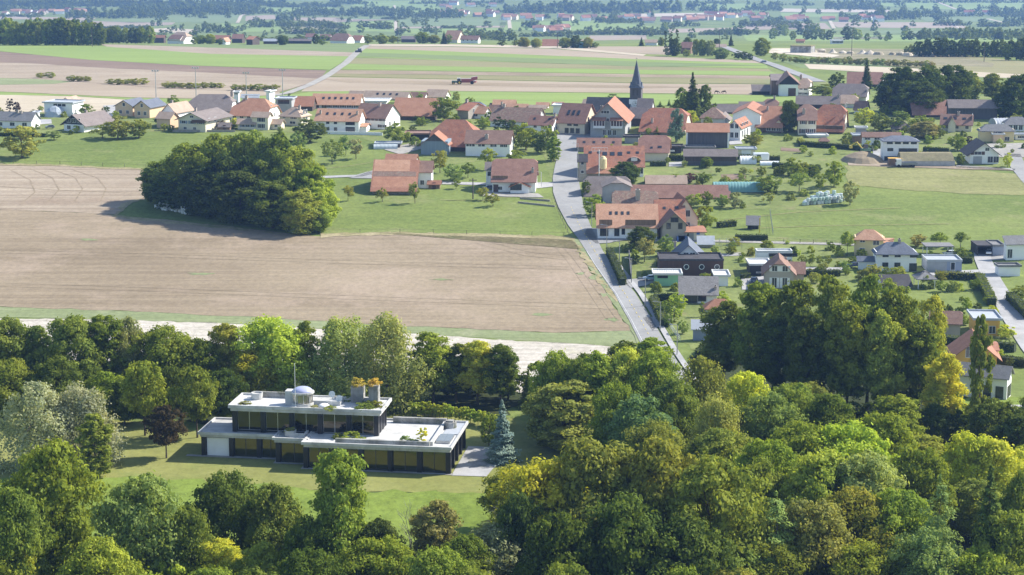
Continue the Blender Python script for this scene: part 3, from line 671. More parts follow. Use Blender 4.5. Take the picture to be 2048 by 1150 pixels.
def box_mesh(name, w, d, h, m):
    def f():
        mb = MB(); mb.box(-w/2, w/2, -d/2, d/2, 0, h); return mb_mesh(name, mb, m)
    return cached((name, round(w,2), round(d,2), round(h,2), m.name), f)
def fixn(o):
    bm = bmesh.new(); bm.from_mesh(o.data); bmesh.ops.remove_doubles(bm, verts=bm.verts, dist=.001); bmesh.ops.recalc_face_normals(bm, faces=bm.faces); bm.to_mesh(o.data); bm.free(); return o
def roof_shape(Lu, Dv, zE, rise, q, ov, ove, th, mp):
    """closed gabled, half-hipped or hipped roof slab; u along the ridge, v across"""
    tp = rise/(Dv/2); z0 = zE-ov*tp; a, b_ = -ove, Lu+ove; c, d = -ov, Dv+ov; mid = Dv/2; half = mid+ov; rs = zE+rise
    k = (1-q)*half*.95 if q < 1 else 0
    qh = half*q; zq = z0+qh*tp
    V = [(a,c,z0),(b_,c,z0),(b_,d,z0),(a,d,z0)]
    if q >= 1: V += [(a,mid,rs),(b_,mid,rs)]; Fc = [(0,1,5,4),(2,3,4,5)]
    elif q <= 0: V += [(a+k,mid,rs),(b_-k,mid,rs)]; Fc = [(0,1,5,4),(2,3,4,5),(1,2,5),(3,0,4)]
    else:
        V += [(a+k,mid,rs),(b_-k,mid,rs),(a,c+qh,zq),(b_,c+qh,zq),(b_,d-qh,zq),(a,d-qh,zq)]
        Fc = [(0,1,7,5,4,6),(2,3,9,4,5,8),(7,8,5),(9,6,4)]
    n = len(V); A = V+[(p[0],p[1],p[2]-th) for p in V]; fs = [tuple(f) for f in Fc]+[tuple(i+n for i in f)[::-1] for f in Fc]
    ed = {}
    for f in Fc:
        for i in range(len(f)): e = (f[i], f[(i+1) % len(f)]); ed[e] = 1
    for (i, j) in ed:
        if (j, i) not in ed: fs.append((j, i, i+n, j+n))
    return [mp(*p) for p in A], fs
def wall_shape(Lu, Dv, hw, rise, q, mp, dn=.6):
    if q <= 0: pr = [(0,-dn),(Dv,-dn),(Dv,hw),(0,hw)]
    elif q >= 1: pr = [(0,-dn),(Dv,-dn),(Dv,hw),(Dv/2,hw+rise),(0,hw)]
    else: pr = [(0,-dn),(Dv,-dn),(Dv,hw),(Dv-Dv/2*q,hw+rise*q),(Dv/2*q,hw+rise*q),(0,hw)]
    n = len(pr); V = [mp(0,v,z) for v, z in pr]+[mp(Lu,v,z) for v, z in pr]
    return V, [tuple(range(n)), tuple(range(n,2*n))[::-1]]+[(i,(i+1)%n,n+(i+1)%n,n+i) for i in range(n)]
FOOT = []                                # footprints, to keep shrubs out of houses
def body(root, z, x, b, e, r, yaw=0, rid='x', d=None, q=1, pitch=36, wall='white', roof='brown', ov=.55, ove=.45, wins=(), side=(), sky=(), chim=(), doors=(), base=None, frame=None, shut=None, first=False, par=.35, fascia=None, lift=0):
    xl, xr = zx(z, x[0]), zx(z, x[1]); yb, ye, yr = zy(z, b), zy(z, e), zy(z, r)
    P = at((xl+xr)/2, yb); s = scale(yb); va = vang(yb); ca, sa = math.cos(va), math.sin(va); ya = R(yaw)
    W_ = (xr-xl)/(s*math.cos(ya)); hw = (yb-ye)/(s*ca); dl = ye-yr
    ox = P-Vector((math.cos(ya), -math.sin(ya), 0))*W_/2
    if first: root.location = (ox.x, ox.y, P.z+lift); root.rotation_euler[2] = -ya; off = Vector((0,0,0))
    else: off = Matrix.Rotation(-root.rotation_euler[2], 3, 'Z') @ (Vector((ox.x, ox.y, P.z+lift))-root.location)
    ra = -ya-root.rotation_euler[2]
    tp = math.tan(R(pitch))
    mats_w = WA[wall]; mats_r = RO[roof]
    if rid == 'x':
        if d is None: d = 2*dl/(s*(tp*ca+sa)); rise = tp*d/2
        else: rise = max(.3, (dl/s-sa*d/2)/ca)
        Lu, Dv, mp = W_, d, (lambda u, v, w: (u, v, w))
    elif rid == 'y':
        d = d or W_*1.2; rise = dl/(s*ca); Lu, Dv, mp = d, W_, (lambda u, v, w: (v, u, w))
    elif rid == 's':
        if d is None: d = dl/(s*(tp*ca+sa))
        rise = max(.05, (dl/s-sa*d)/ca); Lu, Dv, mp = W_, d, (lambda u, v, w: (u, v, w))
    else:
        d = d or dl/(s*sa); rise = 0; Lu, Dv, mp = W_, d, (lambda u, v, w: (u, v, w))
    rot = Matrix.Rotation(ra, 4, 'Z'); M4 = Matrix.Translation(off) @ rot
    def put(o): o.matrix_basis = M4; return o
    dn = .8+abs(W_*math.sin(ya))*.05
    if rid in 'xy':
        V, Fc = wall_shape(Lu, Dv, hw, rise-.12, q, mp, dn); w_ = put(fixn(pydata('wall', V, Fc, mats_w, root)))
        V, Fc = roof_shape(Lu, Dv, hw+.12, rise, q, ov, ove, .16, mp); rf = put(fixn(pydata('roof', V, Fc, mats_r, root)))
    elif rid == 's':
        V = [(0,0,-dn),(W_,0,-dn),(W_,d,-dn),(0,d,-dn),(0,0,hw),(W_,0,hw),(W_,d,hw+rise-.02),(0,d,hw+rise-.02)]
        w_ = put(fixn(pydata('wall', V, [(0,1,2,3),(4,5,6,7),(0,1,5,4),(1,2,6,5),(2,3,7,6),(3,0,4,7)], mats_w, root)))
        sl = rise/d; A = [(-ove,-ov,hw-ov*sl+.03),(W_+ove,-ov,hw-ov*sl+.03),(W_+ove,d+ov*.5,hw+rise+ov*.5*sl+.03),(-ove,d+ov*.5,hw+rise+ov*.5*sl+.03)]
        V = A+[(p[0],p[1],p[2]+.15) for p in A]
        rf = put(fixn(pydata('roof', V, [(0,1,2,3),(4,5,6,7),(0,1,5,4),(1,2,6,5),(2,3,7,6),(3,0,4,7)], mats_r, root)))
    else:
        mb = MB(); mb.box(0, W_, 0, d, -dn, hw-.02); w_ = put(mb.build('wall', mats_w, root))
        mb = MB(); mb.box(-ov, W_+ov, -ov, d+ov, hw, hw+.12)
        o_, i_, z1, z2 = ov, ov-.25, hw+.12, hw+.12+par
        for bx in ((-o_, W_+o_, -o_, -i_), (-o_, W_+o_, d+i_, d+o_), (-o_, -i_, -i_, d+i_), (W_+i_, W_+o_, -i_, d+i_)): mb.box(*bx, z1, z2, 1 if fascia else 0)
        rf = put(mb.build('roof', [mats_r, WA[fascia]] if fascia else mats_r, root))
    # lower band of another material
    if base:
        bm_, hb = base; mb = MB(); e_ = .03; mb.box(-e_, W_+e_, -e_, d+e_, -dn-.02, hb); put(mb.build('base_wall', WA[bm_], root))
    def wput(p, face, w, h, fr, sh):
        q0 = [o for o in (win_(root, p, face, w, h, fr, sh))]
        for o in q0: o.matrix_basis = M4 @ o.matrix_basis
    def win_(root, p, face, w, h, fr, sh):
        res = []
        a = link('window', frame_mesh(w, h, fr), root); a.matrix_basis = Matrix.Translation(p) @ Matrix.Rotation((0, math.pi/2)[face], 4, 'Z'); res.append(a)
        link('pane', pane_mesh(w, h), a)
        if sh:
            for s_ in (-1, 1):
                c = link('shutter', box_mesh('shutter', w*.48, .05, h+.1, SHUT[sh]), root); o = s_*(w*.75+.1)
                c.matrix_basis = Matrix.Translation((p[0]+(o if face == 0 else .04), p[1]+(o if face == 1 else -.04), p[2]-.05)) @ Matrix.Rotation((0, math.pi/2)[face], 4, 'Z'); res.append(c)
        return res
    e_ = .03 if base else 0
    fz = 1 if not wins else min(1, ((hw+rise*.55) if rid == 'y' else hw-.25)/max(q_[1]+q_[3] for q_ in wins))
    for row in wins:
        n, zb, w, h, u0, u1 = row[:6]; fr = frame or FRAME; sh = row[6] if len(row) > 6 else shut
        for i in range(n):
            u = u0+(u1-u0)*(i/(n-1) if n > 1 else .5); wput((u*W_, -.012-e_, zb*fz), 0, w, h*fz, fr, sh)
    for row in side:
        n, zb, w, h, u0, u1 = row[:6]; fr = frame or FRAME; sh = row[6] if len(row) > 6 else shut
        for i in range(n):
            u = u0+(u1-u0)*(i/(n-1) if n > 1 else .5); wput((W_+.012+e_, u*d, zb), 1, w, h, fr, sh)
    for (nm, u, w, h, mt) in doors:
        o = link(nm, box_mesh(nm, w, .1, h, mt), root); o.matrix_basis = M4 @ Matrix.Translation((u*W_, -.03-e_, 0))
        if nm == 'door': hn = link('handle', box_mesh('handle', .16, .06, .05, METAL), o); hn.location = (w*.32, -.07, h*.48)
    if rid in 'xs' and (sky or chim) or (rid == 'y' and chim):
        half = Dv/2 if rid != 's' else Dv
        for (n, u0, u1, v, w, h) in sky:
            sl = math.atan2(rise, half)
            for i in range(n):
                u = u0+(u1-u0)*(i/(n-1) if n > 1 else .5); y = v*half; zt = hw+.12+y*rise/half+(.06 if rid == 's' else 0)
                o = link('skylight', cached(('sk', round(w,2), round(h,2)), lambda: skylight(w, h)), rf)
                o.matrix_basis = Matrix.Translation((u*W_, y, zt)) @ Matrix.Rotation(sl, 4, 'X')
        for (u, v, w, h) in chim:
            if rid == 'y': cx, cy = (1-v)*Dv/2, u*Lu; zt = hw+v*rise
            else: cx, cy = u*W_, v*half; zt = hw+min(1, v if v <= 1 else 2-v)*rise
            o = link('chimney', cached(('ch', round(w,2), round(h,2)), lambda: chimney(w, h)), rf); o.location = (cx, cy, zt-.5)
    c = M4 @ Vector((W_/2, d/2, 0)); wc = Matrix.Translation(root.location) @ Matrix.Rotation(root.rotation_euler[2], 4, 'Z') @ c
    FOOT.append((wc.x, wc.y, W_/2, d/2, -ya))
    return dict(W=W_, d=d, hw=hw, rise=rise, M=M4, wall=w_, roof=rf)
def skylight(w, h):
    mb = MB(); mb.box(-w/2, w/2, -h/2, h/2, -.02, .09); mb.box(-w/2+.09, w/2-.09, -h/2+.09, h/2-.09, .088, .105, 1); return mb_mesh('skylight', mb, [DFRAME, GLASS])
def chimney(w, h):
    mb = MB(); mb.box(-w/2, w/2, -w/2, w/2, 0, h+.5); mb.box(-w/2-.08, w/2+.08, -w/2-.08, w/2+.08, h+.5, h+.62); mb.box(-w/4, w/4, -w/4, w/4, h+.62, h+.85, 1); return mb_mesh('chimney', mb, [CHIM, DFRAME])
def house(z, label, *bodies, name='house', cat='house', group=None):
    root = empty(name, (0,0,0)); info = []
    for i, k in enumerate(bodies): info.append(body(root, z, first=(i == 0), **k))
    tag(root, label, cat, group)
    return root, info
def extra(root, info, name, mb, mats, i=0):
    o = mb.build(name, mats, root); o.matrix_basis = info[i]['M']; return o
B = dict
# ------------------------------------------------------------------ houses of the village (left part)
house('G', 'low white bungalow with grey roof at the left edge of the village', B(x=(-20,190), b=752, e=702, r=655, yaw=12, roof='grey', wins=[(3,.9,1.6,1.1,.08,.8)], chim=[(.5,.9,.7,.8),(.62,.8,.6,.7)]), B(x=(195,215), b=730, e=660, r=650, rid='f', d=5, roof='light'))
r, i_ = house('G', 'white flat-roofed house with a glass dome in front and tan roof behind', B(x=(256,430), b=680, e=604, r=592, yaw=14, rid='f', d=9, roof='light', wins=[(3,3.6,1.2,.7,.4,.7)], frame=DFRAME), B(x=(345,432), b=640, e=604, r=572, rid='y', d=8, yaw=14, roof='tan'))
house('G', 'dark boarded gabled chalet with white base and balcony', B(x=(368,500), b=770, e=722, r=672, rid='y', d=15, yaw=28, wall='black', roof='greybrown', base=('white',2.4), ov=1.2, ove=.8, wins=[(2,.8,1.4,1.3,.25,.7),(3,3.3,1.3,1.4,.25,.75)], chim=[(.7,.8,.7,.8)]), name='chalet')
house('G', 'peach twin-gabled house with blue-grey roofs', B(x=(672,782), b=680, e=620, r=588, rid='y', d=11, yaw=20, wall='peach', roof='slate', wins=[(2,1,1,1.2,.3,.7),(1,3.8,.9,1.2,.5,.5)]), B(x=(784,880), b=690, e=625, r=590, rid='y', d=11, yaw=20, wall='peach', roof='slate', wins=[(2,1,1,1.2,.3,.7),(1,3.8,.9,1.2,.5,.5)]))
house('G', 'narrow pinkish house with a tan tiled gable next to the cream chalet', B(x=(948,1030), b=735, e=650, r=606, rid='y', d=11, yaw=24, roof='tan', wall='white', wins=[(2,1,.9,1.1,.3,.7),(1,3.8,1,1.1,.5,.5)], chim=[(.5,.85,.7,.9)]), B(x=(915,1000), b=750, e=690, r=655, rid='x', yaw=24, roof='tan', wall='peach', d=5))
r, i_ = house('G', 'cream gabled chalet with blue-grey shutters and brown roof', B(x=(1040,1208), b=770, e=698, r=660, rid='y', d=17, yaw=20, wall='cream', roof='greybrown', ov=1.1, ove=.9, wins=[(3,3.4,1.3,1.2,.2,.82,'blue'),(2,.9,1,1,.25,.6),(1,6,1.2,.9,.5,.5)], side=[(2,3,1.4,1.3,.15,.4)], chim=[(.6,.8,.7,.8)]), name='chalet')
mb = MB(); mb.box(i_[0]['W']*.55, i_[0]['W']+.3, -1.1, 0, 3.1, 3.25); mb.box(i_[0]['W']*.55, i_[0]['W']+.3, -1.1, -1.04, 3.25, 4.1); extra(r, i_, 'balcony', mb, SHUT['brown'])
house('G', 'small brown-roofed shed beside the cream chalet', B(x=(1282,1345), b=765, e=738, r=718, yaw=5, wall='woodl', roof='greybrown', doors=[('door',.5,1,1.9,SHUT['brown'])]), name='shed', cat='shed')
house('A', 'long farmhouse with grey-brown half-hipped roof and dark barn wall', B(x=(100,415), b=285, e=208, r=107, yaw=4, q=.55, wall='white', roof='greybrown', ov=1.6, wins=[(5,3.6,1,1,.62,.95,'brown'),(4,1.2,1.2,1.4,.62,.95)], chim=[(.97,.95,.9,1.2)]), name='farmhouse')
r, i_ = house('A', 'farmhouse with wide red tiled roof and white right gable', B(x=(412,690), b=305, e=250, r=137, yaw=14, q=.5, wall='white', roof='orange', ov=1.2, wins=[(3,1,1.2,1.4,.1,.5)], side=[(2,1,1.1,1.3,.3,.6),(2,4,1.1,1.2,.35,.65)], chim=[(.27,.95,.9,1)]), name='farmhouse')
house('A', 'white square chimney tower left of the solar roof', B(x=(440,474), b=180, e=95, r=88, rid='f', d=4, roof='white', wins=[(1,9.5,1.2,.9,.5,.5)]), name='tower', cat='tower')
house('A', 'white tapering chimney tower above the red-roofed farmhouse', B(x=(680,706), b=180, e=88, r=80, rid='f', d=4.5, yaw=20, roof='white'), name='tower', cat='tower')
r, i_ = house('A', 'white hall with solar panels behind the red-roofed farmhouse', B(x=(498,622), b=165, e=128, r=112, yaw=4, rid='s', roof='light'), name='hall', cat='hall')
mb = MB()
for k in range(7):
    w = i_[0]['W']; d_ = i_[0]['d']; sl = i_[0]['rise']/d_; hw = i_[0]['hw']+.2
    x0 = w*(.03+k*.135); mb.add([(x0,.5,hw+.5*sl+.03),(x0+w*.12,.5,hw+.5*sl+.03),(x0+w*.12,d_-.5,hw+(d_-.5)*sl+.03),(x0,d_-.5,hw+(d_-.5)*sl+.03)]+[(x0,.5,hw+.5*sl+.1),(x0+w*.12,.5,hw+.5*sl+.1),(x0+w*.12,d_-.5,hw+(d_-.5)*sl+.1),(x0,d_-.5,hw+(d_-.5)*sl+.1)], [(0,1,5,4),(1,2,6,5),(2,3,7,6),(3,0,4,7),(4,5,6,7)])
extra(r, i_, 'solar_panel', mb, GLASS)
house('A', 'cream two-storey villa with tan roof in front of the red-roofed farmhouse', B(x=(572,696), b=372, e=272, r=238, yaw=16, wall='cream', roof='tan', wins=[(1,1,2.6,1.9,.58,.58),(1,4,2.8,2.2,.58,.58)]), B(x=(466,598), b=370, e=322, r=290, yaw=8, wall='cream', roof='tan', wins=[(3,1.2,1,1.3,.3,.85,'blue')]), B(x=(716,790), b=368, e=322, r=292, yaw=16, wall='cream', roof='tan', wins=[(1,1,1,1.2,.5,.5)]))
house('A', 'cream hip-roofed house with pale tan tiles', B(x=(775,945), b=335, e=255, r=198, q=0, yaw=22, wall='cream', roof='tan', ov=.9, wins=[(1,1.2,1.2,1.3,.15,.15),(1,1.2,2,1.3,.6,.6),(1,4.4,1,1.2,.22,.22),(1,4,2.4,1.8,.65,.65)], side=[(2,1,1.2,1.8,.3,.6),(2,4,1,1.3,.3,.6)], chim=[(.75,.9,.7,.8)]))
house('A', 'grey flat-roofed modern house behind the cream hip-roofed one', B(x=(752,870), b=240, e=145, r=128, rid='f', yaw=5, wall='grey', roof='light', wins=[(1,4,4,1.7,.5,.5)], frame=DFRAME))
house('A', 'dark red-roofed barn between the grey modern house and the orange roof', B(x=(868,1024), b=232, e=190, r=122, yaw=4, wall='wood', roof='red'), name='barn', cat='barn')
house('A', 'long white house with orange roof and six roof windows', B(x=(1020,1375), b=215, e=180, r=103, yaw=5, roof='salmon', wins=[(5,.9,1.1,1.3,.35,.95,'brown'),(2,.6,1.6,2,.1,.25)], sky=[(6,.22,.85,.55,.9,1.2)]))
r, i_ = house('A', 'white apartment house with orange roof, four roof windows and large glazed bays', B(x=(1046,1372), b=388, e=294, r=215, yaw=10, roof='salmon', ov=.9, wins=[(2,.8,.9,1.4,.28,.46),(2,4,.9,1.4,.28,.46),(1,.3,3,2.2,.8,.8),(1,3.6,3,2.2,.8,.8),(2,.6,1.4,1.8,.05,.16)], frame=DFRAME, sky=[(4,.24,.76,.5,.8,1.2)], side=[(2,1,1.2,1.6,.3,.6)], chim=[(.08,.5,.6,.9),(.93,.5,.6,.9)]), B(x=(1362,1425), b=388, e=345, r=322, yaw=10, roof='salmon', d=5))
house('A', 'white house with brown roof and tall white right gable', B(x=(1336,1570), b=362, e=276, r=176, yaw=24, roof='brown', wins=[(5,3.8,1,1.2,.28,.78,'brown'),(1,3.8,1,1.2,.92,.92,'brown'),(2,.9,.8,1.1,.5,.85),(1,.9,1.6,1.1,.9,.9,'brown')], side=[(2,1,1,1.2,.3,.6)], chim=[(.62,.85,.8,1)]))
house('A', 'barn with large bright orange-red roof beside the walnut tree', B(x=(1622,1935), b=300, e=262, r=133, yaw=8, wall='wood', roof='orange'), name='barn', cat='barn')
for (x, b, e, r, lab, rf, sk) in [((1298,1395),140,108,82,'tan roofed house at the left of the rear row','tan',()), ((1400,1725),150,134,84,'long tan roofed house with roof windows in the rear row','tan',[(4,.3,.75,.55,.9,1.1)]), ((1738,1855),142,130,90,'brown roofed house with white gable in the rear row','brown',()), ((1870,2012),140,122,72,'tan roofed house at the right end of the rear row','tan',())]:
    house('A', lab, B(x=x, b=b, e=e, r=r, yaw=16, roof=rf, sky=sk))
house('A', 'low white flat-roofed hall in front of the rear row', B(x=(1386,1572), b=178, e=163, r=140, rid='f', yaw=4, roof='white'), name='hall', cat='hall')
# centre
house('B', 'old house with steep red gable facing right behind the walnut tree', B(x=(470,560), b=280, e=205, r=142, yaw=30, q=1, wall='stone', roof='brick', d=12, side=[(2,2,1,1.4,.3,.6)], chim=[(.1,.95,.8,1)]))
house('B', 'white house with salmon roof and white right gable, left of the long brown roof', B(x=(545,692), b=275, e=226, r=177, yaw=24, roof='salmon', wins=[(1,1,1.6,1.3,.5,.5)], side=[(2,1,1,1.2,.3,.6)]))
house('B', 'house with blue-grey hip roof at the rear edge of the village', B(x=(555,690), b=190, e=168, r=140, q=0, yaw=6, roof='slate'))
house('B', 'house with salmon roof and white gable at the rear edge of the village', B(x=(765,940), b=175, e=155, r=122, yaw=6, roof='salmon'))
house('B', 'small dark roofed house left of the long brown roof', B(x=(730,830), b=240, e=205, r=165, yaw=20, wall='wood', roof='brown', chim=[(.9,.9,.6,1.2)]))
house('B', 'long old farmhouse with mottled brown roof and white right gable', B(x=(740,1125), b=345, e=290, r=183, yaw=16, roof='mottled', wins=[(4,.8,1.1,1.2,.3,.9)], side=[(2,4.2,.6,.9,.35,.6)], chim=[(.2,1,.8,1)]), name='farmhouse')
house('B', 'white house with red roof ending the lane by the road', B(x=(1048,1246), b=405, e=322, r=252, yaw=20, roof='maroon', wins=[(3,3,1,1.2,.3,.9),(3,.6,1,1.2,.3,.9)], side=[(2,1,.9,1.3,.3,.65),(2,3.8,.9,1.2,.3,.65)], sky=[(2,.2,.8,.6,.8,1)], chim=[(.98,.95,.7,.9)]))
for (x, b, e, r, lab, rf) in [((880,1040),195,178,155,'low salmon roof behind the long brown farmhouse','salmon'), ((1060,1190),200,188,165,'tan roof behind the right end of the long brown farmhouse','tan'), ((1120,1210),190,168,143,'small salmon gable at the rear edge near the church','salmon'), ((1255,1315),240,172,165,'small white flat-roofed house left of the three-skylight roof','white'), ((740,860),175,172,150,'low brown roof in the rear beside the blue-grey one','brown'), ((1250,1330),172,160,140,'tiny salmon roof just behind the small white flat house','salmon')]:
    house('B', lab, B(x=x, b=b, e=e, r=r, yaw=10, roof=rf, rid='f' if rf == 'white' else 'x', d=6 if rf == 'white' else None))
house('B', 'large barn with mottled red half-hipped roof behind the blue doors', B(x=(245,585), b=540, e=478, r=282, yaw=10, q=.55, wall='wood', roof='brick', ov=1.2, pitch=40), name='barn', cat='barn')
r, i_ = house('B', 'low wooden shed with blue-grey doors and a triangular boarded gable', B(x=(172,392), b=572, e=486, r=400, rid='y', d=9, yaw=6, wall='woodg', roof='red', base=('bluedoor',4.2), ov=.6), name='shed', cat='shed')
house('B', 'long white house with brown roof, green shutters and one chimney', B(x=(537,900), b=585, e=474, r=371, yaw=7, roof='brown', wins=[(3,4.2,.9,1.1,.05,.17),(2,4.2,.9,1.1,.32,.4),(2,4.1,1,1.3,.6,.66),(2,4.1,1,1.3,.82,.9)], shut=None, side=[(2,3.6,1,1.2,.3,.6)], chim=[(.46,.38,1,1)]))
r, i_ = house('B', 'farmhouse with wide red-brown roof and white wing by the road meadow', B(x=(757,1108), b=880, e=768, r=605, yaw=3, q=.85, wall='white', roof='maroon', ov=1.3, wins=[(5,4,.8,.8,.36,.56),(2,4,1,1,.64,.72),(1,1,1,1.2,.18,.18),(1,1.2,.8,1,.8,.8)], chim=[(.93,.35,.7,1)], doors=[('door',.08,1.4,2.2,SHUT['brown'])]), B(x=(905,1055), b=890, e=832, r=800, rid='y', d=5, yaw=3, roof='brick', wins=[(1,1.2,3,1.8,.3,.3)], frame=DFRAME), B(x=(705,757), b=830, e=690, r=640, yaw=3, rid='s', roof='greybrown', wall='white', wins=[(1,3,.9,1.2,.5,.5)]), name='farmhouse')
mb = MB(); mb.box(0, i_[0]['W']*.36, -.06, -.02, 2.9, 4.7); extra(r, i_, 'board_panel', mb, WA['woodl'])
house('B', 'small red-roofed hut beside the patched red barn', B(x=(234,326), b=850, e=805, r=782, yaw=4, wall='woodl', roof='red', doors=[('door',.5,1,1.8,SHUT['brown'])]), name='hut', cat='shed')
r, i_ = house('A', 'barn with huge patched red and grey tiled roof in the meadow', B(x=(1468,1792), b=852, e=806, r=592, yaw=2, wall='stone', roof='red', ov=1.3, pitch=33), B(x=(1795,1910), b=805, e=680, r=602, yaw=2, roof='brown', wall='white', wins=[(1,1,1,1.2,.4,.4)]), name='barn', cat='barn')
w, d_, hw, rise = (i_[0][k] for k in ('W','d','hw','rise')); sl = rise/(d_/2)
for (v0, v1, mt, u0, u1) in [(.40,.58,'mottled',-.01,.98), (.58,1.0,'salmon',-.01,.82), (.0,.40,'orange',-.01,1.01)]:
    mb = MB(); y0, y1 = v0*d_/2, v1*d_/2-.1; z0, z1 = hw+.15+y0*sl, hw+.15+y1*sl
    mb.add([(u0*w,y0,z0),(u1*w,y0,z0),(u1*w,y1,z1),(u0*w,y1,z1),(u0*w,y0,z0-.08),(u1*w,y0,z0-.08),(u1*w,y1,z1-.08),(u0*w,y1,z1-.08)], [(0,1,2,3),(4,7,6,5),(0,4,5,1),(1,5,6,2),(2,6,7,3),(3,7,4,0)]); extra(r, i_, 'roof_patch', mb, RO[mt])
house('A', 'red roofed annexe rising behind the patched barn', B(x=(1572,1790), b=640, e=594, r=552, yaw=8, roof='orange'), name='annexe', cat='barn')
house('B', 'farm building with red roof, balcony and three slanted roof windows by the road', B(x=(1288,1510), b=402, e=294, r=150, yaw=22, wall='cream', roof='maroon', pitch=40, ov=1, wins=[(2,3.4,1.4,1.6,.45,.68),(3,.5,1.2,1.8,.35,.75)], sky=[(3,.32,.68,.45,.9,2.2)], side=[(1,1,2.6,2.6,.5,.5),(2,4,1.2,1.3,.3,.6)], frame=DFRAME), name='farmhouse')
r, i_ = house('B', 'big grey-walled gabled house with red roof and two projecting white bays', B(x=(1560,1842), b=430, e=286, r=152, rid='y', d=24, yaw=8, wall='grey', roof='red', ov=1.2, ove=1, wins=[(3,9.6,.8,1.1,.34,.5),(5,6.4,.9,1.3,.2,.8),(3,1,1,2,.4,.7)], chim=[(.35,.5,.8,1)]))
for u in (.26, .76):
    w = i_[0]['W']; mb = MB(); mb.box(u*w-1.9, u*w+1.9, -1.5, -.02, 3.1, 3.3); mb.box(u*w-1.9, u*w+1.9, -1.4, -.02, 3.3, 3.9)
    for k in range(5): mb.box(u*w-1.9+k*.92, u*w-1.75+k*.92, -1.4, -1.3, 3.9, 5.6)
    mb.box(u*w-1.75, u*w+1.75, -1.34, -1.32, 3.9, 5.6, 1)
    mb.add([(u*w-2.2,-1.9,5.6),(u*w+2.2,-1.9,5.6),(u*w+2.2,-.02,6.4),(u*w-2.2,-.02,6.4),(u*w-2.2,-1.9,5.75),(u*w+2.2,-1.9,5.75),(u*w+2.2,-.02,6.55),(u*w-2.2,-.02,6.55)], [(0,3,2,1),(4,5,6,7),(0,1,5,4),(1,2,6,5),(2,3,7,6),(3,0,4,7)], 2)
    extra(r, i_, 'bay_window', mb, [FRAME, GLASS, RO['red']])
house('B', 'tan roofed house left in front of the church nave', B(x=(1480,1640), b=235, e=200, r=118, yaw=22, roof='tan', wall='white'))
house('B', 'steep grey-brown roofed house under the church tower', B(x=(1860,1990), b=330, e=260, r=180, yaw=26, roof='greybrown', wall='wood'))
# ------------------------------------------------------------------ houses of the village (right part)
house('C', 'farmhouse with big two-tone half-hipped roof behind the blue cedar', B(x=(742,1090), b=408, e=362, r=188, yaw=14, q=.7, wall='cream', roof='brick', ov=1.4, wins=[(2,1,1.6,1.8,.06,.16)], chim=[(.24,.3,.7,1.2)]), name='farmhouse')
house('C', 'long house with pink-brown roof and four roof windows, standing end-on to the road', B(x=(228,575), b=545, e=500, r=434, yaw=3, roof='maroon', wall='stone', sky=[(4,.15,.84,.45,.8,.9)]))
r, i_ = house('C', 'long house with salmon-red roof, seven roof windows and an arched dormer', B(x=(287,765), b=752, e=652, r=497, yaw=2, roof='brick', wall='white', ov=1, sky=[(2,.09,.24,.62,.9,.9),(3,.34,.6,.55,1.3,1.5),(2,.75,.9,.62,.9,.9)], wins=[(2,1,1.4,1.6,.85,.95)]), B(x=(290,532), b=765, e=716, r=640, yaw=2, roof='orange', wall='stone', rid='s'), name='farmhouse')
w, d_, hw, rise = (i_[0][k] for k in ('W','d','hw','rise')); mb = MB(); n = 14; y0 = d_*.06; cx = w*.84; rr = w*.115
ar = [(cx+rr*math.cos(math.pi*k/n), hw+.9+rr*.62*math.sin(math.pi*k/n)) for k in range(n+1)]
V = [(x_, y0, z_) for x_, z_ in ar]+[(x_, y0+3.5, z_) for x_, z_ in ar]
mb.add(V, [tuple(range(n+1))[::-1]], 1); mb.add([(x_*1, y0-.25, z_+.02) for x_, z_ in ar]+[(x_, y0+4, z_+.02) for x_, z_ in ar], [(k, k+1, n+2+k, n+1+k) for k in range(n)], 0)
mb.box(cx-.9, cx+.9, y0-.06, y0+.02, hw+.95, hw+2, 2); extra(r, i_, 'arched_dormer', mb, [RO['maroon'], WA['wood'], FRAME])
house('C', 'cream house with brown half-hipped roof and two roof windows', B(x=(728,968), b=626, e=546, r=412, yaw=7, q=.75, roof='maroon', wall='cream', sky=[(1,.42,.42,.22,.8,.8),(1,.7,.7,.27,1.2,.9)]))
house('C', 'small grey-green flat-roofed garage behind the cream house', B(x=(612,722), b=478, e=428, r=414, rid='f', yaw=6, wall='grey', roof='dark', doors=[('garage_door',.5,4,2.4,WA['grey'])]), name='garage', cat='garage')
house('C', 'small carport with dark flat roof right of the cream house', B(x=(968,1075), b=560, e=510, r=492, rid='f', yaw=6, wall='black', roof='dark'), name='carport', cat='carport')
r, i_ = house('C', 'tall dark boarded barn with orange roof and white corner posts', B(x=(1120,1458), b=515, e=368, r=314, yaw=3, wall='woodg', roof='orange', ov=1.0), name='barn', cat='barn')
w, hw = i_[0]['W'], i_[0]['hw']; 
for x_ in (-.2, w-.25): mb = MB(); mb.box(x_,x_+.45,-.25,.2,-.5,hw-.1); extra(r, i_, 'corner_post', mb, WA['white'])
house('C', 'white house with red canopies right of the dark boarded barn', B(x=(1462,1555), b=455, e=345, r=292, rid='y', yaw=20, d=14, roof='red', wall='white', wins=[(2,1,1,1.6,.3,.7),(2,4,1,1.4,.3,.7)], side=[(3,1,1.4,2,.2,.7),(3,4,1.4,1.5,.2,.7)]))
house('C', 'tall white gabled house with blank front wall and red roof edge', B(x=(1498,1718), b=384, e=238, r=186, rid='y', d=22, yaw=12, wall='white', roof='red', ov=.5, ove=.5))
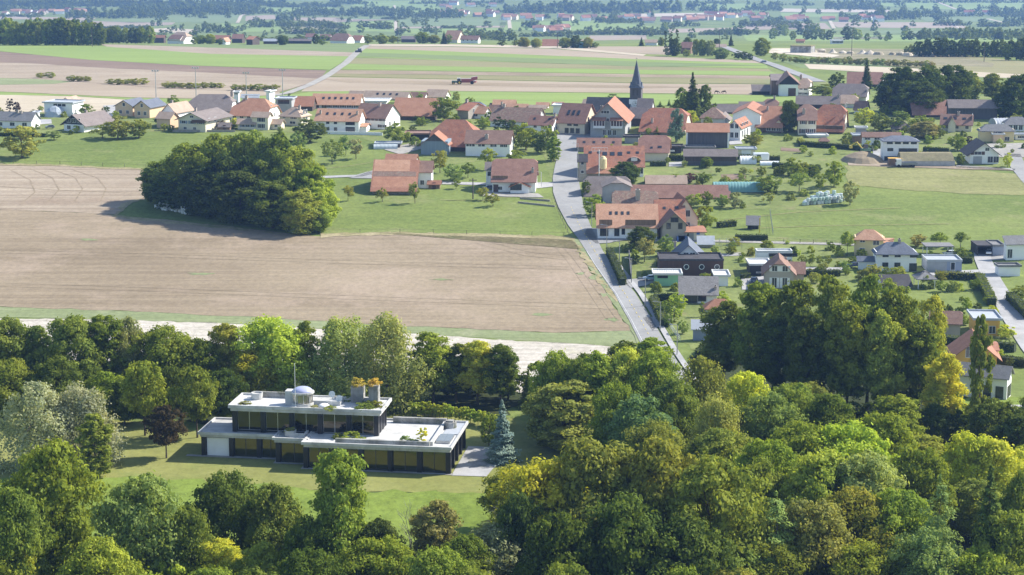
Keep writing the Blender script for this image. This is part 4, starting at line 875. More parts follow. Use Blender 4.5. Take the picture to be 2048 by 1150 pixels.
house('C', 'orange roofed farmhouse with cream dormer right of the blank white house', B(x=(1690,1890), b=392, e=340, r=172, yaw=14, q=.9, wall='wood', roof='orange', chim=[(.35,.8,.7,1)], wins=[(3,1,1.4,1.6,.5,.9)]), B(x=(1838,1905), b=390, e=325, r=285, rid='y', d=6, yaw=14, roof='orange', wall='cream'), name='farmhouse')
house('C', 'white house with dark red-brown hipped roof and small front gable', B(x=(1238,1425), b=318, e=262, r=180, q=.1, yaw=10, roof='mottled', wall='white'), B(x=(1362,1460), b=315, e=282, r=238, rid='y', d=9, yaw=12, roof='greybrown', wall='white', wins=[(1,1.4,.8,1,.5,.5)]))
house('C', 'long dark grey-brown roof in front of the horse pasture', B(x=(1300,1580), b=235, e=215, r=158, q=.6, yaw=8, roof='greybrown', wall='wood'), name='barn', cat='barn')
house('C', 'dark low roof behind the blank white house', B(x=(1555,1750), b=205, e=190, r=138, yaw=6, roof='greybrown', wall='wood'), name='barn', cat='barn')
house('C', 'small red hipped house with chimney at the pasture edge', B(x=(1752,1860), b=200, e=165, r=115, q=.5, yaw=10, roof='brown', wall='white', chim=[(.75,.95,.7,1.2)]))
house('C', 'small tan roofed house peeping out right of the church', B(x=(765,820), b=205, e=190, r=160, q=.5, yaw=10, roof='tan'))
r, i_ = house('C', 'long low machinery shed with grey sheet roof and dark open front', B(x=(1103,1528), b=658, e=578, r=534, yaw=2, rid='s', wall='wood', roof='greybrown', base=('woodg',1.2)), name='shed', cat='shed')
house('C', 'small cream flat-roofed shed right of the machinery shed', B(x=(1535,1680), b=578, e=530, r=514, rid='f', yaw=2, wall='cream', roof='light', doors=[('garage_door',.5,3,2.2,WA['white'])]), name='shed', cat='shed')
house('C', 'low sheds with pale roofs tucked behind the machinery shed', B(x=(1120,1345), b=540, e=516, r=500, rid='f', yaw=2, wall='wood', roof='eternit'), name='shed', cat='shed')
r, i_ = house('J', 'old house with dark brown roof and shadowed front gable at the road', B(x=(610,1215), b=905, e=880, r=628, yaw=0, q=.75, wall='stone', roof='greybrown', pitch=40), B(x=(860,1225), b=990, e=765, r=680, rid='y', d=8, q=.6, wall='grey', roof='greybrown'), name='farmhouse')
house('J', 'grey stone annexe squeezed between the road and the red lower roof', B(x=(520,625), b=700, e=420, r=340, yaw=2, rid='s', wall='stone', roof='dark', wins=[(1,3,.8,1,.5,.5),(1,6,.8,1,.5,.5)]), name='annexe', cat='house')
house('J', 'small tan roofed outbuilding in the orchard', B(x=(1442,1975), b=745, e=712, r=615, yaw=1, wall='woodl', roof='tan'), name='outbuilding', cat='shed')
house('C', 'very long low red sheet roof of a stable in the middle of the village', B(x=(660,1450), b=925, e=878, r=820, yaw=1, wall='stone', roof='maroon'), B(x=(880,1470), b=935, e=918, r=880, yaw=1, rid='s', wall='stone', roof='maroon'), name='stable', cat='stable')
r, i_ = house('J', 'house with mossy mottled brown roof and tall chimney behind the long tan roof', B(x=(995,1580), b=1130, e=1015, r=825, yaw=2, q=.8, wall='stone', roof='mottled', chim=[(.56,.45,1.2,2.4)]))
r, i_ = house('E', 'large converted barn with long tan roof, four roof windows and white ground floor', B(x=(474,958), b=442, e=330, r=154, yaw=1, roof='salmon', wall='white', ov=.9, wins=[(1,.8,1.2,1.9,.08,.08),(1,.8,.9,1.9,.14,.14),(1,.8,1.1,2,.32,.32),(1,1.2,.7,1.4,.43,.43)], frame=DFRAME, sky=[(4,.22,.52,.55,.65,1.1)]), B(x=(955,1180), b=430, e=292, r=118, yaw=1, roof='brick', wall='woodl', sky=[(1,.3,.3,.58,.7,.8),(1,.75,.75,.6,.9,.9)]), B(x=(1088,1290), b=402, e=268, r=118, rid='y', d=12, yaw=-5, roof='brick', wall='cream', wins=[(1,1,1,2,.6,.6),(1,4.5,1,1.6,.6,.6)]), name='barn', cat='barn')
w = i_[0]['W']; mb = MB(); mb.box(.02*w, .24*w, -.1, -.03, 3.2, 4.9); mb.box(.46*w, .98*w, -.1, -.03, 3.2, 4.9); extra(r, i_, 'board_panel', mb, WA['woodl'])
r, i_ = house('E', 'beige boarded house with triangular glazed gable and red tiled side roof', B(x=(1003,1196), b=458, e=318, r=230, rid='y', d=15, yaw=-4, wall='taupe', roof='brown', ov=.9, ove=.8, wins=[(2,3.6,.9,1.6,.25,.75),(1,5.6,1.8,1.2,.5,.5)], frame=DFRAME), B(x=(1198,1350), b=458, e=385, r=352, rid='x', d=9, yaw=0, wall='cream', roof='red', wins=[(1,1.2,.7,.9,.08,.08)], doors=[('door',.28,1.1,2.2,SHUT['grey'])]))
w = i_[1]['W']; mb = MB(); mb.box(w*.55, w*.72, -.08, -.02, 1.6, 2.4); extra(r, i_, 'blue_board', mb, solid('blue_panel', (.06,.18,.55)), 1)
house('E', 'grey-roofed gabled house with white front behind the brown box house', B(x=(1085,1345), b=700, e=612, r=492, rid='y', d=11, yaw=4, wall='white', roof='slate', ov=.5, ove=.6, wins=[(2,3.0,1.1,1.2,.42,.62)], chim=[(.2,.85,.6,.8)]))
r, i_ = house('E', 'chocolate-brown flat box house with three round windows on a green base', B(x=(978,1500), b=765, e=622, r=610, rid='f', d=9, yaw=1, wall='choc', roof='dark', ov=.1), B(x=(942,1148), b=828, e=736, r=722, rid='f', d=5, yaw=1, wall='green', roof='white', wins=[(1,2.6,2.2,.6,.3,.3)], frame=DFRAME), B(x=(1440,1540), b=830, e=750, r=738, rid='f', d=6, yaw=1, wall='white', roof='white'))
w, hw = i_[0]['W'], i_[0]['hw']
for u in (.42, .66, .9):
    fr = MB(); fr.lathe([(.62,-.06),(.62,.05),(.5,.05),(.5,-.06)], 24); a = fr.build('window', FRAME, r); pn = MB(); pn.lathe([(.5,-.03),(.5,.02)], 24); p_ = pn.build('pane', GLASS, a)
    a.matrix_basis = i_[0]['M'] @ Matrix.Translation((u*w, -.05, hw*.66)) @ Matrix.Rotation(math.pi/2, 4, 'X')
mb = MB(); w1, h1 = i_[1]['W'], i_[1]['hw']
for k in range(12): mb.tube((k*w1/11, -.05, h1+.1), (k*w1/11, -.05, h1+1.2), .025, n=4)
mb.tube((0,-.05,h1+1.2), (w1,-.05,h1+1.2), .03, n=4); mb.tube((0,-.05,h1+.8), (w1,-.05,h1+.8), .02, n=4); extra(r, i_, 'railing', mb, METAL, 1)
house('E', 'white house with weathered grey sheet roof below the brown box house', B(x=(1148,1446), b=970, e=880, r=748, yaw=4, roof='eternit', wall='white', ov=.8, wins=[(1,.2,2.6,2.1,.3,.3),(1,.6,1.6,1.4,.6,.6)], frame=DFRAME, chim=[(.96,.2,.5,.6)]))
house('E', 'low red-tiled pavilion next to the weathered grey roof', B(x=(1358,1590), b=1048, e=1005, r=935, q=0, yaw=2, roof='red', wall='white'), name='pavilion', cat='garage')
r, i_ = house('F', 'white flat-roofed cube house with a long dark window', B(x=(48,302), b=470, e=378, r=360, rid='f', yaw=0, wall='white', roof='white', ov=.05, wins=[(1,5.0,6.6,1.5,.74,.74)], frame=DFRAME))
r, i_ = house('F', 'white carport with flat roof beside the white cube house', B(x=(0,150), b=545, e=470, r=455, rid='f', d=7, yaw=0, wall='black', roof='white', ov=.3), name='carport', cat='carport')
house('F', 'taupe house with brown-red gabled roof and white shutters', B(x=(104,310), b=638, e=522, r=428, rid='y', q=.7, d=9, yaw=6, wall='taupe', roof='brown', ov=.7, wins=[(2,4.0,1.1,1.2,.34,.7,'white'),(2,.3,1,2.2,.34,.7,'white')]), B(x=(240,384), b=600, e=520, r=445, yaw=6, wall='taupe', roof='brown', chim=[(.1,.9,.5,1.2)]))
house('F', 'yellow two-storey house with salmon hipped roof', B(x=(752,952), b=402, e=268, r=214, q=0, yaw=8, wall='yellow', roof='salmon', ov=.9, wins=[(1,1.4,1.1,1.3,.27,.27),(1,4.9,1.1,1.2,.27,.27),(1,4,1.4,2.3,.75,.75)], shut=None), B(x=(952,1010), b=380, e=305, r=275, q=0, yaw=8, wall='yellow', roof='salmon', d=6))
house('F', 'white two-storey house with blue-grey hipped roof and dark windows', B(x=(905,1192), b=514, e=374, r=304, q=0, yaw=2, wall='white', roof='slate', ov=.8, wins=[(2,4.8,1.2,1.2,.23,.53),(1,4.7,1.6,1.2,.93,.93),(2,1.6,1.2,1.2,.23,.53),(1,.2,1.6,2.4,.92,.92)], frame=DFRAME, chim=[(.6,.95,.6,.8)]))
house('F', 'small white garage with blue-grey roof left of the white hipped house', B(x=(778,904), b=500, e=432, r=415, yaw=2, rid='s', wall='white', roof='slate', doors=[('garage_door',.6,4,2.3,WA['white'])]), name='garage', cat='garage')
house('F', 'blue-grey flat-roofed double garage', B(x=(1272,1520), b=518, e=442, r=430, rid='f', d=7, yaw=1, wall='blue', roof='light', ov=.1, wins=[(1,.6,.9,2,.74,.74)], doors=[('garage_door',.28,4.6,2.6,WA['grey'])]), name='garage', cat='garage')
house('F', 'white house with grey roof at the right frame edge', B(x=(1835,2060), b=430, e=310, r=265, yaw=-8, wall='white', roof='grey', rid='s', wins=[(1,.6,1.1,2.2,.12,.12),(1,3,1.2,1.1,.7,.7)]))
r, i_ = house('F', 'dark carport with grey flat roof sheltering a white car', B(x=(1742,1828), b=402, e=334, r=322, rid='f', d=7, yaw=0, wall='blue', roof='grey', ov=.1), name='carport', cat='carport')
mb = MB(); s_ = scale(zy('F',402)); wl = (1742-1632)/3.593/s_; hw = i_[0]['hw']; mb.box(-wl, 0, 6.8, 7, -.5, hw); mb.box(-wl, -wl+.2, .0, 6.8, -.5, hw); mb.box(-wl-.1, -.1, -.1, 7.1, hw, hw+.3); extra(r, i_, 'open_bay', mb, RO['dark'])
house('F', 'small white flat-roofed garden pavilion beside the estate road', B(x=(1785,1940), b=548, e=480, r=462, rid='f', yaw=-2, wall='white', roof='grey', ov=.3), name='pavilion', cat='pavilion')
r, i_ = house('F', 'low house whose roof is covered with dark solar panels', B(x=(962,1155), b=640, e=612, r=536, yaw=-6, q=1, wall='white', roof='dark', pitch=30), name='house')
r, i_ = house('D', 'large cream farmhouse with bright mottled red half-hipped roof', B(x=(300,520), b=575, e=540, r=332, yaw=15, q=.75, wall='cream', roof='brick', ov=.9, pitch=42, base=('wood',2.6), side=[(3,1,1,1.4,.2,.8),(3,4.5,1,1.3,.2,.8),(2,8,1,1.2,.35,.65)]), B(x=(152,300), b=590, e=458, r=330, rid='x', q=.6, yaw=6, wall='cream', roof='brown', wins=[(2,.8,1.2,1.5,.28,.75,'brown'),(2,4.2,1,1.4,.28,.75,'brown')], chim=[(.3,.4,.9,1.4)]), name='farmhouse')
house('D', 'barn with long grey roof behind the cream farmhouse', B(x=(142,490), b=365, e=325, r=262, yaw=10, roof='greybrown', wall='wood', chim=[(.97,.9,.8,1)]), name='barn', cat='barn')
house('D', 'tan roofed house joined behind the cream farmhouse', B(x=(490,640), b=360, e=318, r=252, q=.6, yaw=12, roof='tan', wall='white'))
house('D', 'white end house with brown roof right of the cream farmhouse', B(x=(625,712), b=412, e=372, r=302, yaw=20, roof='brown', wall='white', side=[(2,1,1,1.3,.3,.6)]))
house('D', 'house with wide brown half-hipped roof and balcony below the red barn', B(x=(450,715), b=300, e=248, r=158, q=.65, yaw=16, roof='greybrown', wall='white', ov=1.2, side=[(3,3,1.1,1.4,.2,.7)]))
house('D', 'large red roofed barn behind the lone spruce', B(x=(570,850), b=185, e=155, r=60, yaw=10, roof='maroon', wall='wood'), name='barn', cat='barn')
house('D', 'grey gabled shed with white end right of the red barn', B(x=(812,885), b=212, e=178, r=138, rid='y', d=8, yaw=20, roof='grey', wall='white'), name='shed', cat='shed')
house('D', 'dark gabled barn with white base and brown door', B(x=(-5,148), b=262, e=150, r=86, rid='y', d=20, yaw=5, wall='black', roof='brown', ov=1.2, ove=1, base=('white',4.6), doors=[('door',.68,3,3.2,SHUT['brown'])]), B(x=(-70,20), b=250, e=130, r=75, d=18, yaw=5, roof='greybrown', wall='woodl'), name='barn', cat='barn')
house('D', 'white farmhouse with tan roof joined to the dark gabled barn', B(x=(150,236), b=256, e=188, r=112, q=.6, yaw=18, wall='white', roof='tan', wins=[(2,.8,1.4,1.2,.3,.7,'grey'),(2,4,1.2,1.3,.3,.7)], chim=[(.1,1,.9,1.2)]), name='farmhouse')
house('H', 'dark open shed with lean-to roof left of the gabled barn', B(x=(460,560), b=556, e=530, r=500, yaw=0, rid='s', wall='black', roof='greybrown'), name='shed', cat='shed')
house('D', 'long barn with brown roof in front of the dark wood', B(x=(1118,1415), b=440, e=412, r=294, yaw=2, roof='maroon', wall='wood'), name='barn', cat='barn')
r, i_ = house('D', 'higher boarded barn with grey roof and a cross gable', B(x=(1418,1820), b=455, e=342, r=292, yaw=3, roof='greybrown', wall='woodg', ov=1.2), B(x=(1460,1690), b=440, e=378, r=322, rid='y', d=9, yaw=3, roof='maroon', wall='woodg', ov=.8), name='barn', cat='barn')
house('D', 'cream chalet with brown roof, dormers and white balcony', B(x=(1355,1600), b=556, e=490, r=414, yaw=14, wall='cream', roof='brown', ov=.9, wins=[(3,.9,1,1.5,.2,.85)], sky=[(3,.14,.75,.5,1.2,1)], side=[(2,.6,1.6,2,.3,.65),(2,3.6,1.6,1.8,.3,.65)], chim=[(.55,.95,.8,1)]), B(x=(1412,1470), b=566, e=490, r=440, rid='y', d=7, yaw=10, wall='cream', roof='brown'), name='chalet')
house('D', 'yellow bungalow with grey-brown hipped roof', B(x=(942,1090), b=562, e=522, r=474, yaw=4, q=.2, wall='yellow', roof='greybrown', ov=.8, wins=[(1,.9,1.8,1.2,.3,.3),(1,.9,1,1.2,.75,.75)]))
house('D', 'long low white house with pink-brown roof behind the new white house', B(x=(696,1005), b=688, e=598, r=565, yaw=3, wall='white', roof='brown', wins=[(2,3.2,1.6,1.2,.12,.38),(2,.4,1.4,1.2,.3,.6)]))
r, i_ = house('D', 'new white house with dark hipped roof above a rubble-faced terrace wall', B(x=(864,1158), b=808, e=634, r=594, q=0, yaw=2, wall='white', roof='slate', ov=.8, pitch=22, wins=[(4,7.4,1.6,1.1,.18,.86),(1,4.4,1.6,1.1,.2,.2),(1,3.2,5.4,2.2,.7,.7),(1,0,5,2,.28,.28)], frame=DFRAME))
mb = MB(); s_ = scale(zy('D',850)); w_ = (1468-1008)/4.1967/s_
mb.box(0, w_, 0, 6, -.8, 1.6, 0); mb.add([(0,-.05,1.6),(w_,-.05,1.6),(w_-.3,3.2,3.6),(.5,3.2,3.6),(0,6,1.6),(w_,6,1.6),(w_-.3,6,3.6),(.5,6,3.6)], [(0,1,2,3),(3,2,6,7),(1,5,6,2),(0,3,7,4),(4,7,6,5)], 1)
o = mb.build('terrace_wall', [CONC, ROUGH]); o.location = zat('D', 1008, 850); tag(o, 'concrete and rubble terrace wall below the new white house', 'wall')
r, i_ = house('D', 'white gabled house with dark roof and garage door beside the grave-like yard', B(x=(1590,1830), b=830, e=745, r=655, rid='y', d=12, yaw=2, wall='white', roof='dark', ov=.9, ove=1, wins=[(1,3.8,2,1.2,.28,.28,'brown'),(1,5.4,1.1,1.2,.6,.6),(2,.6,1.5,2.4,.72,.92)], doors=[('garage_door',.28,2.6,2.3,WA['grey'])]))
tag(r, 'white gabled house with dark roof and garage door left of the gravel yard')
house('D', 'yellow and peach house with grey hipped roof and central balcony', B(x=(1676,1960), b=645, e=540, r=500, q=0, yaw=4, wall='yellow', roof='grey', ov=.9, wins=[(1,4.8,1,1,.1,.1),(1,.6,2.2,1.8,.55,.55),(1,.6,1.4,1.8,.8,.8),(1,3.8,2.4,2,.52,.52)]), B(x=(1790,1870), b=655, e=585, r=575, rid='f', d=2.5, yaw=4, wall='peach', roof='white'))
house('D', 'white house with grey mansard roof at the right frame edge', B(x=(1895,2090), b=556, e=495, r=436, q=.2, yaw=6, wall='white', roof='grey', wins=[(4,.6,1.2,2,.2,.85)]))
house('D', 'small white chapel-like annexe with dark windows at the right frame edge', B(x=(1975,2090), b=628, e=590, r=578, rid='f', yaw=3, wall='white', roof='light', wins=[(3,1,1,1.1,.3,.8)]), name='annexe', cat='house')
house('D', 'small pale flat-roofed hut behind the long low white house', B(x=(640,722), b=580, e=532, r=522, rid='f', yaw=6, wall='grey', roof='white'), name='hut', cat='shed')
house('D', 'wooden red-brown shed left of the long low white house', B(x=(622,692), b=660, e=596, r=580, rid='f', yaw=2, wall='woodl', roof='light'), name='shed', cat='shed')
house('D', 'dark little garden hut with hipped roof by the hedge', B(x=(335,405), b=660, e=632, r=612, q=.2, yaw=4, wall='wood', roof='brown'), name='hut', cat='shed')
house('D', 'white flat roof of a shelter before the cream farmhouse', B(x=(240,395), b=612, e=598, r=576, rid='f', d=5, yaw=2, wall='white', roof='white'), name='shelter', cat='shed')
# houses among the trees at the right
r, i_ = house('Z', 'ochre yellow house with red gabled roof at the lower right', B(x=(1908,1990), b=758, e=712, r=680, rid='y', d=9, yaw=8, wall='ochre', roof='red', ov=1, ove=.8, wins=[(1,4.2,1.2,2,.35,.35),(2,.6,1.2,2,.3,.7)], frame=FRAME), B(x=(1975,1992), b=745, e=700, r=686, d=7, yaw=8, wall='ochre', roof='red'))
house('Z', 'white house with dark grey roof and two roof windows at the lower right', B(x=(1920,2008), b=796, e=750, r=728, yaw=24, wall='white', roof='grey', wins=[(2,.3,1.2,2,.6,.85)], side=[(2,.3,1.4,2,.3,.7)], sky=[(2,.5,.62,.75,.9,.9)], frame=DFRAME))
house('Z', 'ochre flat-roofed house with pale roof edge beside the estate road', B(x=(1950,1998), b=672, e=640, r=634, rid='f', d=8, yaw=4, wall='ochre', roof='light', wins=[(2,.6,1.2,1.4,.3,.7)]))
house('Z', 'taupe house with red roof half hidden by the yellowing slender tree', B(x=(1862,1918), b=678, e=644, r=622, q=.8, yaw=12, wall='taupe', roof='brown'))
house('Z', 'pale blue-grey hut behind the bushes at the road', B(x=(1386,1420), b=682, e=656, r=643, yaw=4, rid='s', wall='blue', roof='light'), name='hut', cat='shed')
house('Z', 'red tiled roof hidden deep behind the tall grove', B(x=(1725,1768), b=668, e=650, r=636, yaw=4, roof='red', wall='white'))
house('E', 'small pale-roofed garden shed on the meadow edge', B(x=(1300,1418), b=514, e=478, r=428, yaw=2, rid='s', wall='stone', roof='light'), name='shed', cat='shed')
house('E', 'dark slanted-roof cabin with yellow pole on the meadow', B(x=(1700,1790), b=362, e=302, r=272, yaw=6, rid='s', wall='black', roof='grey', ov=1.2), name='cabin', cat='shed')
house('Z', 'low dark shelter with a flat roof on the orchard meadow', B(x=(752,800), b=296, e=288, r=284, rid='f', d=4, wall='wood', roof='light'), name='shelter', cat='shed')
house('B', 'farm shelter with black walls for its shaded open interior under the walnut tree', B(x=(50,240), b=460, e=405, r=388, rid='f', d=8, wall='black', roof='brown'), name='shelter', cat='shed')  # shade inside the open shelter is put into black walls
# farms on the plateau edge
for z, lab, *bs in [
 ('M','red-roofed farm shed left of the big hipped farmhouse on the ridge', B(x=(1218,1345), b=352, e=306, r=288, yaw=12, wall='wood', roof='red')),
 ('M','big hipped farmhouse with tan roof on the ridge', B(x=(1368,1510), b=358, e=330, r=263, q=.5, yaw=24, wall='white', roof='tan'), B(x=(1385,1480), b=358, e=318, r=285, yaw=24, rid='x', wall='white', roof='brown', d=8)),
 ('M','farm with red barn roof and small white gable on the ridge', B(x=(1752,1870), b=355, e=320, r=290, yaw=12, wall='wood', roof='red'), B(x=(1815,1850), b=365, e=335, r=312, rid='y', d=8, yaw=14, wall='white', roof='salmon')),
 ('M','brown roofed ridge house right of the small white gable', B(x=(1900,1985), b=352, e=315, r=280, yaw=8, wall='wood', roof='maroon')),
 ('N','ridge barn with bright red roof and pale right gable', B(x=(-30,22), b=368, e=322, r=298, yaw=22, wall='wood', roof='red', d=10)),
 ('N','ridge shed with pale blue-grey roof', B(x=(110,225), b=360, e=334, r=318, yaw=4, wall='wood', roof='light')),
 ('N','long low ridge shed with grey-brown roof and dark front', B(x=(300,500), b=358, e=332, r=318, yaw=4, wall='black', roof='greybrown')),
 ('N','two-part ridge house with red roof behind the low shed', B(x=(455,530), b=335, e=302, r=275, yaw=10, wall='white', roof='maroon')),
 ('N','large farmhouse with brown half-hipped roof and white right end on the ridge', B(x=(655,795), b=355, e=330, r=274, q=.6, yaw=22, wall='white', roof='brown'), B(x=(570,655), b=335, e=310, r=282, yaw=10, wall='white', roof='maroon')),
 ('N','small ridge house with red roof beside the brown half-hipped one', B(x=(828,905), b=350, e=328, r=290, q=.8, yaw=20, wall='white', roof='red')),
 ('N','dark boarded shed with pale roof on the ridge', B(x=(1240,1355), b=348, e=318, r=296, yaw=4, wall='wood', roof='greybrown')),
 ('N','tall salmon-roofed house on the ridge', B(x=(1590,1700), b=352, e=320, r=250, q=1, yaw=22, wall='cream', roof='salmon', d=14)),
 ('N','long white house with red-brown roof and four windows on the ridge', B(x=(1725,1868), b=355, e=322, r=292, yaw=14, wall='white', roof='brown', wins=[(4,2.5,1,1.2,.15,.9)])),
 ('O','red roof between bushes on the ridge', B(x=(345,470), b=380, e=372, r=322, yaw=8, wall='wood', roof='red')),
 ('O','white house with tan roof standing alone beyond the ridge', B(x=(1190,1285), b=372, e=345, r=325, yaw=8, wall='white', roof='tan')),
 ('O','brown farmhouse with red roof among the poplars', B(x=(1480,1560), b=440, e=388, r=345, yaw=20, wall='woodl', roof='maroon')),
 ('O','low tan roofs right of the poplars', B(x=(1735,1850), b=388, e=380, r=360, yaw=6, wall='white', roof='tan')),
 ('P','small orange house at the quarry rim', B(x=(345,405), b=322, e=305, r=292, yaw=10, wall='peach', roof='red')),
 ('P','white hall with dark windows beyond the quarry', B(x=(612,695), b=328, e=306, r=302, rid='f', d=8, wall='white', roof='white', wins=[(3,1,2.5,1.6,.2,.85)])),
]: house(z, lab, *bs, name='farmhouse')
# ------------------------------------------------------------------ the villa on the lawn
CONCW = field('weathered_concrete', (.43,.425,.40), (.60,.59,.565), .4, .4, 0, .4, .25, (.33,.32,.29), .15, (.56,.7))
DIRTYC = field('stained_concrete', (.24,.23,.21), (.48,.47,.44), .5, .5, 0, .4, .3, (.15,.16,.11), .2, (.5,.64))
MEMB = field('roof_membrane', (.45,.445,.425), (.64,.635,.615), .25, .25, 0, .4, .35, (.36,.35,.31), .15, (.55,.72))
BLACKM = solid('black_cladding', (.018,.018,.02), .35, .2)
m, t, b, N, L = newmat('golden_glass'); b.inputs['Base Color'].default_value = (.12,.115,.045,1); b.inputs['Metallic'].default_value = .9; b.inputs['Roughness'].default_value = .06; GOLD = m
m, t, b, N, L = newmat('tree_reflection_glass'); b.inputs['Base Color'].default_value = (.075,.068,.05,1); b.inputs['Metallic'].default_value = .9; b.inputs['Roughness'].default_value = .05; DARKREFL = m  # upper panes: tree reflections and room darkness put into the base colour
m, t, b, N, L = newmat('violet_dome_glass'); b.inputs['Base Color'].default_value = (.42,.43,.60,1); b.inputs['Roughness'].default_value = .25; b.inputs['Specular IOR Level'].default_value = .7; DOME = m
m, t, b, N, L = newmat('rotunda_glass'); b.inputs['Base Color'].default_value = (.35,.33,.28,1); b.inputs['Metallic'].default_value = .6; b.inputs['Roughness'].default_value = .12; ROTG = m
VY = R(8); VO = at(404.5, 912); villa = empty('villa', VO, -VY); tag(villa, 'two-storey black and glass villa with white flat roof terraces on the lawn', 'villa')
VM = Matrix.Translation(VO) @ Matrix.Rotation(-VY, 4, 'Z')
def vp(name, mb, mats, parent=None): return mb.build(name, mats, parent or villa)
def vbox(name, mats, *bx, parent=None):
    mb = MB()
    for q in bx: mb.box(*q)
    return vp(name, mb, mats, parent)
vbox('wall', BLACKM, (.5,12.6,.5,8,-1,3.2), (12.6,17.6,-1.5,8,-1,3.3), (17.6,40.2,-3.9,10.4,-1,3.38))
vbox('upper_wall', BLACKM, (4.9,28.1,1.7,7.9,3.9,7.3))
def vwin(u0, u1, v, z0, z1, face=0):
    w = u1-u0; a = MB(); e = .07
    for q in ((-w/2,w/2,-.04,.04,0,e),(-w/2,w/2,-.04,.04,z1-z0-e,z1-z0),(-w/2,-w/2+e,-.04,.04,0,z1-z0),(w/2-e,w/2,-.04,.04,0,z1-z0),(-.05,.05,-.05,.04,0,z1-z0)): a.box(*q)
    o = a.build('window', DFRAME if z0 < 2 else METAL, villa)
    o.location = ((u0+u1)/2, v, z0) if face == 0 else (v, (u0+u1)/2, z0); o.rotation_euler[2] = 0 if face == 0 else math.pi/2
    p = MB(); p.box(-w/2+e, w/2-e, -.01, .02, e, z1-z0-e); p.build('pane', GOLD if z0 < 2 else DARKREFL, o)
def vcol(u, v, z0, z1, w=.75): vbox('column', BLACKM, (u-w/2, u+w/2, v-w/2, v+w/2, z0, z1))
C1 = [.3,4.8,9.3]; C2 = [12.9,17.4]; C3 = [17.9,22,26.6,31.2,35.8,40.3]
for u in C1: vcol(u, .3, -.8, 3.2)
for u in (12.9,): vcol(u, -1.7, -.8, 3.3)
for u in C3: vcol(u, -4.1, -.8, 3.38)
for k in range(1, 5): vcol(40.3, -4.1+k*3.55, -.8, 3.38, .6)
vbox('garage_door', WA['white'], (.75,4.4,.28,.4,.05,3.0))
vwin(5.2, 8.9, .4, .1, 3.1); vwin(9.7, 12.5, .4, .1, 3.1); vwin(13.3, 17.5, -1.6, .1, 3.2)
for a, b_ in zip(C3, C3[1:]): vwin(a+.42, b_-.42, -4.0, .1, 3.3)
for k in range(4): vwin(-4.1+k*3.55+.35, -4.1+(k+1)*3.55-.35, 40.3, .1, 3.3, 1)
CU = [5.1,9.7,14.3,18.9,23.5,27.9]
for u in CU: vcol(u, 1.5, 3.9, 7.3)
for a, b_ in zip(CU, CU[1:]): vwin(a+.42, b_-.42, 1.6, 4.15, 7.2)
for k in range(1, 4): vcol(27.9, 1.5+k*2.1, 3.9, 7.3, .55)
for k in range(3): vwin(1.5+k*2.1+.3, 1.5+(k+1)*2.1-.3, 27.9, 4.15, 7.2, 1)
def fascia(name, x0, x1, y0, y1, z0, h, o=.7, floor=None):
    mb = MB()
    mb.box(x0-o*.55, x1+o*.55, y0-o*.55, y1+o*.55, z0, z0+h*.42, 0); mb.box(x0-o*.5, x1+o*.5, y0-o*.5, y1+o*.5, z0+h*.42, z0+h*.5, 1)
    zt = z0+h
    mb.box(x0-o, x1+o, y0-o, y1+o, z0+h*.5, z0+h*.66, 0)
    for q in ((x0-o,x1+o,y0-o,y0-o+.3),(x0-o,x1+o,y1+o-.3,y1+o),(x0-o,x0-o+.3,y0-o+.3,y1+o-.3),(x1+o-.3,x1+o,y0-o+.3,y1+o-.3)): mb.box(*q, z0+h*.66, zt, 0)
    f = vp(name, mb, [CONCW, BLACKM])
    fl = MB(); fl.box(x0-o+.31, x1+o-.31, y0-o+.31, y1+o-.31, z0+h*.66, z0+h*.66+.03); vp('roof_terrace', fl, floor or MEMB, f)
fascia('roof_edge', .2, 12.0, .2, 8.2, 3.2, .85, floor=CONC)
fascia('roof_edge', 12.75, 17.2, -1.8, 3, 3.3, .86, floor=CONCW)
fascia('roof_edge', 18.0, 40.2, -4.1, 10.6, 3.38, .9, floor=MEMB)
fascia('roof_edge', 4.9, 28.2, 1.4, 8.2, 7.3, 1.0)
vbox('parapet', DIRTYC, (22.5,37.3,-3.9,-3.3,4.0,4.75)); vbox('parapet', DIRTYC, (28.9,37.6,9.6,10.2,4.0,4.9))
vbox('parapet', CONCW, (37.2,37.7,-3.2,9.5,4.0,4.6)); vbox('parapet', DIRTYC, (6.5,13.8,7.5,7.9,8.0,8.9))
vbox('parapet', CONCW, (14.6,17,-1.2,-.9,3.9,4.6), (16.8,17.1,-.9,1,3.9,4.6))
vbox('parapet', CONCW, (15.9,21.6,3.8,6.2,8.0,8.7)); vbox('parapet', CONCW, (21.2,26,6.6,7.0,8.0,8.75))
vbox('roof_panel', RO['light'], (38.1,40.5,3.5,10.3,4.08,4.14)); o = vbox('skylight', METAL, (37.9,40.1,-1.8,2.6,4.05,4.4))
for k in range(2): p = MB(); p.box(38.0+k*1.08, 38.98+k*1.08, -1.7, 2.5, 4.395, 4.43); p.build('pane', ROTG, o)
mb = MB(); mb.lathe([(1.0,0),(1.0,1.0),(.75,1.0),(.75,.4)], 20, (38.6,7.6,4.05)); mb.box(38.1,39.1,7.1,8.1,4.9,5.3); vp('vent', mb, DIRTYC)
mb = MB(); mb.box(12.9,14.2,3.0,4.6,8.0,10.3); vp('service_block', mb, CONCW)
mb = MB(); mb.lathe([(1.75,0),(1.75,.45),(1.62,.45),(1.62,1.95),(1.8,1.95),(1.8,2.15)], 28, (15.6,3.6,8.02)); rot_ = vp('rotunda', mb, ROTG); mb = MB()
for k in range(10): a = 2*math.pi*k/10; mb.box(15.6+1.64*math.cos(a)-.05, 15.6+1.64*math.cos(a)+.05, 3.6+1.64*math.sin(a)-.05, 3.6+1.64*math.sin(a)+.05, 8.45, 9.97)
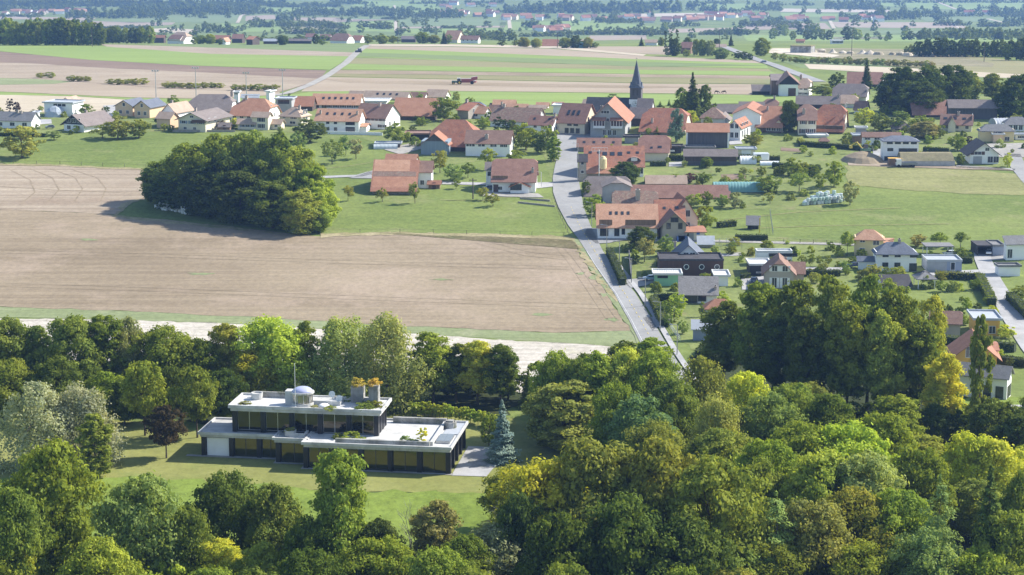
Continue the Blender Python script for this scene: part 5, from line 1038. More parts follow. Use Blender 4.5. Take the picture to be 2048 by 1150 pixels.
mb.lathe([(1.8,0),(1.8,.48)], 28, (15.6,3.6,8.0)); mb.lathe([(1.86,1.95),(1.86,2.2)], 28, (15.6,3.6,8.02)); vp('frame', mb, CONCW, rot_)
mb = MB(); mb.lathe([(1.6*math.cos(a), .8*math.sin(a)) for a in np.linspace(0, 1.52, 9)], 28, (15.6,3.6,10.2)); o = vp('dome', mb, DOME, rot_); o.data.polygons.foreach_set('use_smooth', [True]*len(o.data.polygons))
for (u, v, w, h) in [(23.8,6.9,2.0,2.6),(26.6,6.2,1.5,2.9)]: vbox('chimney', DIRTYC, (u-w/2,u+w/2,v-.8,v+.8,8.0,8.0+h))
def vthing(name, u, v, z, label, cat, group=None): return empty(name, VM @ Vector((u, v, z)), -VY, label=label, cat=cat, group=group)
r = vthing('flagpole', 14.9, 1.6, 8.05, 'tall white flagpole on the front edge of the villa roof', 'flagpole'); mb = MB(); mb.tube((0,0,0),(0,0,7),.06,.035,8); mb.lathe([(.16,0),(.16,.25)], 10); mb.build('pole', FRAME, r); mb = MB(); mb.lathe([(.02,6.98),(.08,7.05),(.02,7.14)], 10); mb.build('finial', METAL, r)
for k, (u, v, lab) in enumerate([(20.2,4.4,'left one of two white satellite dishes on the villa roof'), (21.3,4.6,'right one of two white satellite dishes on the villa roof')]):
    r = vthing('satellite_dish', u, v, 8.7 if k == 0 else 8.0, lab, 'satellite dish'); mb = MB(); mb.tube((0,.1,0),(0,.1,1.0),.05,n=6); mb.build('mast', METAL, r)
    mb = MB(); mb.lathe([(.52*math.sin(a), .18*(1-math.cos(a))) for a in np.linspace(.05, 1.5, 6)], 16); o = mb.build('dish', FRAME, r); o.location = (0,-.05,1.0); o.rotation_euler = (math.pi/2-.35, 0, 0)
    mb = MB(); mb.tube((0,0,1),(0,-.55,.95),.02,n=5); mb.build('arm', METAL, r)
mb = MB(); mb.lathe([(.9*math.cos(a), .45*math.sin(a)) for a in np.linspace(0, 1.5, 6)], 18); o = mb.build('skylight_dome', WA['white']); o.matrix_world = VM @ Matrix.Translation((19.2, 3.0, 8.06)); tag(o, 'low white domed roof light left of the satellite dishes', 'roof light')
def planter(u, v, z, r_, h, lab, col, ph, pw):
    r = vthing('planter', u, v, z, lab, 'planter'); mb = MB(); mb.lathe([(r_*.92,0),(r_,h),(r_-.15,h),(r_-.15,h-.25)], 20); mb.build('pot', CONCW, r)
    if ph: shrub(VM @ Vector((u, v, z+h-.2)), ph, pw, col, 'green shrub growing in the '+lab)
def shrub(P, h, w, col, label, key='bush', group=None): return plant(P, h, w, key, col, label, group, parts=False)
planter(7.4, 6.4, 8.03, .95, 1.0, 'round white planter at the left of the villa roof', 'mid', 0, 0)
planter(14.5, -.3, 4.0, .95, .9, 'round white planter on the lower terrace', 'olive', .6, 1.7)
for (u, v, z, h, w, col, lab, key) in [(23.8,6.9,10.6,1.2,2.7,'orange','orange-leaved shrub on the left roof chimney','bush'),(26.6,6.2,10.9,1.2,2.5,'orange','orange-leaved shrub on the right roof chimney','bush'),
    (25.6,2.6,8.0,.9,3.2,'mid','green shrub mass on the right front corner of the upper roof','bush'),(27.4,4.2,8.0,.9,2.6,'olive','olive shrub on the right end of the upper roof','bush'),(22.0,7.4,8.0,1,2.6,'mid','green shrub before the left roof chimney','bush'),(24.6,-1.7,4.0,1.3,3.6,'green','clipped green shrub before the upper windows','bush'),(22.2,-1.2,4.0,1.0,1.6,'mid','small green shrub left of the clipped one on the terrace','bush'),
    (35.9,-2.3,4.0,2.7,1.7,'yellow','yellow-green cone-shaped conifer on the lower terrace','thuja'),(33.2,-2.2,4.0,1.1,2.4,'sage','grey-green low shrub beside the yellow cone','bush'),(34.6,-2.6,4.0,.7,2,'mid','flat green plant left of the yellow cone','bush'),(18.0,1.6,8.0,.6,1.4,'brown','small dry shrub at the edge of the upper roof','bush'),
    (20.5,1.3,8.0,.5,2.6,'olive','trailing plant on the edge of the upper roof','bush'),(6.3,3,8.0,.4,2,'brown','dry plant at the left corner of the upper roof','bush'),(31,12.4,0,1.7,4.2,'mid','wide green shrub behind the lower roof of the villa','bush'),(35,13,0,2.2,3.2,'green','round green shrub behind the lower roof of the villa','bush'),(26.3,4.6,8.0,.8,3,'mid','creeping plant below the right roof chimney','bush'),(3.2,9.8,0,2.2,2.2,'sage','grey-green shrub at the back of the left terrace','bush')]:
    shrub(VM @ Vector((u, v, z)), h, w, col, lab, key)
vl = lambda q: tuple((VM @ Vector((*q, 0)))[:2])
drape('villa_paving', [vl(q) for q in [(40.9,-5.2),(46.3,-5),(47,3),(46.5,11),(40.9,11)]], PAVE, 4, world=True)
drape('villa_steps', [vl(q) for q in [(42.3,-.4),(46.9,-.2),(47,4.4),(42.3,4.2)]], DIRTYC, 5, world=True)
drape('villa_apron', [vl(q) for q in [(-2.5,-.7),(12.2,-.7),(12.2,-2.7),(17.2,-2.7),(17.2,-5),(41,-5),(41,-4.2),(18,-4.2),(18,-1.9),(12.8,-1.9),(12.8,.2),(-2.5,.2)]], GRAVEL, 4, world=True)
# ------------------------------------------------------------------ church
SLATE = tiles('dark_slate', (.05,.052,.06), (.085,.088,.098)); SPIRE = tiles('spire_slate', (.10,.115,.14), (.14,.16,.19))
CO = at(1272, 238); ch = empty('church', CO, R(-12)); tag(ch, 'village church with white clock stage, dark tower and tall pointed slate spire', 'church')
TW = 1.95
mb = MB(); mb.box(-TW-.25, TW+.25, -TW-.25, TW+.25, -1, 7.0); mb.build('tower_base', WA['white'], ch)
mb = MB(); mb.box(-TW, TW, -TW, TW, 7.0, 11.2); mb.build('tower', WA['woodg'], ch)
mb = MB(); n = 8; prf = [(TW*1.42,11.0),(TW*.95,12.2),(TW*.6,15.0),(TW*.28,18.2),(.05,20.4)]
mb.lathe(prf, 8)
for k in range(4):
    a = k*math.pi/2; c, s_ = math.cos(a), math.sin(a); tri = [(TW*1.06,-TW,11.1),(TW*1.06,TW,11.1),(TW*1.06,0,13.0),(.3,0,12.8)]
    v = [(c*p[0]-s_*p[1], s_*p[0]+c*p[1], p[2]) for p in tri]; mb.add(v, [(0,1,2),(0,2,3),(2,1,3)])
sp_ = mb.build('spire', SPIRE, ch); mb = MB(); mb.tube((0,0,20.3),(0,0,21.6),.05,n=5); mb.box(-.35,.35,-.04,.04,21.0,21.12); mb.build('cross', METAL, sp_)
for a in (0, 1):
    mb = MB(); mb.lathe([(1.05,0),(1.05,.1)], 24); cl = mb.build('clock', FRAME, ch); cl.matrix_basis = Matrix.Rotation(a*math.pi/2, 4, 'Z') @ Matrix.Translation((0,-TW-.28,5.7)) @ Matrix.Rotation(math.pi/2, 4, 'X')
    mb = MB(); mb.box(-.06,.06,-.1,.75,.1,.14); mb.box(-.1,.5,-.06,.06,.14,.18)
    for k in range(12): q = k*math.pi/6; mb.box(.88*math.cos(q)-.06, .88*math.cos(q)+.06, .88*math.sin(q)-.06, .88*math.sin(q)+.06, .1, .13)
    mb.build('hands', DFRAME, cl)
for x in (-.7,.7): vb = MB(); vb.box(x-.35, x+.35, -TW-.05, -TW+.02, 8.4, 10.4); vb.build('louvre', DFRAME, ch)
mp = lambda u, v, w: (u-17, v-4.5, w)
V, Fc = wall_shape(15, 9, 3.2, 4.0, 1, mp); fixn(pydata('nave_wall', V, Fc, WA['white'], ch))
V, Fc = roof_shape(15, 9, 3.3, 4.1, 1, .5, .4, .2, mp); fixn(pydata('nave_roof', V, Fc, SLATE, ch))
V, Fc = wall_shape(5, 6, 4.6, 3.0, 1, lambda u, v, w: (u-2.5+4, v-3-4.8, w)); fixn(pydata('porch_wall', V, Fc, WA['white'], ch))
V, Fc = roof_shape(5, 6, 4.7, 3.1, 1, .4, .3, .2, lambda u, v, w: (u-2.5+4, v-3-4.8, w)); fixn(pydata('porch_roof', V, Fc, RO['greybrown'], ch))
for k in range(4): win_ = link('window', frame_mesh(1.0, 1.6, FRAME), ch); win_.location = (-14.8+k*3.4, -4.52, 1.2); link('pane', pane_mesh(1.0, 1.6), win_)
# ------------------------------------------------------------------ trees and hedges of the village
def free(P, r):
    for (x, y, a, b_, rz) in FOOT:
        dx, dy = P.x-x, P.y-y; c, s_ = math.cos(-rz), math.sin(-rz)
        if abs(dx*c-dy*s_) < a+r and abs(dx*s_+dy*c) < b_+r: return False
    return True
for a in [
 (620,237,72,284,'small','dark','dark walnut behind the field grove'), (597,262,36,300,'small','sage','grey-green bushy tree between the grove and the walnut'),
 (664,280,52,328,'fruit','sage','larger fruit tree on the meadow right of the grove'), (692,270,30,310,'fruit','sage','fruit tree behind the larger one on the meadow'), (712,277,40,318,'fruit','grey','rounded fruit tree on the meadow beside the path'),
 (696,370,26,402,'fruit','olive','small fruit tree left of the patched barn'), (765,376,26,404,'fruit','olive','thin fruit tree in front of the patched barn'), (830,364,30,407,'fruit','olive','fruit tree at the front right corner of the patched barn'),
 (790,245,52,288,'small','sage','grey-green tree beside the open farm shelter'), (888,193,58,242,'small','mid','big walnut before the bright orange-red barn'), (845,232,28,250,'small','green','green bush left of the walnut'),
 (44,252,84,316,'small','olive','large round olive tree on the left meadow'), (236,232,66,278,'small','olive','olive tree between the boarded and the cream chalet'), (278,238,50,276,'small','mid','green tree left of the cream chalet'), (205,250,50,276,'fruit','olive','fruit tree in front of the boarded chalet'), (172,208,30,232,'small','mid','tree behind the boarded chalet'),
 (108,262,40,280,'fruit','sage','garden fruit tree left of the boarded chalet'), (62,252,28,276,'fruit','mid','garden tree right of the round olive tree'), (20,196,14,224,'thuja','maroon','dark red-brown columnar tree at the left edge'), (34,204,16,226,'small','purple','purple garden tree at the left edge'),
 (346,190,24,214,'small','mid','tree by the narrow pinkish house'), (318,232,20,250,'small','dark','dark little tree behind the cream chalet'), (445,240,20,258,'small','maroon','maroon shrubby tree beside the brown shed'), (470,236,22,256,'small','lime','lime green shrub beside the cream villa'),
 (880,300,44,346,'fruit','olive','orchard tree below the blue-grey doors'), (906,328,46,362,'small','sage','bushy orchard tree left of the wide-roofed farmhouse'), (936,326,34,356,'fruit','mid','orchard tree close to the wide-roofed farmhouse'), (976,296,50,340,'fruit','green','orchard tree behind the wide-roofed farmhouse'), (1030,300,40,330,'fruit','mid','orchard tree under the long white house\'s right end'),
 (966,374,28,400,'fruit','olive','little tree in front of the farmhouse annexe'), (986,387,34,413,'fruit','olive','small spreading tree alone on the meadow before the farmhouse'), (912,358,24,378,'fruit','mid','small garden tree by the patched barn'),
 (1052,246,52,300,'small','green','tall garden tree by the road'), (1094,250,42,306,'small','mid','tree beside the garden tree by the road'), (1108,272,30,322,'column','green','slim green tree at the road edge'), (1076,268,34,306,'small','dark','dark garden tree behind the slim one'),
 (996,232,20,264,'thuja','deep','dark conifer left of the two in the garden row'), (1012,236,20,266,'thuja','deep','dark conifer right of the two in the garden row'), (966,232,30,258,'small','green','bright rounded tree beside the dark conifers'), (1025,240,22,264,'small','mid','green tree right of the dark conifers'),
 (1224,188,34,212,'small','dark','round dark tree behind the church nave'), (940,194,22,212,'small','mid','little tree at the rear edge of the village'),
 (1386,144,54,240,'spruce','dark','tallest dark spruce right of the church'), (1408,168,46,238,'cedar','dark','spruce right of the tallest one'), (1364,172,44,236,'cedar','mid','spruce left of the tallest one'), (1384,182,40,240,'cedar','dark','short spruce in front of the tallest one'),
 (1352,214,40,284,'cedar','blue','blue-grey cedar beside the dark boarded barn'), (1382,220,28,248,'small','lime','lime green round tree by the spruces'), (1314,252,16,270,'spruce_s','mid','small conifer before the two-tone roof'), (1320,202,14,214,'spruce_s','dark','little conifer at the pasture edge'), (1338,198,12,212,'spruce_s','dark','tiny conifer right of the little one at the pasture edge'),
 (1578,200,44,264,'dense','dark','dark dense round tree left of the cream farmhouse'), (1249,322,58,372,'dense','dark','dark domed tree in front of the arched dormer'), (1414,313,26,336,'small','mid','round tree in front of the machinery shed'), (1506,266,38,294,'small','olive','bushy tree right of the dark boarded barn'), (1415,232,20,250,'small','mid','tree by the hipped house'),
 (1188,388,46,432,'small','green','leafy tree at the road below the dark roof'), (1172,360,20,392,'small','dark','shadowed tree at the road edge'), (1537,350,50,386,'small','sage','large bush right of the teal tunnel'), (1583,316,42,352,'small','mid','tree in the garden of caravans'), (1382,388,34,414,'small','sage','grey-green round bush by the stable'), (1412,382,26,414,'small','mid','pointed green tree by the stable'), (1444,388,28,414,'small','sage','bush right of the pointed tree'), (1470,384,30,416,'small','grey','grey shrub tree at the stable end'),
 (1540,384,26,408,'fruit','olive','low fruit tree on the meadow edge'), (1405,345,30,370,'small','mid','garden bush by the tan outbuilding'), (1380,345,26,366,'small','purple','purplish bush by the tan outbuilding'), (1350,348,22,366,'small','green','green bush beside the tan outbuilding'),
 (1281,452,58,498,'dense','dark','dark dome-shaped tree beside the long tan roof'), (1289,475,44,524,'fruit','brown','reddish airy tree below the dark dome'), (1333,470,40,514,'fruit','sage','pale olive tree before the gabled beige house'), (1410,412,44,460,'small','green','leafy tree right of the gabled beige house'), (1385,420,24,448,'small','olive','bush between the meadow and the beige house'),
 (1355,585,40,622,'small','bright','bright green bushy tree by the hedge'), (1330,600,30,632,'small','mid','bushy tree next to the bright one'), (1403,600,12,634,'thuja','green','clipped green column before the white house'), (1348,616,20,644,'thuja','bright','small bright cone tree by the road'), (1365,640,26,668,'small','sage','grey-green bush by the pale blue hut'), (1335,628,22,654,'small','mid','bush at the second road entrance'),
 (1420,505,22,520,'bush','yellow','yellow flowering bush by the slate-roofed house'), (1694,465,32,512,'umbrella','green','umbrella-shaped pine left of the yellow house'), (1836,468,36,494,'small','brown','thin brownish tree behind the carport'), (1880,466,42,494,'umbrella','green','wide umbrella pine behind the pergola'), (1921,466,34,496,'umbrella','green','umbrella pine right of the wide one'), (1922,494,34,514,'small','sage','grey-green bush below the umbrella pines'),
 (1604,510,20,533,'fruit','mid','leftmost of four small trees behind the taupe house'), (1620,510,18,533,'fruit','mid','second of four small trees behind the taupe house'), (1638,510,20,533,'fruit','mid','third of four small trees behind the taupe house'), (1656,510,20,533,'fruit','mid','rightmost of four small trees behind the taupe house'), (1745,528,40,560,'small','olive','tall bush before the white hipped house'), (1800,532,26,552,'small','olive','bush at the wall of the white hipped house'), (1772,534,18,550,'small','sage','small bush at the white hipped house'),
 (1800,132,84,224,'dense','deep','dark tree at the left of the wood behind the long barn'), (1852,130,84,222,'dense','dark','dark tree in the middle of the wood behind the long barn'), (1905,130,84,218,'dense','dark','dark tree at the right of the wood behind the long barn'), (1778,168,60,226,'dense','deep','low dark tree at the left foot of the barn wood'), (1936,142,60,208,'dense','mid','tree at the right shoulder of the barn wood'), (1984,146,54,208,'tall','mid','separate tree right of the barn wood'), (2036,148,76,238,'dense','dark','dark tree at the right frame edge'), (2008,182,52,238,'dense','deep','dark tree in shade beside the higher barn'), (1838,162,92,230,'dense','dark','front tree of the wood behind the long barn'),
 (1673,145,38,180,'small','dark','round dark tree left of the red barn'), (1733,116,30,178,'spruce','deep','lone tall spruce before the red barn'), (1765,182,30,204,'small','mid','bush right of the grey gabled shed'), (1645,168,60,192,'small','mid','green bushes by the white farmhouse at the pasture'),
 (1728,214,44,252,'small','bright','bright bushy tree right of the cream farmhouse'), (1762,226,48,262,'small','mid','green garden tree in front of the long barn'), (1800,222,44,262,'small','sage','grey-green garden tree in front of the long barn'), (1796,210,36,232,'small','mid','tree at the corner of the long barn'), (1842,230,44,262,'small','mid','garden tree left of the cream chalet with dormers'), (1850,242,62,276,'dense','brown','reddish green domed tree by the yellow bungalow'), (1880,250,26,276,'small','mid','tree between the domed tree and the chalet'), (1680,236,28,256,'small','mid','bush in front of the cream farmhouse'), (1700,264,30,280,'bush','mid','round garden bush before the cream farmhouse'),
 (1915,268,36,300,'small','green','green garden tree by the yellow and peach house'), (1938,272,16,290,'small','maroon','dark red garden tree by the yellow and peach house'), (2015,305,20,334,'small','lime','lime bush beside the white gabled house'), (1920,306,18,330,'column','green','columnar bush left of the white gabled house'), (2030,225,26,250,'small','mid','tree behind the grey mansard house'),
 (1668,322,46,374,'small','green','bushy green tree at the edge of the right meadow'), (1640,346,32,384,'fruit','mid','garden fruit tree by the right meadow'), (1598,344,44,384,'fruit','sage','grey-green fruit tree in the bale garden'), (1700,360,36,410,'small','grey','grey-green tree beside the wrapped bales'), (1625,330,30,352,'small','mid','tree behind the white tents'), (1560,330,30,350,'small','mid','bush behind the hedge of the caravans'),
 (1845,850,30,870,'small','mid','little tree hidden by the grove'), (1990,690,34,722,'small','bright','bright garden bush behind the red-roofed ochre house'), (2010,650,40,676,'small','lime','lime bush beside the estate road'), (1985,610,24,636,'small','lime','yellow-green bush left of the estate road'), (2040,570,40,600,'small','mid','dark green bush right of the estate road'),
]: tree(*a)
def hedge(pts, h, w, col, label, name='hedge', z='Z', dens=34):
    P = [zat(z, *p) for p in pts]; g = np.random.default_rng(len(TREES)+int(P[0].x*7) % 997); A, Nn = [], []
    mb = MB()
    for p, q in zip(P, P[1:]):
        d = q-p; L_ = d.length; d.normalize(); nr = Vector((-d.y, d.x, 0)).normalized(); k = int(L_*dens*(2*h+w)/3.6)
        e = .16
        mb.add([p+nr*(w/2-e)+Vector((0,0,-.3)), p-nr*(w/2-e)+Vector((0,0,-.3)), q-nr*(w/2-e)+Vector((0,0,-.3)), q+nr*(w/2-e)+Vector((0,0,-.3)), p+nr*(w/2-e)+Vector((0,0,h-e)), p-nr*(w/2-e)+Vector((0,0,h-e)), q-nr*(w/2-e)+Vector((0,0,h-e)), q+nr*(w/2-e)+Vector((0,0,h-e))], [(0,3,2,1),(4,5,6,7),(0,1,5,4),(1,2,6,5),(2,3,7,6),(3,0,4,7)])
        s_ = g.uniform(0, L_, k); f = g.uniform(0, 2*h+w, k); side = np.where(f < h, 0, np.where(f < h+w, 1, 2))
        off = np.where(side == 0, -w/2, np.where(side == 1, f-h-w/2, w/2)); zz = np.where(side == 0, f, np.where(side == 1, h, 2*h+w-f))
        B_ = np.outer(s_, d)+np.array(p)+np.outer(off, nr); B_[:, 2] += zz; B_ += g.normal(size=B_.shape)*.09
        no = np.where((side == 1)[:, None], np.array([0,0,1.]), np.sign(off+1e-9)[:, None]*np.array(nr))
        A.append(B_); Nn.append(no+g.normal(size=B_.shape)*.5)
    root = link(name, leafmesh('hedge_leaves', quads(np.concatenate(A), np.concatenate(Nn), .2, g), LEAF)); c = C_[col]; root.color = (*[x*1.2 for x in c], 1)
    mb.build('inner_growth', HEDGEIN, root); tag(root, label, 'hedge')
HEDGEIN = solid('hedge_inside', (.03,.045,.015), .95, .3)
for a in [([(1482,558),(1500,556)],1.2,1.2,'mid','low hedge by the carport'),
 ([(1218,508),(1236,548),(1246,572)],1.8,1.5,'dark','dark hedge along the pavement below the dark domed tree'), ([(1308,600),(1360,600)],1.4,2,'dark','dark hedge in front of the green base house'), ([(1306,604),(1322,640),(1330,654)],1.6,1.8,'mid','hedge along the road below the green base house'),
 ([(1470,481),(1535,481)],1.5,1.6,'deep','dark clipped hedge at the meadow path'), ([(1436,455),(1470,452)],1.5,2,'mid','hedge left of the dark cabin'), ([(1545,335),(1640,342)],1.6,1.8,'deep','dark hedge in front of the white tents'), ([(1475,318),(1560,322)],1.5,1.6,'dark','dark hedge behind the white tents'), ([(1598,292),(1745,302)],1.6,1.8,'dark','long dark hedge behind the excavator'),
 ([(1598,285),(1606,294)],1.6,1.6,'lime','bright hedge end left of the long dark one'), ([(1846,303),(1898,306)],1.6,1.6,'dark','hedge behind the new white house terrace'), ([(1335,320),(1368,322)],1.8,1.8,'dark','hedge right of the cream house'), ([(1300,332),(1332,332)],1.4,1.6,'dark','clipped hedge below the cream house'), ([(1878,522),(1945,526)],1.4,1.8,'dark','dark hedge right of the blue-grey garage'),
 ([(1870,556),(1958,560)],1.6,2,'olive','olive hedge behind the yellowing slender tree'), ([(1958,560),(1984,612)],1.8,2,'green','green hedge along the estate road'), ([(1870,686),(2030,704)],1.8,2,'mid','hedge behind the ochre house'), ([(2020,600),(2060,640)],2,2.2,'mid','hedge on the far side of the estate road'), ([(560,285),(590,288)],1,1,'olive','low hedge in front of the apartment house\'s left end'),
 ([(185,250),(228,243)],1.4,1.4,'dark','garden hedge behind the boarded chalet'), ([(0,272),(95,274)],1.2,1.2,'dark','garden hedge before the white bungalow'), ([(1340,505),(1318,535)],1.5,1.5,'mid','hedge left of the slate-roofed house'), ([(1575,552),(1680,552)],1.5,1.6,'dark','hedge behind the tall grove right of the taupe house'), ([(1990,725),(2060,735)],1.6,2.0,'dark','dark hedge behind the white house with dark grey roof'), ([(1400,716),(1425,690)],1.5,2,'dark','hedge beside the pale blue hut')]: hedge(*a)
# brushy hedgerow pieces in the tan field
for k, (x0, x1, y) in enumerate([(72,110,157),(136,180,163),(214,296,169),(326,446,177),(464,556,181)]):
    n = max(2, int((x1-x0)/14))
    for j in range(n):
        xx = x0+(x1-x0)*(j+.5)/n; tree(xx, y-11-random.uniform(0, 3), 24, y+random.uniform(-1, 1), 'small', 'olive', 'olive bush of the broken hedgerow across the tan field', 'hedgerow bushes in the tan field', 'bush')
# garden shrubs and small trees between the houses
ROADP = [at(a, b_) for a, b_, c in RD]+[at(*p) for p in RR]
def onroad(P, r): return any(abs(P.y-q.y) < 30 and (P-q).length < r for q in ROADP) or any((lambda a, b_: (lambda t: (P-(a+(b_-a)*max(0, min(1, t)))).length < r)(((P-a).dot(b_-a))/max(1e-6, (b_-a).length_squared)))(a, b_) for a, b_ in zip(ROADP[:len(RD)], ROADP[1:len(RD)]))
def garden(poly, n, seed, label, group, cols, keys, hr, wr):
    g = random.Random(seed); xs_ = [p[0] for p in poly]; ys_ = [p[1] for p in poly]; c = 0
    for _ in range(n*30):
        if c >= n: break
        x, y = g.uniform(min(xs_), max(xs_)), g.uniform(min(ys_), max(ys_)); ins = False
        for i in range(len(poly)):
            (x1, y1), (x2, y2) = poly[i], poly[i-1]
            if (y1 > y) != (y2 > y) and x < (x2-x1)*(y-y1)/(y2-y1)+x1: ins = not ins
        if not ins: continue
        P = at(x, y); k = g.choice(keys)
        if not free(P, 1.2) or onroad(P, 7): continue
        h = g.uniform(*hr); plant(P, h, h*g.uniform(*wr), k, g.choice(cols), label, group, parts=False, name='shrub'); c += 1
gc = ['mid','green','olive','sage','dark','bright']
garden([(-40,225),(330,212),(560,230),(560,262),(300,266),(-40,276)], 46, 11, 'green shrub in a garden at the left end of the village', 'garden shrubs at the left end of the village', gc, ['bush','small'], (1.2,2.6), (.9,1.4))
garden([(560,190),(1100,205),(1110,300),(900,310),(760,280),(560,270)], 50, 12, 'green shrub between the houses in the middle of the village', 'garden shrubs in the middle of the village', gc, ['bush','small'], (1.3,3.2), (.8,1.3))
garden([(1180,215),(1600,210),(1700,260),(1690,320),(1500,315),(1330,330),(1180,300)], 45, 13, 'green shrub between the houses right of the church', 'garden shrubs right of the church', gc, ['bush','small'], (1.3,3.0), (.8,1.3))
garden([(1330,330),(1640,325),(1680,370),(1560,420),(1430,420),(1300,380)], 44, 14, 'shrub in the vegetable gardens by the teal tunnel', 'shrubs of the vegetable gardens', gc, ['bush','small','fruit'], (1.0,3.0), (.9,1.5))
garden([(1700,235),(2050,245),(2050,330),(1900,318),(1700,310)], 40, 15, 'green shrub in a garden at the right end of the village', 'garden shrubs at the right end of the village', gc, ['bush','small'], (1.2,2.8), (.9,1.3))
garden([(1240,500),(1440,486),(1700,490),(1700,560),(1560,590),(1420,640),(1330,650),(1260,560)], 60, 16, 'green shrub in a garden along the lower road', 'garden shrubs along the lower road', gc, ['bush','small'], (.9,2.6), (.9,1.4))
garden([(1700,500),(1950,500),(1980,620),(2040,760),(1900,700),(1700,560)], 50, 17, 'green shrub in a garden of the housing estate', 'garden shrubs of the housing estate', gc+['lime'], ['bush','small'], (.9,2.8), (.9,1.4))
garden([(1640,160),(1770,160),(1780,250),(1640,250)], 24, 18, 'green shrub near the red barn and the lone spruce', 'garden shrubs near the red barn', gc, ['bush','small'], (1.5,3.5), (.9,1.3))
# ------------------------------------------------------------------ the far plain
for nm, m_, pts in [
 ('far_field', TAN, [(-60,31),(40,33),(190,36),(180,41),(60,39),(-60,38)]), ('far_field', CROP2, [(188,42),(345,32),(482,30),(472,46),(350,44),(260,46)]), ('far_field', SOILP, [(150,41),(250,44),(350,45),(345,50),(200,55),(150,50)]), ('far_field', CROP, [(425,3),(520,4),(520,14),(500,22),(440,12)]),
 ('far_field', CREAM, [(300,58),(345,56),(400,60),(380,66),(300,64)]), ('far_field', CROP, [(533,15),(672,15),(640,22),(560,29),(520,26)]), ('far_field', SOILP, [(490,32),(552,30),(552,38),(490,42)]), ('far_field', SOILP, [(585,35),(690,35),(672,44),(585,41)]), ('far_field', CROP2, [(672,36),(795,34),(795,40),(672,44)]), ('far_field', CROP, [(672,45),(790,41),(790,64),(700,62)]),
 ('far_field', CROP, [(720,2),(880,2),(880,22),(830,27),(780,16),(700,12)]), ('far_field', CROP2, [(797,38),(1010,37),(1010,51),(797,53)]), ('far_field', TAN, [(797,54),(1010,51.5),(1010,55),(797,57)]), ('far_field', CROP, [(797,58),(1010,56),(1010,66),(797,68)]), ('far_field', CROP, [(1000,44),(1200,42),(1330,56),(1240,62),(1000,60)]),
 ('far_field', SOILP, [(1180,71),(1292,71),(1292,79),(1150,82)]), ('far_field', TAN, [(1110,93),(1345,93),(1345,110),(1292,108)]), ('far_field', CREAM, [(1250,28),(1450,25),(1450,32),(1260,34)]), ('far_field', CROP, [(1400,6),(1520,8),(1520,22),(1400,22)]), ('far_field', CROP2, [(900,2),(1010,2),(1010,8),(900,8)]),
 ('far_field', TAN, [(1662,44),(1900,45),(1950,57),(1672,55)]), ('far_field', CROP2, [(1840,34),(2110,36),(2110,44),(1850,43)]), ('far_field', SOILP, [(1490,48),(1650,46),(1662,58),(1490,60)]), ('far_field', CROP, [(1490,70),(2110,71),(2110,84),(1490,82)]), ('far_field', CREAM, [(1670,75),(1780,74),(1780,78),(1670,79)]), ('far_field', CROP, [(1740,3),(2110,3),(2110,24),(1860,18),(1760,12)]),
 ('far_field', CREAM, [(1562,17),(1780,20),(1772,25),(1562,24)]), ('far_field', CROP, [(1560,26),(1680,28),(1670,34),(1560,33)]), ('far_field', TAN, [(1330,58),(1490,55),(1490,62),(1340,66)]), ('far_field', CROP2, [(1750,61),(2000,62),(2000,68),(1750,67)]), ('far_field', CREAM, [(1840,73),(1990,72),(1990,75),(1840,76)]), ('far_field', CROP, [(440,47),(560,50),(580,62),(430,66)]), ('far_field', OLIVE, [(560,55),(672,50),(680,58),(590,64)]),
]: drape(nm, pts, m_, 1, jit=3, step=60)
for pts, w in [([(789,11),(788,23)],5), ([(791,41),(792,62)],5), ([(1018,39),(1020,57)],6), ([(475,46),(482,32),(495,26)],6), ([(1660,42),(1668,57)],6), ([(1870,2),(1910,18),(1960,26)],7), ([(1975,38),(2010,46)],7), ([(670,38),(673,45),(780,40)],5), ([(1912,52),(1925,60)],5)]:
    drape('far_track', ribbon(pts, w), CREAM, 3, world=True)
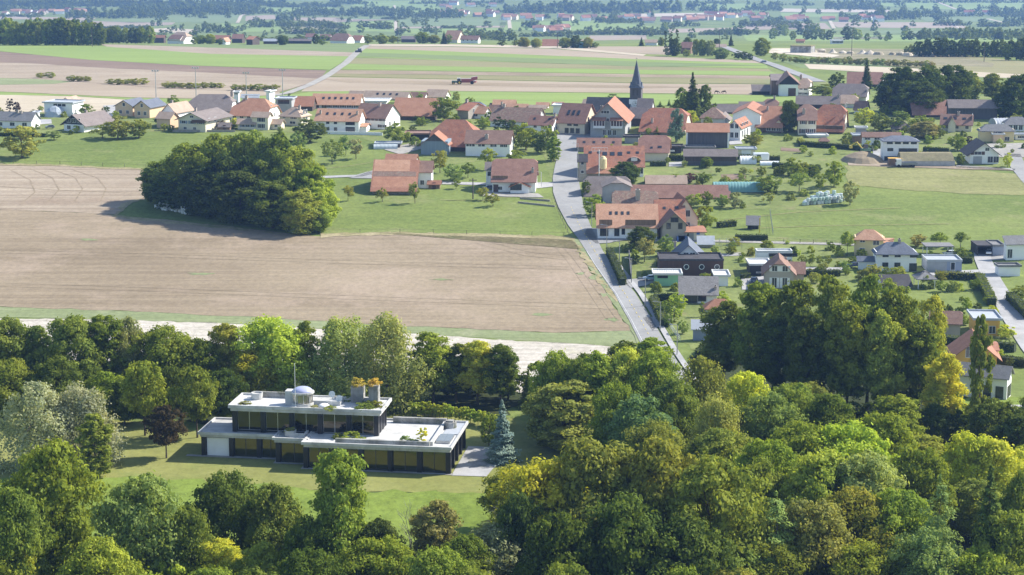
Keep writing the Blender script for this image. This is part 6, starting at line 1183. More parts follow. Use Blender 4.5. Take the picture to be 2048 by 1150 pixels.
# distant woods: one mass of tree crowns
def mass(name, spots, key, col, mat=LEAF):
    g = np.random.default_rng(len(spots)); A = []
    for (P, h, w) in spots:
        me, tr, h0, w0 = PROTO[key][g.integers(len(PROTO[key]))]; co = np.empty(len(me.vertices)*3, np.float32); me.vertices.foreach_get('co', co); co = co.reshape(-1, 3).copy()
        a = g.uniform(0, 6.28); c, s_ = math.cos(a), math.sin(a); co = np.stack([co[:,0]*c-co[:,1]*s_, co[:,0]*s_+co[:,1]*c, co[:,2]], 1)*np.array([w/w0, w/w0, h/h0])
        A.append(co+np.array(P))
    o = link(name, leafmesh(name, np.concatenate(A), mat)); o.color = (*[x*1.3 for x in C_[col]], 1); return tag(o, kind='stuff')
far = []; g = random.Random(4)
for (x0, x1, yb, hp, rows) in [(-30,270,14,13,4),(-30,150,22,11,2),(130,330,37,15,3),(240,510,30,17,4),(-30,530,12,13,3),(300,520,22,14,3),(150,190,54,18,2),(345,372,62,20,1),(376,402,66,24,1),(402,470,66,18,2),(196,300,58,8,1),(497,548,28,11,2),(510,575,12,12,2),(535,682,15,9,2),(585,805,33,15,3),(805,925,37,17,3),(500,552,55,15,2),(555,680,54,11,2),(660,732,9,10,2),(550,586,43,13,2),(765,812,39,6,1),(885,952,57,6,1),(918,932,56,11,1),(1010,1110,26,16,3),(1050,1285,27,20,4),(1275,1365,25,20,3),(1370,1412,22,20,2),(1230,1335,70,14,2),(1400,1455,24,14,2),(1190,1250,46,11,2),(1400,1500,70,11,2),(1120,1250,70,9,1),(1500,1562,22,15,3),(1440,1500,26,10,1),(1650,1758,20,15,3),(1680,1762,38,12,2),(1750,1842,40,22,3),(1840,1905,34,17,2),(1900,1965,33,9,1),(1980,2080,34,16,3),(2010,2080,47,14,2),(1955,2015,54,9,1),(1840,2080,80,22,4),(1870,1900,43,11,1),(500,680,82,10,1),(715,800,84,14,1),(930,1000,80,16,2),(1000,1040,82,20,1),(1040,1130,74,10,1),(600,690,68,13,1),(1500,1600,50,9,1),(1690,2080,6,9,1),(1410,1470,8,9,1),(820,900,8,7,1),(930,1010,7,8,1),(0,60,34,7,1)]:
    s = scale(yb); n = max(1, int((x1-x0)/(hp*.62)))
    for r_ in range(rows):
        for k in range(n):
            px = x0+(x1-x0)*(k+g.uniform(.1,.9))/n; P = at(px, yb-r_*1.6-g.uniform(0,.6)); h = hp/s*g.uniform(.5, 1.2); far.append((P, h, max(h*.75, 9)*g.uniform(.85, 1.25)))
for k in range(280):
    yb = 8+72*g.random()**1.3; px = g.uniform(-30, 2080); s = scale(yb); h = g.uniform(5, 12); far.append((at(px, yb), h, h*g.uniform(.8, 1.6)))
for k in range(46):                     # loose hedgerows
    yb = g.uniform(10, 78); px = g.uniform(0, 2040); n = g.randrange(4, 12); dx = g.uniform(4, 8); dy = g.uniform(-.25, .25)
    for j in range(n): h = g.uniform(4, 11); far.append((at(px+j*dx, yb+j*dy), h, h*g.uniform(.9, 1.5)))
mass('distant_woods', far, 'far', 'green')
# separate far trees that stand clear in the plain
i = 0
for (x, y, hp) in [(722,66,16),(795,68,12),(864,66,9),(872,70,10),(1053,60,8),(1040,62,7),(1120,70,8),(1156,68,8),(1195,56,9),(1330,68,22),(1440,70,12),(1478,72,22),(1470,66,14),(1512,68,14),(1545,78,22),(1556,72,12),(1570,72,22),(1585,80,18),(1600,70,22),(1620,66,24),(1634,64,18),(1692,80,26),(1702,78,24),(1715,80,22),(1734,82,16),(1760,80,10),(1777,80,17),(1772,82,10),(1808,80,18),(1822,80,18),(1838,80,18),(1613,80,20),(1628,80,22),(1645,80,22),(1658,80,20),(1740,42,8),(1874,42,12),(1690,62,10),(597,42,14),(1880,46,6),(1018,20,10),(1110,55,10),(640,60,8),(545,66,9),(560,66,8),(440,64,12),(305,52,12)]:
    s = scale(y); h = hp/s; o = plant(at(x, y), h, h*g.uniform(.7, 1), 'wood', g.choice(['mid','dark','sage']), 'single hazy tree standing clear in the far plain', 'single trees in the far plain', name='field_tree', parts=False)
# houses of the far villages
def mini(px, py, w, d, h, rf, wa, rz, label, group, k=[0]):
    r = empty('distant_house', at(px, py), rz, label=label, cat='house', group=group); rise = d*.36
    def mw():
        V, Fc = wall_shape(1, 1, 1, .6, 1, lambda u, v, z: (u-.5, v-.5, z)); me = bpy.data.meshes.new('wall'); me.from_pydata(V, [], Fc); return me
    key = (round(w), round(d), round(h), rf, wa)
    def wl():
        V, Fc = wall_shape(w, d, h, rise-.2, 1, lambda u, v, z: (u-w/2, v-d/2, z)); me = bpy.data.meshes.new('wall'); me.from_pydata(V, [], Fc); me.materials.append(WA[wa]); return me
    def rl():
        V, Fc = roof_shape(w, d, h+.15, rise, 1, .6, .5, .2, lambda u, v, z: (u-w/2, v-d/2, z)); me = bpy.data.meshes.new('roof'); me.from_pydata(V, [], Fc); me.materials.append(RO[rf]); return me
    a = link('wall', cached(('mw', key), wl), r); b_ = link('roof', cached(('mr', key), rl), r)
    for o in (a, b_):
        if not o.data.get('fx'): fixn(o); o.data['fx'] = 1
g = random.Random(21)
for (x0, x1, y0, y1, n, lab, grp) in [(5,170,22,31,16,'small house of the far village at the wooded slope top left','houses of the far left village'), (1000,1210,36,42,20,'small house in the long far village row under the wood','houses of the far village row'), (1230,1400,35,46,20,'small house around the far white church tower','houses around the far church'), (1400,1560,28,44,20,'small house in the right part of the far village','houses of the far right village'), (1560,1660,38,43,10,'small house along the far lane right of the village','houses along the far lane'), (885,1000,5,34,16,'small house of the far hamlet above the hedged fields','houses of the far hamlet'), (1050,1165,60,66,9,'low shed of the far farmstead row','sheds of the far farmstead'), (1675,1760,38,44,5,'low far shed beside the tree belt','far sheds by the tree belt'), (1930,2000,28,33,5,'small far house at the right tree belt','far houses at the right tree belt')]:
    for k in range(n):
        mini(g.uniform(x0, x1), g.uniform(y0, y1), g.choice([12,16,20]), g.choice([9,11]), g.choice([4,6]), g.choice(['red','salmon','brown','brick','orange']), g.choice(['white','cream','white','taupe']), g.uniform(-.6, .6), lab, grp)
ft = empty('church_tower', at(1298, 40), label='far white church tower rising above the hazy village', cat='church'); mb = MB(); mb.box(-2.6,2.6,-2.6,2.6,-1,13); mb.build('wall', WA['white'], ft); mb = MB(); mb.lathe([(3.9,13),(.1,18)], 4); mb.build('roof', RO['brown'], ft)
# woods and trees on the plateau edge
def wood(x0, x1, yb, hp, n, rows, label, group, col):
    for r_ in range(rows):
        for k in range(n):
            px = x0+(x1-x0)*(k+.5+random.uniform(-.3,.3))/n; s = scale(yb); h = hp/s*random.uniform(.82, 1.08)
            plant(at(px, yb-r_*1.2), h, h*random.uniform(.55,.72), 'wood', random.choice(col), label, group, parts=False)
wood(-20,205,91,52,15,2,'tall dark tree of the wood at the upper left','trees of the upper left wood',['mid','dark','green','mid'])
wood(195,305,87,34,9,2,'lower green tree trailing off the upper left wood','trees trailing off the upper left wood',['mid','dark','green'])
wood(1830,2060,114,36,14,2,'dark tree of the wood at the upper right edge','trees of the upper right wood',['dark','deep'])
wood(2012,2070,121,40,4,1,'dark nearer tree at the upper right frame edge','near trees at the upper right edge',['deep','dark'])
wood(1805,1850,108,18,5,1,'low tree at the left end of the upper right wood','low trees of the upper right wood',['mid','dark'])
for a in [(402,70,22,88,'dense','mid','round ridge tree right of the hipped farmhouse'), (420,68,24,88,'dense','green','green ridge tree beside the round one'), (388,74,16,89,'small','mid','ridge bush at the hipped farmhouse'), (440,76,16,90,'small','dark','dark ridge bush left of the barn with pale gable'), (566,72,24,90,'dense','dark','dark ridge tree left of the long low shed'), (632,68,16,88,'dense','dark','dark slim ridge tree in front of the red two-part house'), (645,78,18,90,'small','mid','ridge bush before the brown half-hipped farmhouse'), (766,70,24,88,'dense','olive','round ridge tree left of the boarded shed'), (786,72,20,87,'small','mid','pale ridge tree next to the round one'), (845,64,34,87,'dense','mid','large ridge tree right of the boarded shed'), (868,70,26,87,'dense','olive','olive ridge tree beside the large one'), (888,62,18,88,'spruce','dark','dark ridge spruce before the salmon-roofed house'), (898,68,16,88,'small','mid','ridge tree hiding the salmon-roofed house\'s foot'), (735,72,16,88,'small','mid','ridge tree at the top of the gravel track'),
 (1003,80,18,92,'small','dark','bush at the left of the red ridge roof'), (1048,74,26,94,'dense','olive','olive ridge tree left of the red roof'), (1072,76,24,95,'dense','olive','olive ridge tree overlapping the red roof'), (1030,80,12,92,'small','mid','small bush on the ridge'), (1130,75,28,96,'dense','olive','yellowish round tree left of the green tunnel'), (1152,70,24,96,'dense','dark','dark tree behind the green tunnel'), (1176,74,22,96,'dense','olive','brownish tree right of the green tunnel'), (1190,84,18,96,'small','mid','low bush right of the brownish tree'), (1283,74,14,92,'spruce','dark','dark conifer beside the lone white house'), (1322,74,14,92,'dense','mid','tree right of the lone white house'),
 (1331,60,9,106,'poplar','dark','left poplar of the farm on the plateau'), (1342,56,9,106,'poplar','dark','second poplar of the farm on the plateau'), (1354,57,9,106,'poplar','dark','third poplar of the farm on the plateau'), (1350,76,26,112,'dense','dark','round tree at the foot of the poplars'), (1336,95,20,112,'small','grey','grey bush at the foot of the poplars'), (1376,74,20,96,'dense','dark','dark tree behind the brown farmhouse'), (1392,78,18,110,'dense','mid','tree right of the brown farmhouse'), (1404,78,20,112,'dense','mid','bushy tree by the brown farmhouse\'s garden'), (1420,80,22,112,'dense','grey','grey-green tree by the country road'), (1372,98,16,114,'small','olive','bush before the brown farmhouse'), (1388,88,7,112,'small','silver','white-flowering thin tree by the brown farmhouse'), (1442,96,34,118,'dense','sage','large grey-green bush at the country road'), (1462,68,14,92,'spruce','dark','dark conifer at the bend of the country road'), (1433,77,16,92,'dense','deep','dark tree left of the bend of the country road'),
 (1488,103,22,120,'small','deep','dark hedge-like bush left of the country road'), (1476,102,22,118,'small','deep','dark hedge-like bush by the sheet roofs'), (1500,106,14,121,'small','deep','dark bush at the roadside'), (1523,75,34,112,'dense','mid','big round tree right of the country road'), (1550,105,16,120,'small','olive','bush at the quarry\'s left end'), (1566,106,20,124,'small','olive','olive bush at the quarry slope'), (1698,112,14,128,'small','mid','tree at the lower quarry edge'), (1580,112,10,124,'small','olive','small bush below the quarry')]: tree(*a)
for k in range(26):
    tree(1590+k*11+random.uniform(-3,3), 113+k*.35+random.uniform(-2,2), 17, 126+k*.35, 'small', random.choice(['olive','sage','brown']), 'scrubby bush along the lower quarry slope', 'bushes along the quarry slope', 'bush')
mb = MB()
for k in range(14): a, b_ = 1600+k*20+random.uniform(-6,6), 104+k*.7; P = at(a, b_); mb.lathe([(random.uniform(2,5), -.4), (random.uniform(1.5,3), random.uniform(.8,1.8)), (.3, random.uniform(1.8,2.8))], 9, P)
tag(mb.build('earth_heaps', SAND), kind='stuff')
q = empty('quarry_bunker', at(1602, 106), -.1, label='grey earth-covered concrete block with grassy top in the quarry', cat='bunker'); mb = MB(); mb.prism([(-9,0),(8,-1),(12,9),(-7,10)], -1, 5); mb.build('wall', DIRTYC, q); mb = MB(); mb.prism([(-9.2,-.2),(8.2,-1.2),(12.2,9.2),(-7.2,10.2)], 5.01, 5.6); mb.build('turf', OLIVE, q); q.scale = (.72, .7, .8)
# ------------------------------------------------------------------ vehicles, posts and small things
def copy_tree(o, parent=None):
    c = o.copy(); COL.objects.link(c); c.parent = parent
    for ch_ in KIDS.get(o.name, []): copy_tree(ch_, c)
    return c
KIDS = {}
def kids(root):
    KIDS[root.name] = [o for o in bpy.data.objects if o.parent == root]
    for k in KIDS[root.name]: kids(k)
TYRE = solid('tyre_rubber', (.02,.02,.02), .9); CARGLASS = GLASS; LAMPM = solid('lamp_glass', (.7,.7,.65), .2, .05)
def paint(name, c): m, t, b, N, L = newmat(name); b.inputs['Base Color'].default_value = (*c, 1); b.inputs['Roughness'].default_value = .3; b.inputs['Coat Weight'].default_value = .6; return m
PAINT = dict(white=paint('white_car_paint', (.78,.78,.78)), grey=paint('grey_car_paint', (.22,.23,.24)), blue=paint('pale_blue_car_paint', (.38,.48,.62)), dark=paint('dark_blue_car_paint', (.03,.05,.10)), red=paint('red_machine_paint', (.27,.035,.035)), green=paint('green_machine_paint', (.06,.16,.09)), yellow=paint('yellow_machine_paint', (.65,.48,.05)))
def car(P, rz, col, label, van=False):
    r = empty('parked_car', P, rz, label=label, cat='car'); L_, w = 4.3, .88
    bodyp = [(-2.1,.35),(-2.15,.75),(-2.0,.95),(-1.0,1.0),(1.9,.98),(2.1,.85),(2.1,.35)]; cab = [(-1.15,.98),(-.45,1.45),(1.3,1.48),(1.95,.98)]
    def ext(prof_, w0, w1, m, name, par):
        n = len(prof_); zt = max(p[1] for p in prof_); zb = min(p[1] for p in prof_); V = []
        for s_ in (-1, 1): V += [(x, s_*(w0+(w1-w0)*(z-zb)/(zt-zb)), z) for x, z in prof_]
        o = pydata(name, V, [tuple(range(n)), tuple(range(n, 2*n))[::-1]]+[(i, (i+1) % n, n+(i+1) % n, n+i) for i in range(n)], m, par); fixn(o)
        bv = o.modifiers.new('b', 'BEVEL'); bv.width = .06; bv.segments = 2; return o
    bo = ext(bodyp, w, w*.97, PAINT[col], 'body', r); ext(cab, w*.93, w*.74, CARGLASS, 'window', r); ext([(-.4,1.44),(-.3,1.5),(1.2,1.53),(1.32,1.47)], w*.76, w*.7, PAINT[col], 'roof', r)
    for x in (-1.35, 1.3):
        for s_ in (-1, 1):
            mb = MB(); mb.tube((x, s_*.72, .32), (x, s_*.92, .32), .32, n=14); wh = mb.build('wheel', TYRE, r); mb = MB(); mb.tube((x, s_*.9, .32), (x, s_*.935, .32), .19, n=10); mb.build('rim', METAL, wh)
    for s_ in (-1, 1): mb = MB(); mb.box(-2.17, -2.1, s_*.62-.2, s_*.62+.2, .68, .84); mb.build('headlight', LAMPM, r)
    r.scale = (.76, .76, .76); return r
for (x, y, rz, col, lab) in [(1243,474,1.3,'white','white car parked before the long tan-roofed barn'), (1300,562,.25,'blue','pale blue car on the drive left of the green base'), (222,234,.1,'white','white car parked between the boarded and the peach house'), (977,380,.2,'dark','dark blue car at the left side of the wide-roofed farmhouse'), (1517,549,1.5,'grey','grey car inside the white carport'), (1507,567,1.2,'dark','dark car in front of the white carport'), (1977,510,1.35,'white','white car in front of the dark carport'), (1899,512,.1,'white','white car under the pergola roof'), (1707,536,.4,'dark','dark car by the small white garage'), (1527,126,.6,'dark','dark car driving on the country road'), (1372,232,0,'grey','grey car among the spruces right of the church'), (1290,290,.1,'white','white car beside the small garage roof'), (1345,306,.1,'white','white car in the yard right of the cream house'), (100,258,.2,'grey','grey car by the white bungalow')]:
    car(at(x, y)+Vector((0,0,.25)), rz, col, lab)
# street lamps
def lamp(x, yb, yt, label, group=None, arm=1.1):
    s = scale(yb)*math.cos(vang(yb)); h = (yb-yt)/s; r = empty('street_lamp', at(x, yb), label=label, cat='street lamp', group=group); mb = MB(); mb.tube((0,0,-.3),(0,0,h),.11,.07,8); mb.build('pole', METAL, r)
    mb = MB(); mb.tube((0,0,h-.05),(-arm,0,h+.1),.05,n=6); mb.box(-arm-.5,-arm+.15,-.13,.13,h+.05,h+.18); mb.build('lamp_head', METAL, r); return r
for x, yb, yt, lab in [(1213.5,498,450,'street lamp on the grass corner before the white car'), (1238.6,532,483,'street lamp second down the road from the tan barn'), (1262.8,567,517,'street lamp at the driveway left of the brown box house'), (1290.3,614,556,'street lamp opposite the green hedge end'), (1320.4,662,604,'street lamp at the second road entrance'), (1354,711,650,'street lamp nearest to the wood at the road end'), (1183.5,452,405,'street lamp before the leafy roadside tree'), (1155.5,363,287,'tall street lamp at the grey stone annexe'), (1082.5,374,344,'white pole at the meadow left of the road')]: lamp(x, yb, yt, lab)
for x, yb, yt, lab in [(312.7,210,143,'sports ground floodlight mast above the peach house'), (392.4,196,137,'sports ground floodlight mast above the cream chalet'), (493,194,147,'sports ground floodlight mast above the red-roofed farmhouse'), (565.7,196,141,'sports ground floodlight mast beside the gravel track')]:
    s = scale(yb)*math.cos(vang(yb)); h = (yb-yt)/s; r = empty('floodlight', at(x, yb), label=lab, cat='floodlight'); mb = MB(); mb.tube((0,0,-.3),(0,0,h),.2,.12,8); mb.build('pole', METAL, r); mb = MB(); mb.box(-1.3,1.3,-.12,.12,h-.1,h+.06); mb.build('crossbar', METAL, r)
    for k in (-1,0,1): mb = MB(); mb.box(k-.3,k+.3,-.4,.05,h+.08,h+.5); mb.build('lamp_head', METAL, r)
POLEW = solid('pole_wood', (.12,.10,.085), .9)
for x, yb, yt, lab in [(184.6,94,54,'utility pole before the upper left wood'), (796,87,42,'tall utility pole behind the plateau fields'), (1115,95,64,'utility pole at the red ridge roof'), (1438.7,99,60,'tall utility pole by the country road bend'), (1703,112,60,'utility pole standing in the quarry'), (1968,124,85,'utility pole at the dry meadow upper right'), (946,398,356,'pole with box on the meadow before the farmhouse annexe')]:
    s = scale(yb)*math.cos(vang(yb)); h = (yb-yt)/s; r = empty('utility_pole', at(x, yb), label=lab, cat='pole'); mb = MB(); mb.tube((0,0,-.5),(0,0,h),.2,.13,7); mb.build('pole', POLEW, r); mb = MB(); mb.box(-1.1,1.1,-.08,.08,h-.7,h-.5); mb.build('crossarm', POLEW, r)
# wrapped bales
WRAP = paint('white_bale_wrap', (.62,.66,.66)); WRAPG = paint('pale_green_bale_wrap', (.45,.56,.50)); WRAPD = paint('dark_bale_wrap', (.22,.25,.25))
def bale(P, m, label, group):
    def f():
        mb = MB(); mb.lathe([(.3,0),(.48,.05),(.54,.16),(.55,.84),(.48,.97),(.3,1.0)], 14); return mb_mesh('wrapped_bale', mb, m)
    o = link('wrapped_bale', cached(('bale', m.name), f)); o.location = P; o.rotation_euler[2] = random.uniform(0, 6); tag(o, label, 'bale', group)
QF = (280,240,4.096)
for zx_, zy_, up in [(135,678,0),(165,682,0),(190,694,0),(215,698,0),(240,694,0),(268,700,0),(295,708,0),(330,712,0),(352,722,0),(376,728,0),(405,728,0),(170,682,1),(200,694,1),(228,696,1),(352,722,1),(378,728,1)]:
    bale(at(QF[0]+zx_/QF[2], QF[1]+zy_/QF[2]+11)+Vector((0,0,1.0*up)), WRAP, 'white wrapped bale at the dark foot of the field grove', 'wrapped bales at the grove')
for k in range(33):
    row = k//11; c = k % 11; m_ = random.choice([WRAP, WRAP, WRAPG, WRAPD]); P = at(1607+c*7.4+row*3+random.uniform(-1,1), 411-row*2.4-c*.6)
    bale(P, m_, 'wrapped bale in the lower layer of the heap on the right meadow', 'wrapped bales on the right meadow')
    if c not in (0, 10) and random.random() < .85: bale(P+Vector((.3,0,1.0)), random.choice([WRAP, WRAPG]), 'wrapped bale in the middle layer of the heap on the right meadow', 'middle wrapped bales on the right meadow')
    if 2 < c < 8 and row and random.random() < .6: bale(P+Vector((.5,0,2.0)), random.choice([WRAP, WRAPG]), 'wrapped bale on top of the heap on the right meadow', 'topmost wrapped bales on the right meadow')
# tractor and potato harvester
r = empty('tractor', at(914, 169), 0, label='green tractor pulling the red harvester across the tan field', cat='tractor')
mb = MB(); mb.box(-2.3,.2,-.45,.45,.8,1.7); mb.box(-.2,1.7,-.6,.6,.7,1.4); mb.build('body', PAINT['green'], r); mb = MB(); mb.box(.1,1.6,-.75,.75,1.4,2.7); mb.build('cab', CARGLASS, r); mb = MB(); mb.box(0,1.7,-.8,.8,2.7,2.85); mb.build('roof', PAINT['white'], r)
for x, rr in ((-1.6,.62),(1.1,.92)):
    for s_ in (-1,1): mb = MB(); mb.tube((x,s_*.7,rr),(x,s_*1.15,rr),rr,n=16); wh = mb.build('wheel', TYRE, r); mb = MB(); mb.tube((x,s_*1.1,rr),(x,s_*1.17,rr),rr*.5,n=12); mb.build('rim', PAINT['yellow'], wh)
r = empty('harvester', at(937, 168.6), 0, label='red potato harvester towed behind the green tractor', cat='harvester')
mb = MB(); mb.prism([(-3.6,-1),(3.2,-1),(3.6,1),(-3.6,1)], .8, 1.5); mb.box(-3.2,1.2,-1.2,1.2,1.5,2.5); mb.build('body', PAINT['red'], r); mb = MB(); mb.add([(1.2,-1.2,1.4),(4,-1.3,2.2),(4,1.3,2.2),(1.2,1.2,1.4),(1.2,-1.2,3.1),(4,-1.3,3.6),(4,1.3,3.6),(1.2,1.2,3.1)], [(0,3,2,1),(4,5,6,7),(0,1,5,4),(1,2,6,5),(2,3,7,6),(3,0,4,7)]); mb.build('hopper', PAINT['red'], r)
mb = MB(); mb.tube((-5.2,0,.9),(-3.5,0,1),.12,n=6); mb.build('drawbar', METAL, r)
for s_ in (-1,1): mb = MB(); mb.tube((1.6,s_*1,.75),(1.6,s_*1.4,.75),.75,n=16); mb.build('wheel', TYRE, r)
r = empty('tractor', at(717, 105.5), .7, label='small dark tractor driving up the gravel track', cat='tractor'); mb = MB(); mb.box(-2,.2,-.5,.5,.7,1.6); mb.box(0,1.6,-.8,.8,.7,2.6); mb.build('body', PAINT['dark'], r)
for x, rr in ((-1.4,.55),(1,.8)):
    for s_ in (-1,1): mb = MB(); mb.tube((x,s_*.7,rr),(x,s_*1.1,rr),rr,n=12); mb.build('wheel', TYRE, r)
# horses on the pasture
HORSE = solid('brown_horse_coat', (.05,.03,.022), .8)
for k, (x, rz) in enumerate([(1432, 0), (1449.5, 3.0)]):
    V = [(0,0,1.25),(.45,0,1.2),(.8,0,1.28),(-.5,0,1.25),(1.15,0,1.1),(1.45,0,.6),(1.62,0,.35),(-.62,0,.8)]; E_ = [(0,1),(1,2),(0,3),(2,4),(4,5),(5,6),(3,7)]; rad = [.32,.31,.27,.31,.17,.13,.08,.09]
    for (bx, base) in ((.72,2),(-.45,3)):
        for s_ in (-1,1):
            i0 = len(V); V += [(bx,s_*.17,.95),(bx+(.03 if base == 2 else -.1),s_*.17,.5),(bx,s_*.17,.04)]; E_ += [(base,i0),(i0,i0+1),(i0+1,i0+2)]; rad += [.14,.075,.06]
    me = bpy.data.meshes.new('horse'); me.from_pydata(V, E_, []); o = link('horse', me, None, HORSE); o.location = at(x, 188.5); o.rotation_euler[2] = rz
    sk = o.modifiers.new('skin', 'SKIN'); su = o.modifiers.new('sub', 'SUBSURF'); su.levels = su.render_levels = 1
    for i, q_ in enumerate(rad): me.skin_vertices[0].data[i].radius = (q_, q_)
    me.skin_vertices[0].data[0].use_root = True
    tag(o, ['dark brown grazing horse with its head to the right on the pasture', 'dark brown grazing horse with its head to the left on the pasture'][k], 'horse')
# excavator, lorry, crate at the building site
r = empty('excavator', zat('D', 712, 742), .2, label='green excavator with yellow bucket on the earth heap', cat='excavator')
mb = MB(); mb.box(-1.5,1.5,-1.1,-.6,0,.7); mb.box(-1.5,1.5,.6,1.1,0,.7); mb.build('track', TYRE, r); mb = MB(); mb.box(-1.1,1.6,-1,1,.8,1.7); mb.build('body', PAINT['green'], r); mb = MB(); mb.box(-.6,.6,-1,0,1.7,2.9); mb.build('cab', CARGLASS, r)
mb = MB(); mb.tube((-.8,.4,1.6),(-2.6,.4,3.6),.2,n=6); mb.tube((-2.6,.4,3.6),(-4.4,.4,2.6),.16,n=6); ar = mb.build('arm', PAINT['yellow'], r); mb = MB(); mb.prism([(-4.9,0),(-4.1,0),(-4.1,.9),(-4.9,.9)], 1.7, 2.6); mb.build('bucket', PAINT['yellow'], ar)
r = empty('lorry', zat('D', 1052, 856), 0, label='white-cabbed flatbed lorry before the terrace wall', cat='lorry'); mb = MB(); mb.prism([(-2.9,-1),(-1.4,-1),(-1.4,1),(-2.9,1)], .6, 2.4); cb = mb.build('cab', PAINT['white'], r); mb = MB(); mb.box(-2.95,-2.85,-.85,.85,1.5,2.2); mb.build('window', GLASS, cb); mb = MB(); mb.box(-1.3,3.4,-1.1,1.1,.8,1.0); mb.box(-1.3,3.4,-1.15,-1.1,.8,1.4); mb.box(-1.3,3.4,1.1,1.15,.8,1.4); mb.build('bed', PAINT['grey'], r)
for x in (-2.2,2.2):
    for s_ in (-1,1): mb = MB(); mb.tube((x,s_*.75,.45),(x,s_*1.1,.45),.45,n=14); mb.build('wheel', TYRE, r)
r = empty('site_container', zat('D', 962, 842), 0, label='ochre boarded container left of the lorry', cat='container'); mb = MB(); mb.box(-1.9,1.9,-1,1,0,2.1); mb.build('box', WA['woodl'], r); mb = MB(); mb.box(-2,2,-1.1,1.1,2.1,2.25); mb.build('lid', WA['ochre'], r)
o = MB(); o.lathe([(7,-.3),(5.2,1.2),(2.6,2.3),(.3,2.8)], 18, zat('D', 690, 800)); tag(o.build('earth_heap', SOIL), 'brown earth heap below the excavator', 'earth heap')
# tunnels, tents, silo, greenhouse dome
TEAL = solid('teal_sheet', (.17,.33,.31), .5, .12, 1.5); CANVAS = solid('white_canvas', (.74,.76,.76), .6, .08); CLEAR = solid('hazy_plastic_sheet', (.5,.55,.55), .35, .1)
def tunnel(P, rz, L_, rad, m, label, name='tunnel', cat='tunnel', ribs=10, hs=1.0, end=None):
    r = empty(name, P, rz, label=label, cat=cat); n = 14; pr = [(rad*math.cos(math.pi*k/n), hs*rad*math.sin(math.pi*k/n)) for k in range(n+1)]
    V = []; Fc = []; st = ribs*3
    for i in range(st+1):
        f = 1+.025*math.cos(i*2*math.pi/3); V += [(L_*i/st, y*f, z*f) for y, z in pr]
    for i in range(st): Fc += [(i*(n+1)+k, i*(n+1)+k+1, (i+1)*(n+1)+k+1, (i+1)*(n+1)+k) for k in range(n)]
    o = pydata('cover', V, Fc, m, r); o.data.polygons.foreach_set('use_smooth', [True]*len(Fc))
    for x, nm in ((.02, 'end_panel'), (L_-.02, 'end_panel')): pydata(nm, [(x, y*.97, z*.97) for y, z in pr]+[(x,0,-.3)], [tuple(range(n+1))], end or m, r)
    return r
tunnel(zat('C', 1335, 868), 0, 14.0, 2.6, TEAL, 'ribbed teal tunnel in the vegetable gardens', ribs=16)
tunnel(zat('O', 592, 392)+Vector((0,0,0)), .25, 9, 4.2, TEAL, 'dark teal arched tunnel on the ridge', ribs=5, hs=.85)
tunnel(zat('C', 1555, 640), 0, 4.8, 2.2, CANVAS, 'white arched tent behind the hedge', name='tent', cat='tent', ribs=5)
tunnel(zat('D', 1782, 500), .1, 6.5, 4, RO['light'], 'shed with a grey barrel roof behind the yellow and peach house', name='barrel_shed', cat='shed', ribs=6, hs=.6)
tunnel(zat('C', 1720, 655), 0, 5.6, 1.2, CANVAS, 'long white tarpaulin cover beside the caravan', name='tarpaulin', cat='tarpaulin', ribs=4)
tunnel(zat('A', 1480, 512), .05, 7.5, 1.4, CLEAR, 'pale plastic tunnel on the orchard meadow', ribs=6)
r = empty('caravan', zat('C', 1726, 628), .05, label='white caravan between the tent and the tarpaulin', cat='caravan'); mb = MB(); mb.box(-2.4,2.4,-1.1,1.1,.5,2.7); bo = mb.build('body', PAINT['white'], r); bv = bo.modifiers.new('b','BEVEL'); bv.width = .25; bv.segments = 3; mb = MB(); mb.box(-1.4,-.2,-1.13,-1.08,1.5,2.2); mb.build('window', GLASS, r)
for s_ in (-1,1): mb = MB(); mb.tube((0,s_*.8,.35),(0,s_*1.05,.35),.35,n=12); mb.build('wheel', TYRE, r)
DOMEG = solid('dome_glazing', (.42,.46,.5), .15, .1); r = empty('glass_dome', zat('G', 325, 682), label='faceted glass dome in front of the white flat-roofed house', cat='greenhouse')
bm = bmesh.new(); bmesh.ops.create_icosphere(bm, subdivisions=2, radius=3.9); bmesh.ops.delete(bm, geom=[v for v in bm.verts if v.co.z < -.6], context='VERTS'); me = bpy.data.meshes.new('glazing'); bm.to_mesh(me); e2 = [(v.verts[0].co.copy(), v.verts[1].co.copy()) for v in bm.edges]; bm.free(); link('glazing', me, r, DOMEG)
mb = MB()
for p, q in e2: mb.tube(p, q, .05, n=4)
mb.build('frame', METAL, r)
r = empty('feed_silo', zat('J', 850, 640), label='cream and yellow feed silo by the road behind the dark roof', cat='silo'); mb = MB(); mb.lathe([(.3,1.2),(1.1,2.6),(1.1,5.4),(.5,6.2)], 16); mb.build('tank', WA['yellow'], r)
for k in range(4): a = k*math.pi/2+.5; mb = MB(); mb.tube((.9*math.cos(a),.9*math.sin(a),-.2),(.9*math.cos(a),.9*math.sin(a),3),.07,n=5); mb.build('leg', METAL, r)
r = empty('aerial_mast', zat('J', 852, 650), label='white mast with an aerial frame beside the feed silo', cat='mast'); mb = MB(); mb.tube((-1.2,-1,-.3),(-1.2,-1,8.4),.16,.12,8); mb.build('pole', FRAME, r); mb = MB()
for z_ in (8.0, 9.0): mb.tube((-3.4,-1,z_),(1.2,-1,z_),.06,n=4)
for k in range(6): mb.tube((-3.4+k*.92,-1,8),(-3.4+k*.92,-1,9),.05,n=4)
mb.build('aerial', FRAME, r)
BLUEB = paint('blue_bin_plastic', (.04,.12,.42))
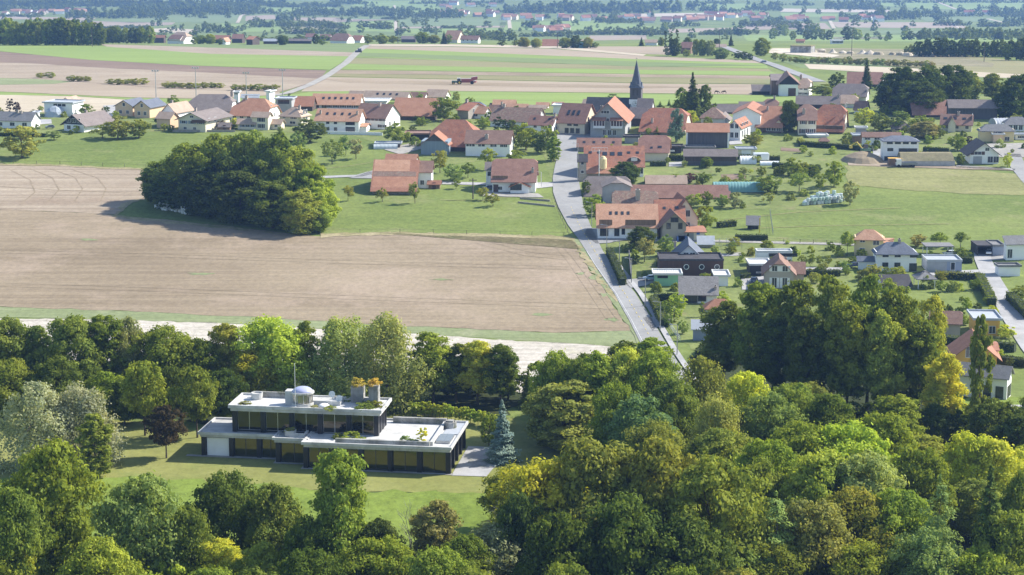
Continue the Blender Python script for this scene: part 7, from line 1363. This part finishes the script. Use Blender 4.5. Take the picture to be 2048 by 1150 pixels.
for k in range(4):
    r = empty('waste_bin', zat('E', 1138+k*15, 462), 0, label='blue waste container standing in the row before the beige boarded house', cat='waste bin', group='blue waste containers'); mb = MB(); mb.prism([(-.55,-.4),(.55,-.4),(.6,.45),(-.6,.45)], .12, 1.2); mb.build('bin', BLUEB, r); mb = MB(); mb.box(-.62,.62,-.45,.5,1.2,1.32); mb.build('lid', BLUEB, r)
def canopy(z, x0, x1, yb, yt, d, m, label, name, hip=False):
    P = zat(z, x0, yb); s = scale(zy(z, yb)); w = (x1-x0)/ZF[z][2]/s; h = 2.4; r = empty(name, P, 0, label=label, cat=name.replace('_', ' '))
    for x in (.1, w-.1):
        for y in (.1, d-.1): mb = MB(); mb.box(x-.08,x+.08,y-.08,y+.08,-.3,h); mb.build('post', WA['white'], r)
    if hip: V, Fc = roof_shape(w, d, h+.1, 1.3, 0, .4, .4, .15, lambda u, v, q_: (u, v, q_)); fixn(pydata('roof', V, Fc, m, r))
    else: mb = MB(); mb.box(-.3,w+.3,-.3,d+.3,h,h+.22); mb.build('roof', m, r)
canopy('F', 1268, 1455, 408, 350, 5, RO['grey'], 'grey flat-roofed pergola over a parking place below the umbrella pines', 'pergola'); canopy('F', 1205, 1330, 640, 560, 5, RO['grey'], 'garden gazebo with grey hipped roof behind the yellowing tree', 'gazebo', True)
# fences and walls
def fence(pts, label, h=1.1, gap=3.0, rails=2, m=None, pw=.05, name='fence', solid_=False):
    m = m or POLEW; P = [at(*p) for p in pts]; r = empty(name, P[0], label=label, cat='fence' if name == 'fence' else 'wall'); O = P[0]; rl = MB(); k = 0
    for p, q in zip(P, P[1:]):
        L_ = (q-p).length; n = max(1, int(L_/gap)); d = (q-p).normalized(); nr = Vector((-d.y, d.x, 0)).normalized()*.03
        if solid_: a, b_ = p-O, q-O; t = nr*4; rl.add([a-t+Vector((0,0,-.4)), b_-t+Vector((0,0,-.4)), b_+t+Vector((0,0,-.4)), a+t+Vector((0,0,-.4)), a-t+Vector((0,0,h)), b_-t+Vector((0,0,h)), b_+t+Vector((0,0,h)), a+t+Vector((0,0,h))], [(0,3,2,1),(4,5,6,7),(0,1,5,4),(1,2,6,5),(2,3,7,6),(3,0,4,7)]); continue
        for i in range(n+1):
            c = p.lerp(q, i/n)-O; c.z = T((c+O).y)-O.z; mb = MB(); mb.box(c.x-pw, c.x+pw, c.y-pw, c.y+pw, c.z-.4, c.z+h)
            if k < 90: mb.build('post', m, r)
            k += 1
        for j in range(rails): z_ = h*(.9-.42*j); rl.tube(p-O+Vector((0,0,z_)), q-O+Vector((0,0,z_)), .022, n=4)
    rl.build('rail' if not solid_ else 'wall_slab', m, r)
fence([(1535,484),(1600,487),(1680,490)], 'post and wire fence along the gravel path of the right meadow'); fence([(1106,392),(1118,430),(1138,472)], 'low wooden fence between the meadow and the main road', gap=4)
fence([(1360,682),(1340,654)], 'white railing at the lower road entrance', h=1.0, gap=1.2, m=FRAME, rails=3); fence([(640,466),(800,466),(1000,470),(1128,473)], 'thin pasture fence between the meadow and the brown field', gap=7, rails=1)
fence([(655,268),(765,271)], 'low white garden wall below the apartment house', h=1.0, m=WA['white'], name='garden_wall', solid_=True); fence([(340,264),(470,264)], 'low stone wall below the cream chalet', h=.7, m=WA['stone'], name='garden_wall', solid_=True); fence([(1040,398),(1100,403)], 'low stone retaining wall at the meadow by the road', h=.5, m=WA['stone'], name='retaining_wall', solid_=True); fence([(1036,406),(1110,414)], 'second low stone retaining wall nearer the brown field', h=.45, m=WA['stone'], name='retaining_wall', solid_=True); fence([(1065,292),(1097,294)], 'white garden wall beside the road trees', h=1.6, m=WA['white'], name='garden_wall', solid_=True); fence([(1258,512),(1262,560)], 'boarded garden fence along the hedge by the road', h=1.5, m=WA['woodg'], solid_=True)
fence([(-20,328),(120,329),(292,336)], 'thin pasture fence along the top of the pale field', gap=6, rails=1); fence([(1540,428),(1546,470)], 'mesh fence right of the dark cabin', h=1.4, gap=2.5, m=METAL)
r = empty('chicken_run', zat('E', 1425, 528), label='wire mesh chicken run beside the pale-roofed garden shed', cat='animal run'); mb = MB()
for i in range(5):
    for j in (0, 4): mb.box(i*1.7-.04, i*1.7+.04, j-.04, j+.04, 0, 2)
    mb.tube((i*1.7,0,2),(i*1.7,4,2),.03,n=4)
for j in (0,4): mb.tube((0,j,2),(6.8,j,2),.03,n=4); mb.tube((0,j,1),(6.8,j,1),.02,n=4)
mb.build('frame', METAL, r)
r = empty('marker_pole', zat('E', 1798, 395), label='tall yellow pole beside the dark cabin', cat='pole'); mb = MB(); mb.box(-.12,.12,-.05,.05,-.3,4); mb.build('pole', PAINT['yellow'], r)
# ------------------------------------------------------------------ haze
hz, ht, hb, hN, hL = newmat('haze_air')
hN.remove(hb); vol = hN.new('ShaderNodeVolumePrincipled'); out = [n for n in hN if n.type == 'OUTPUT_MATERIAL'][0]
vol.inputs['Color'].default_value = (.30,.52,1,1); vol.inputs['Density'].default_value = HAZE if 'HAZE' in globals() else .0001
vol.inputs['Anisotropy'].default_value = .2
hL.new(vol.outputs[0], out.inputs['Volume'])
mb = MB(); mb.box(-9500, 9500, -700, 16500, float(KZ.min())-1-5, HC+8)
tag(mb.build('haze', hz), kind='stuff')
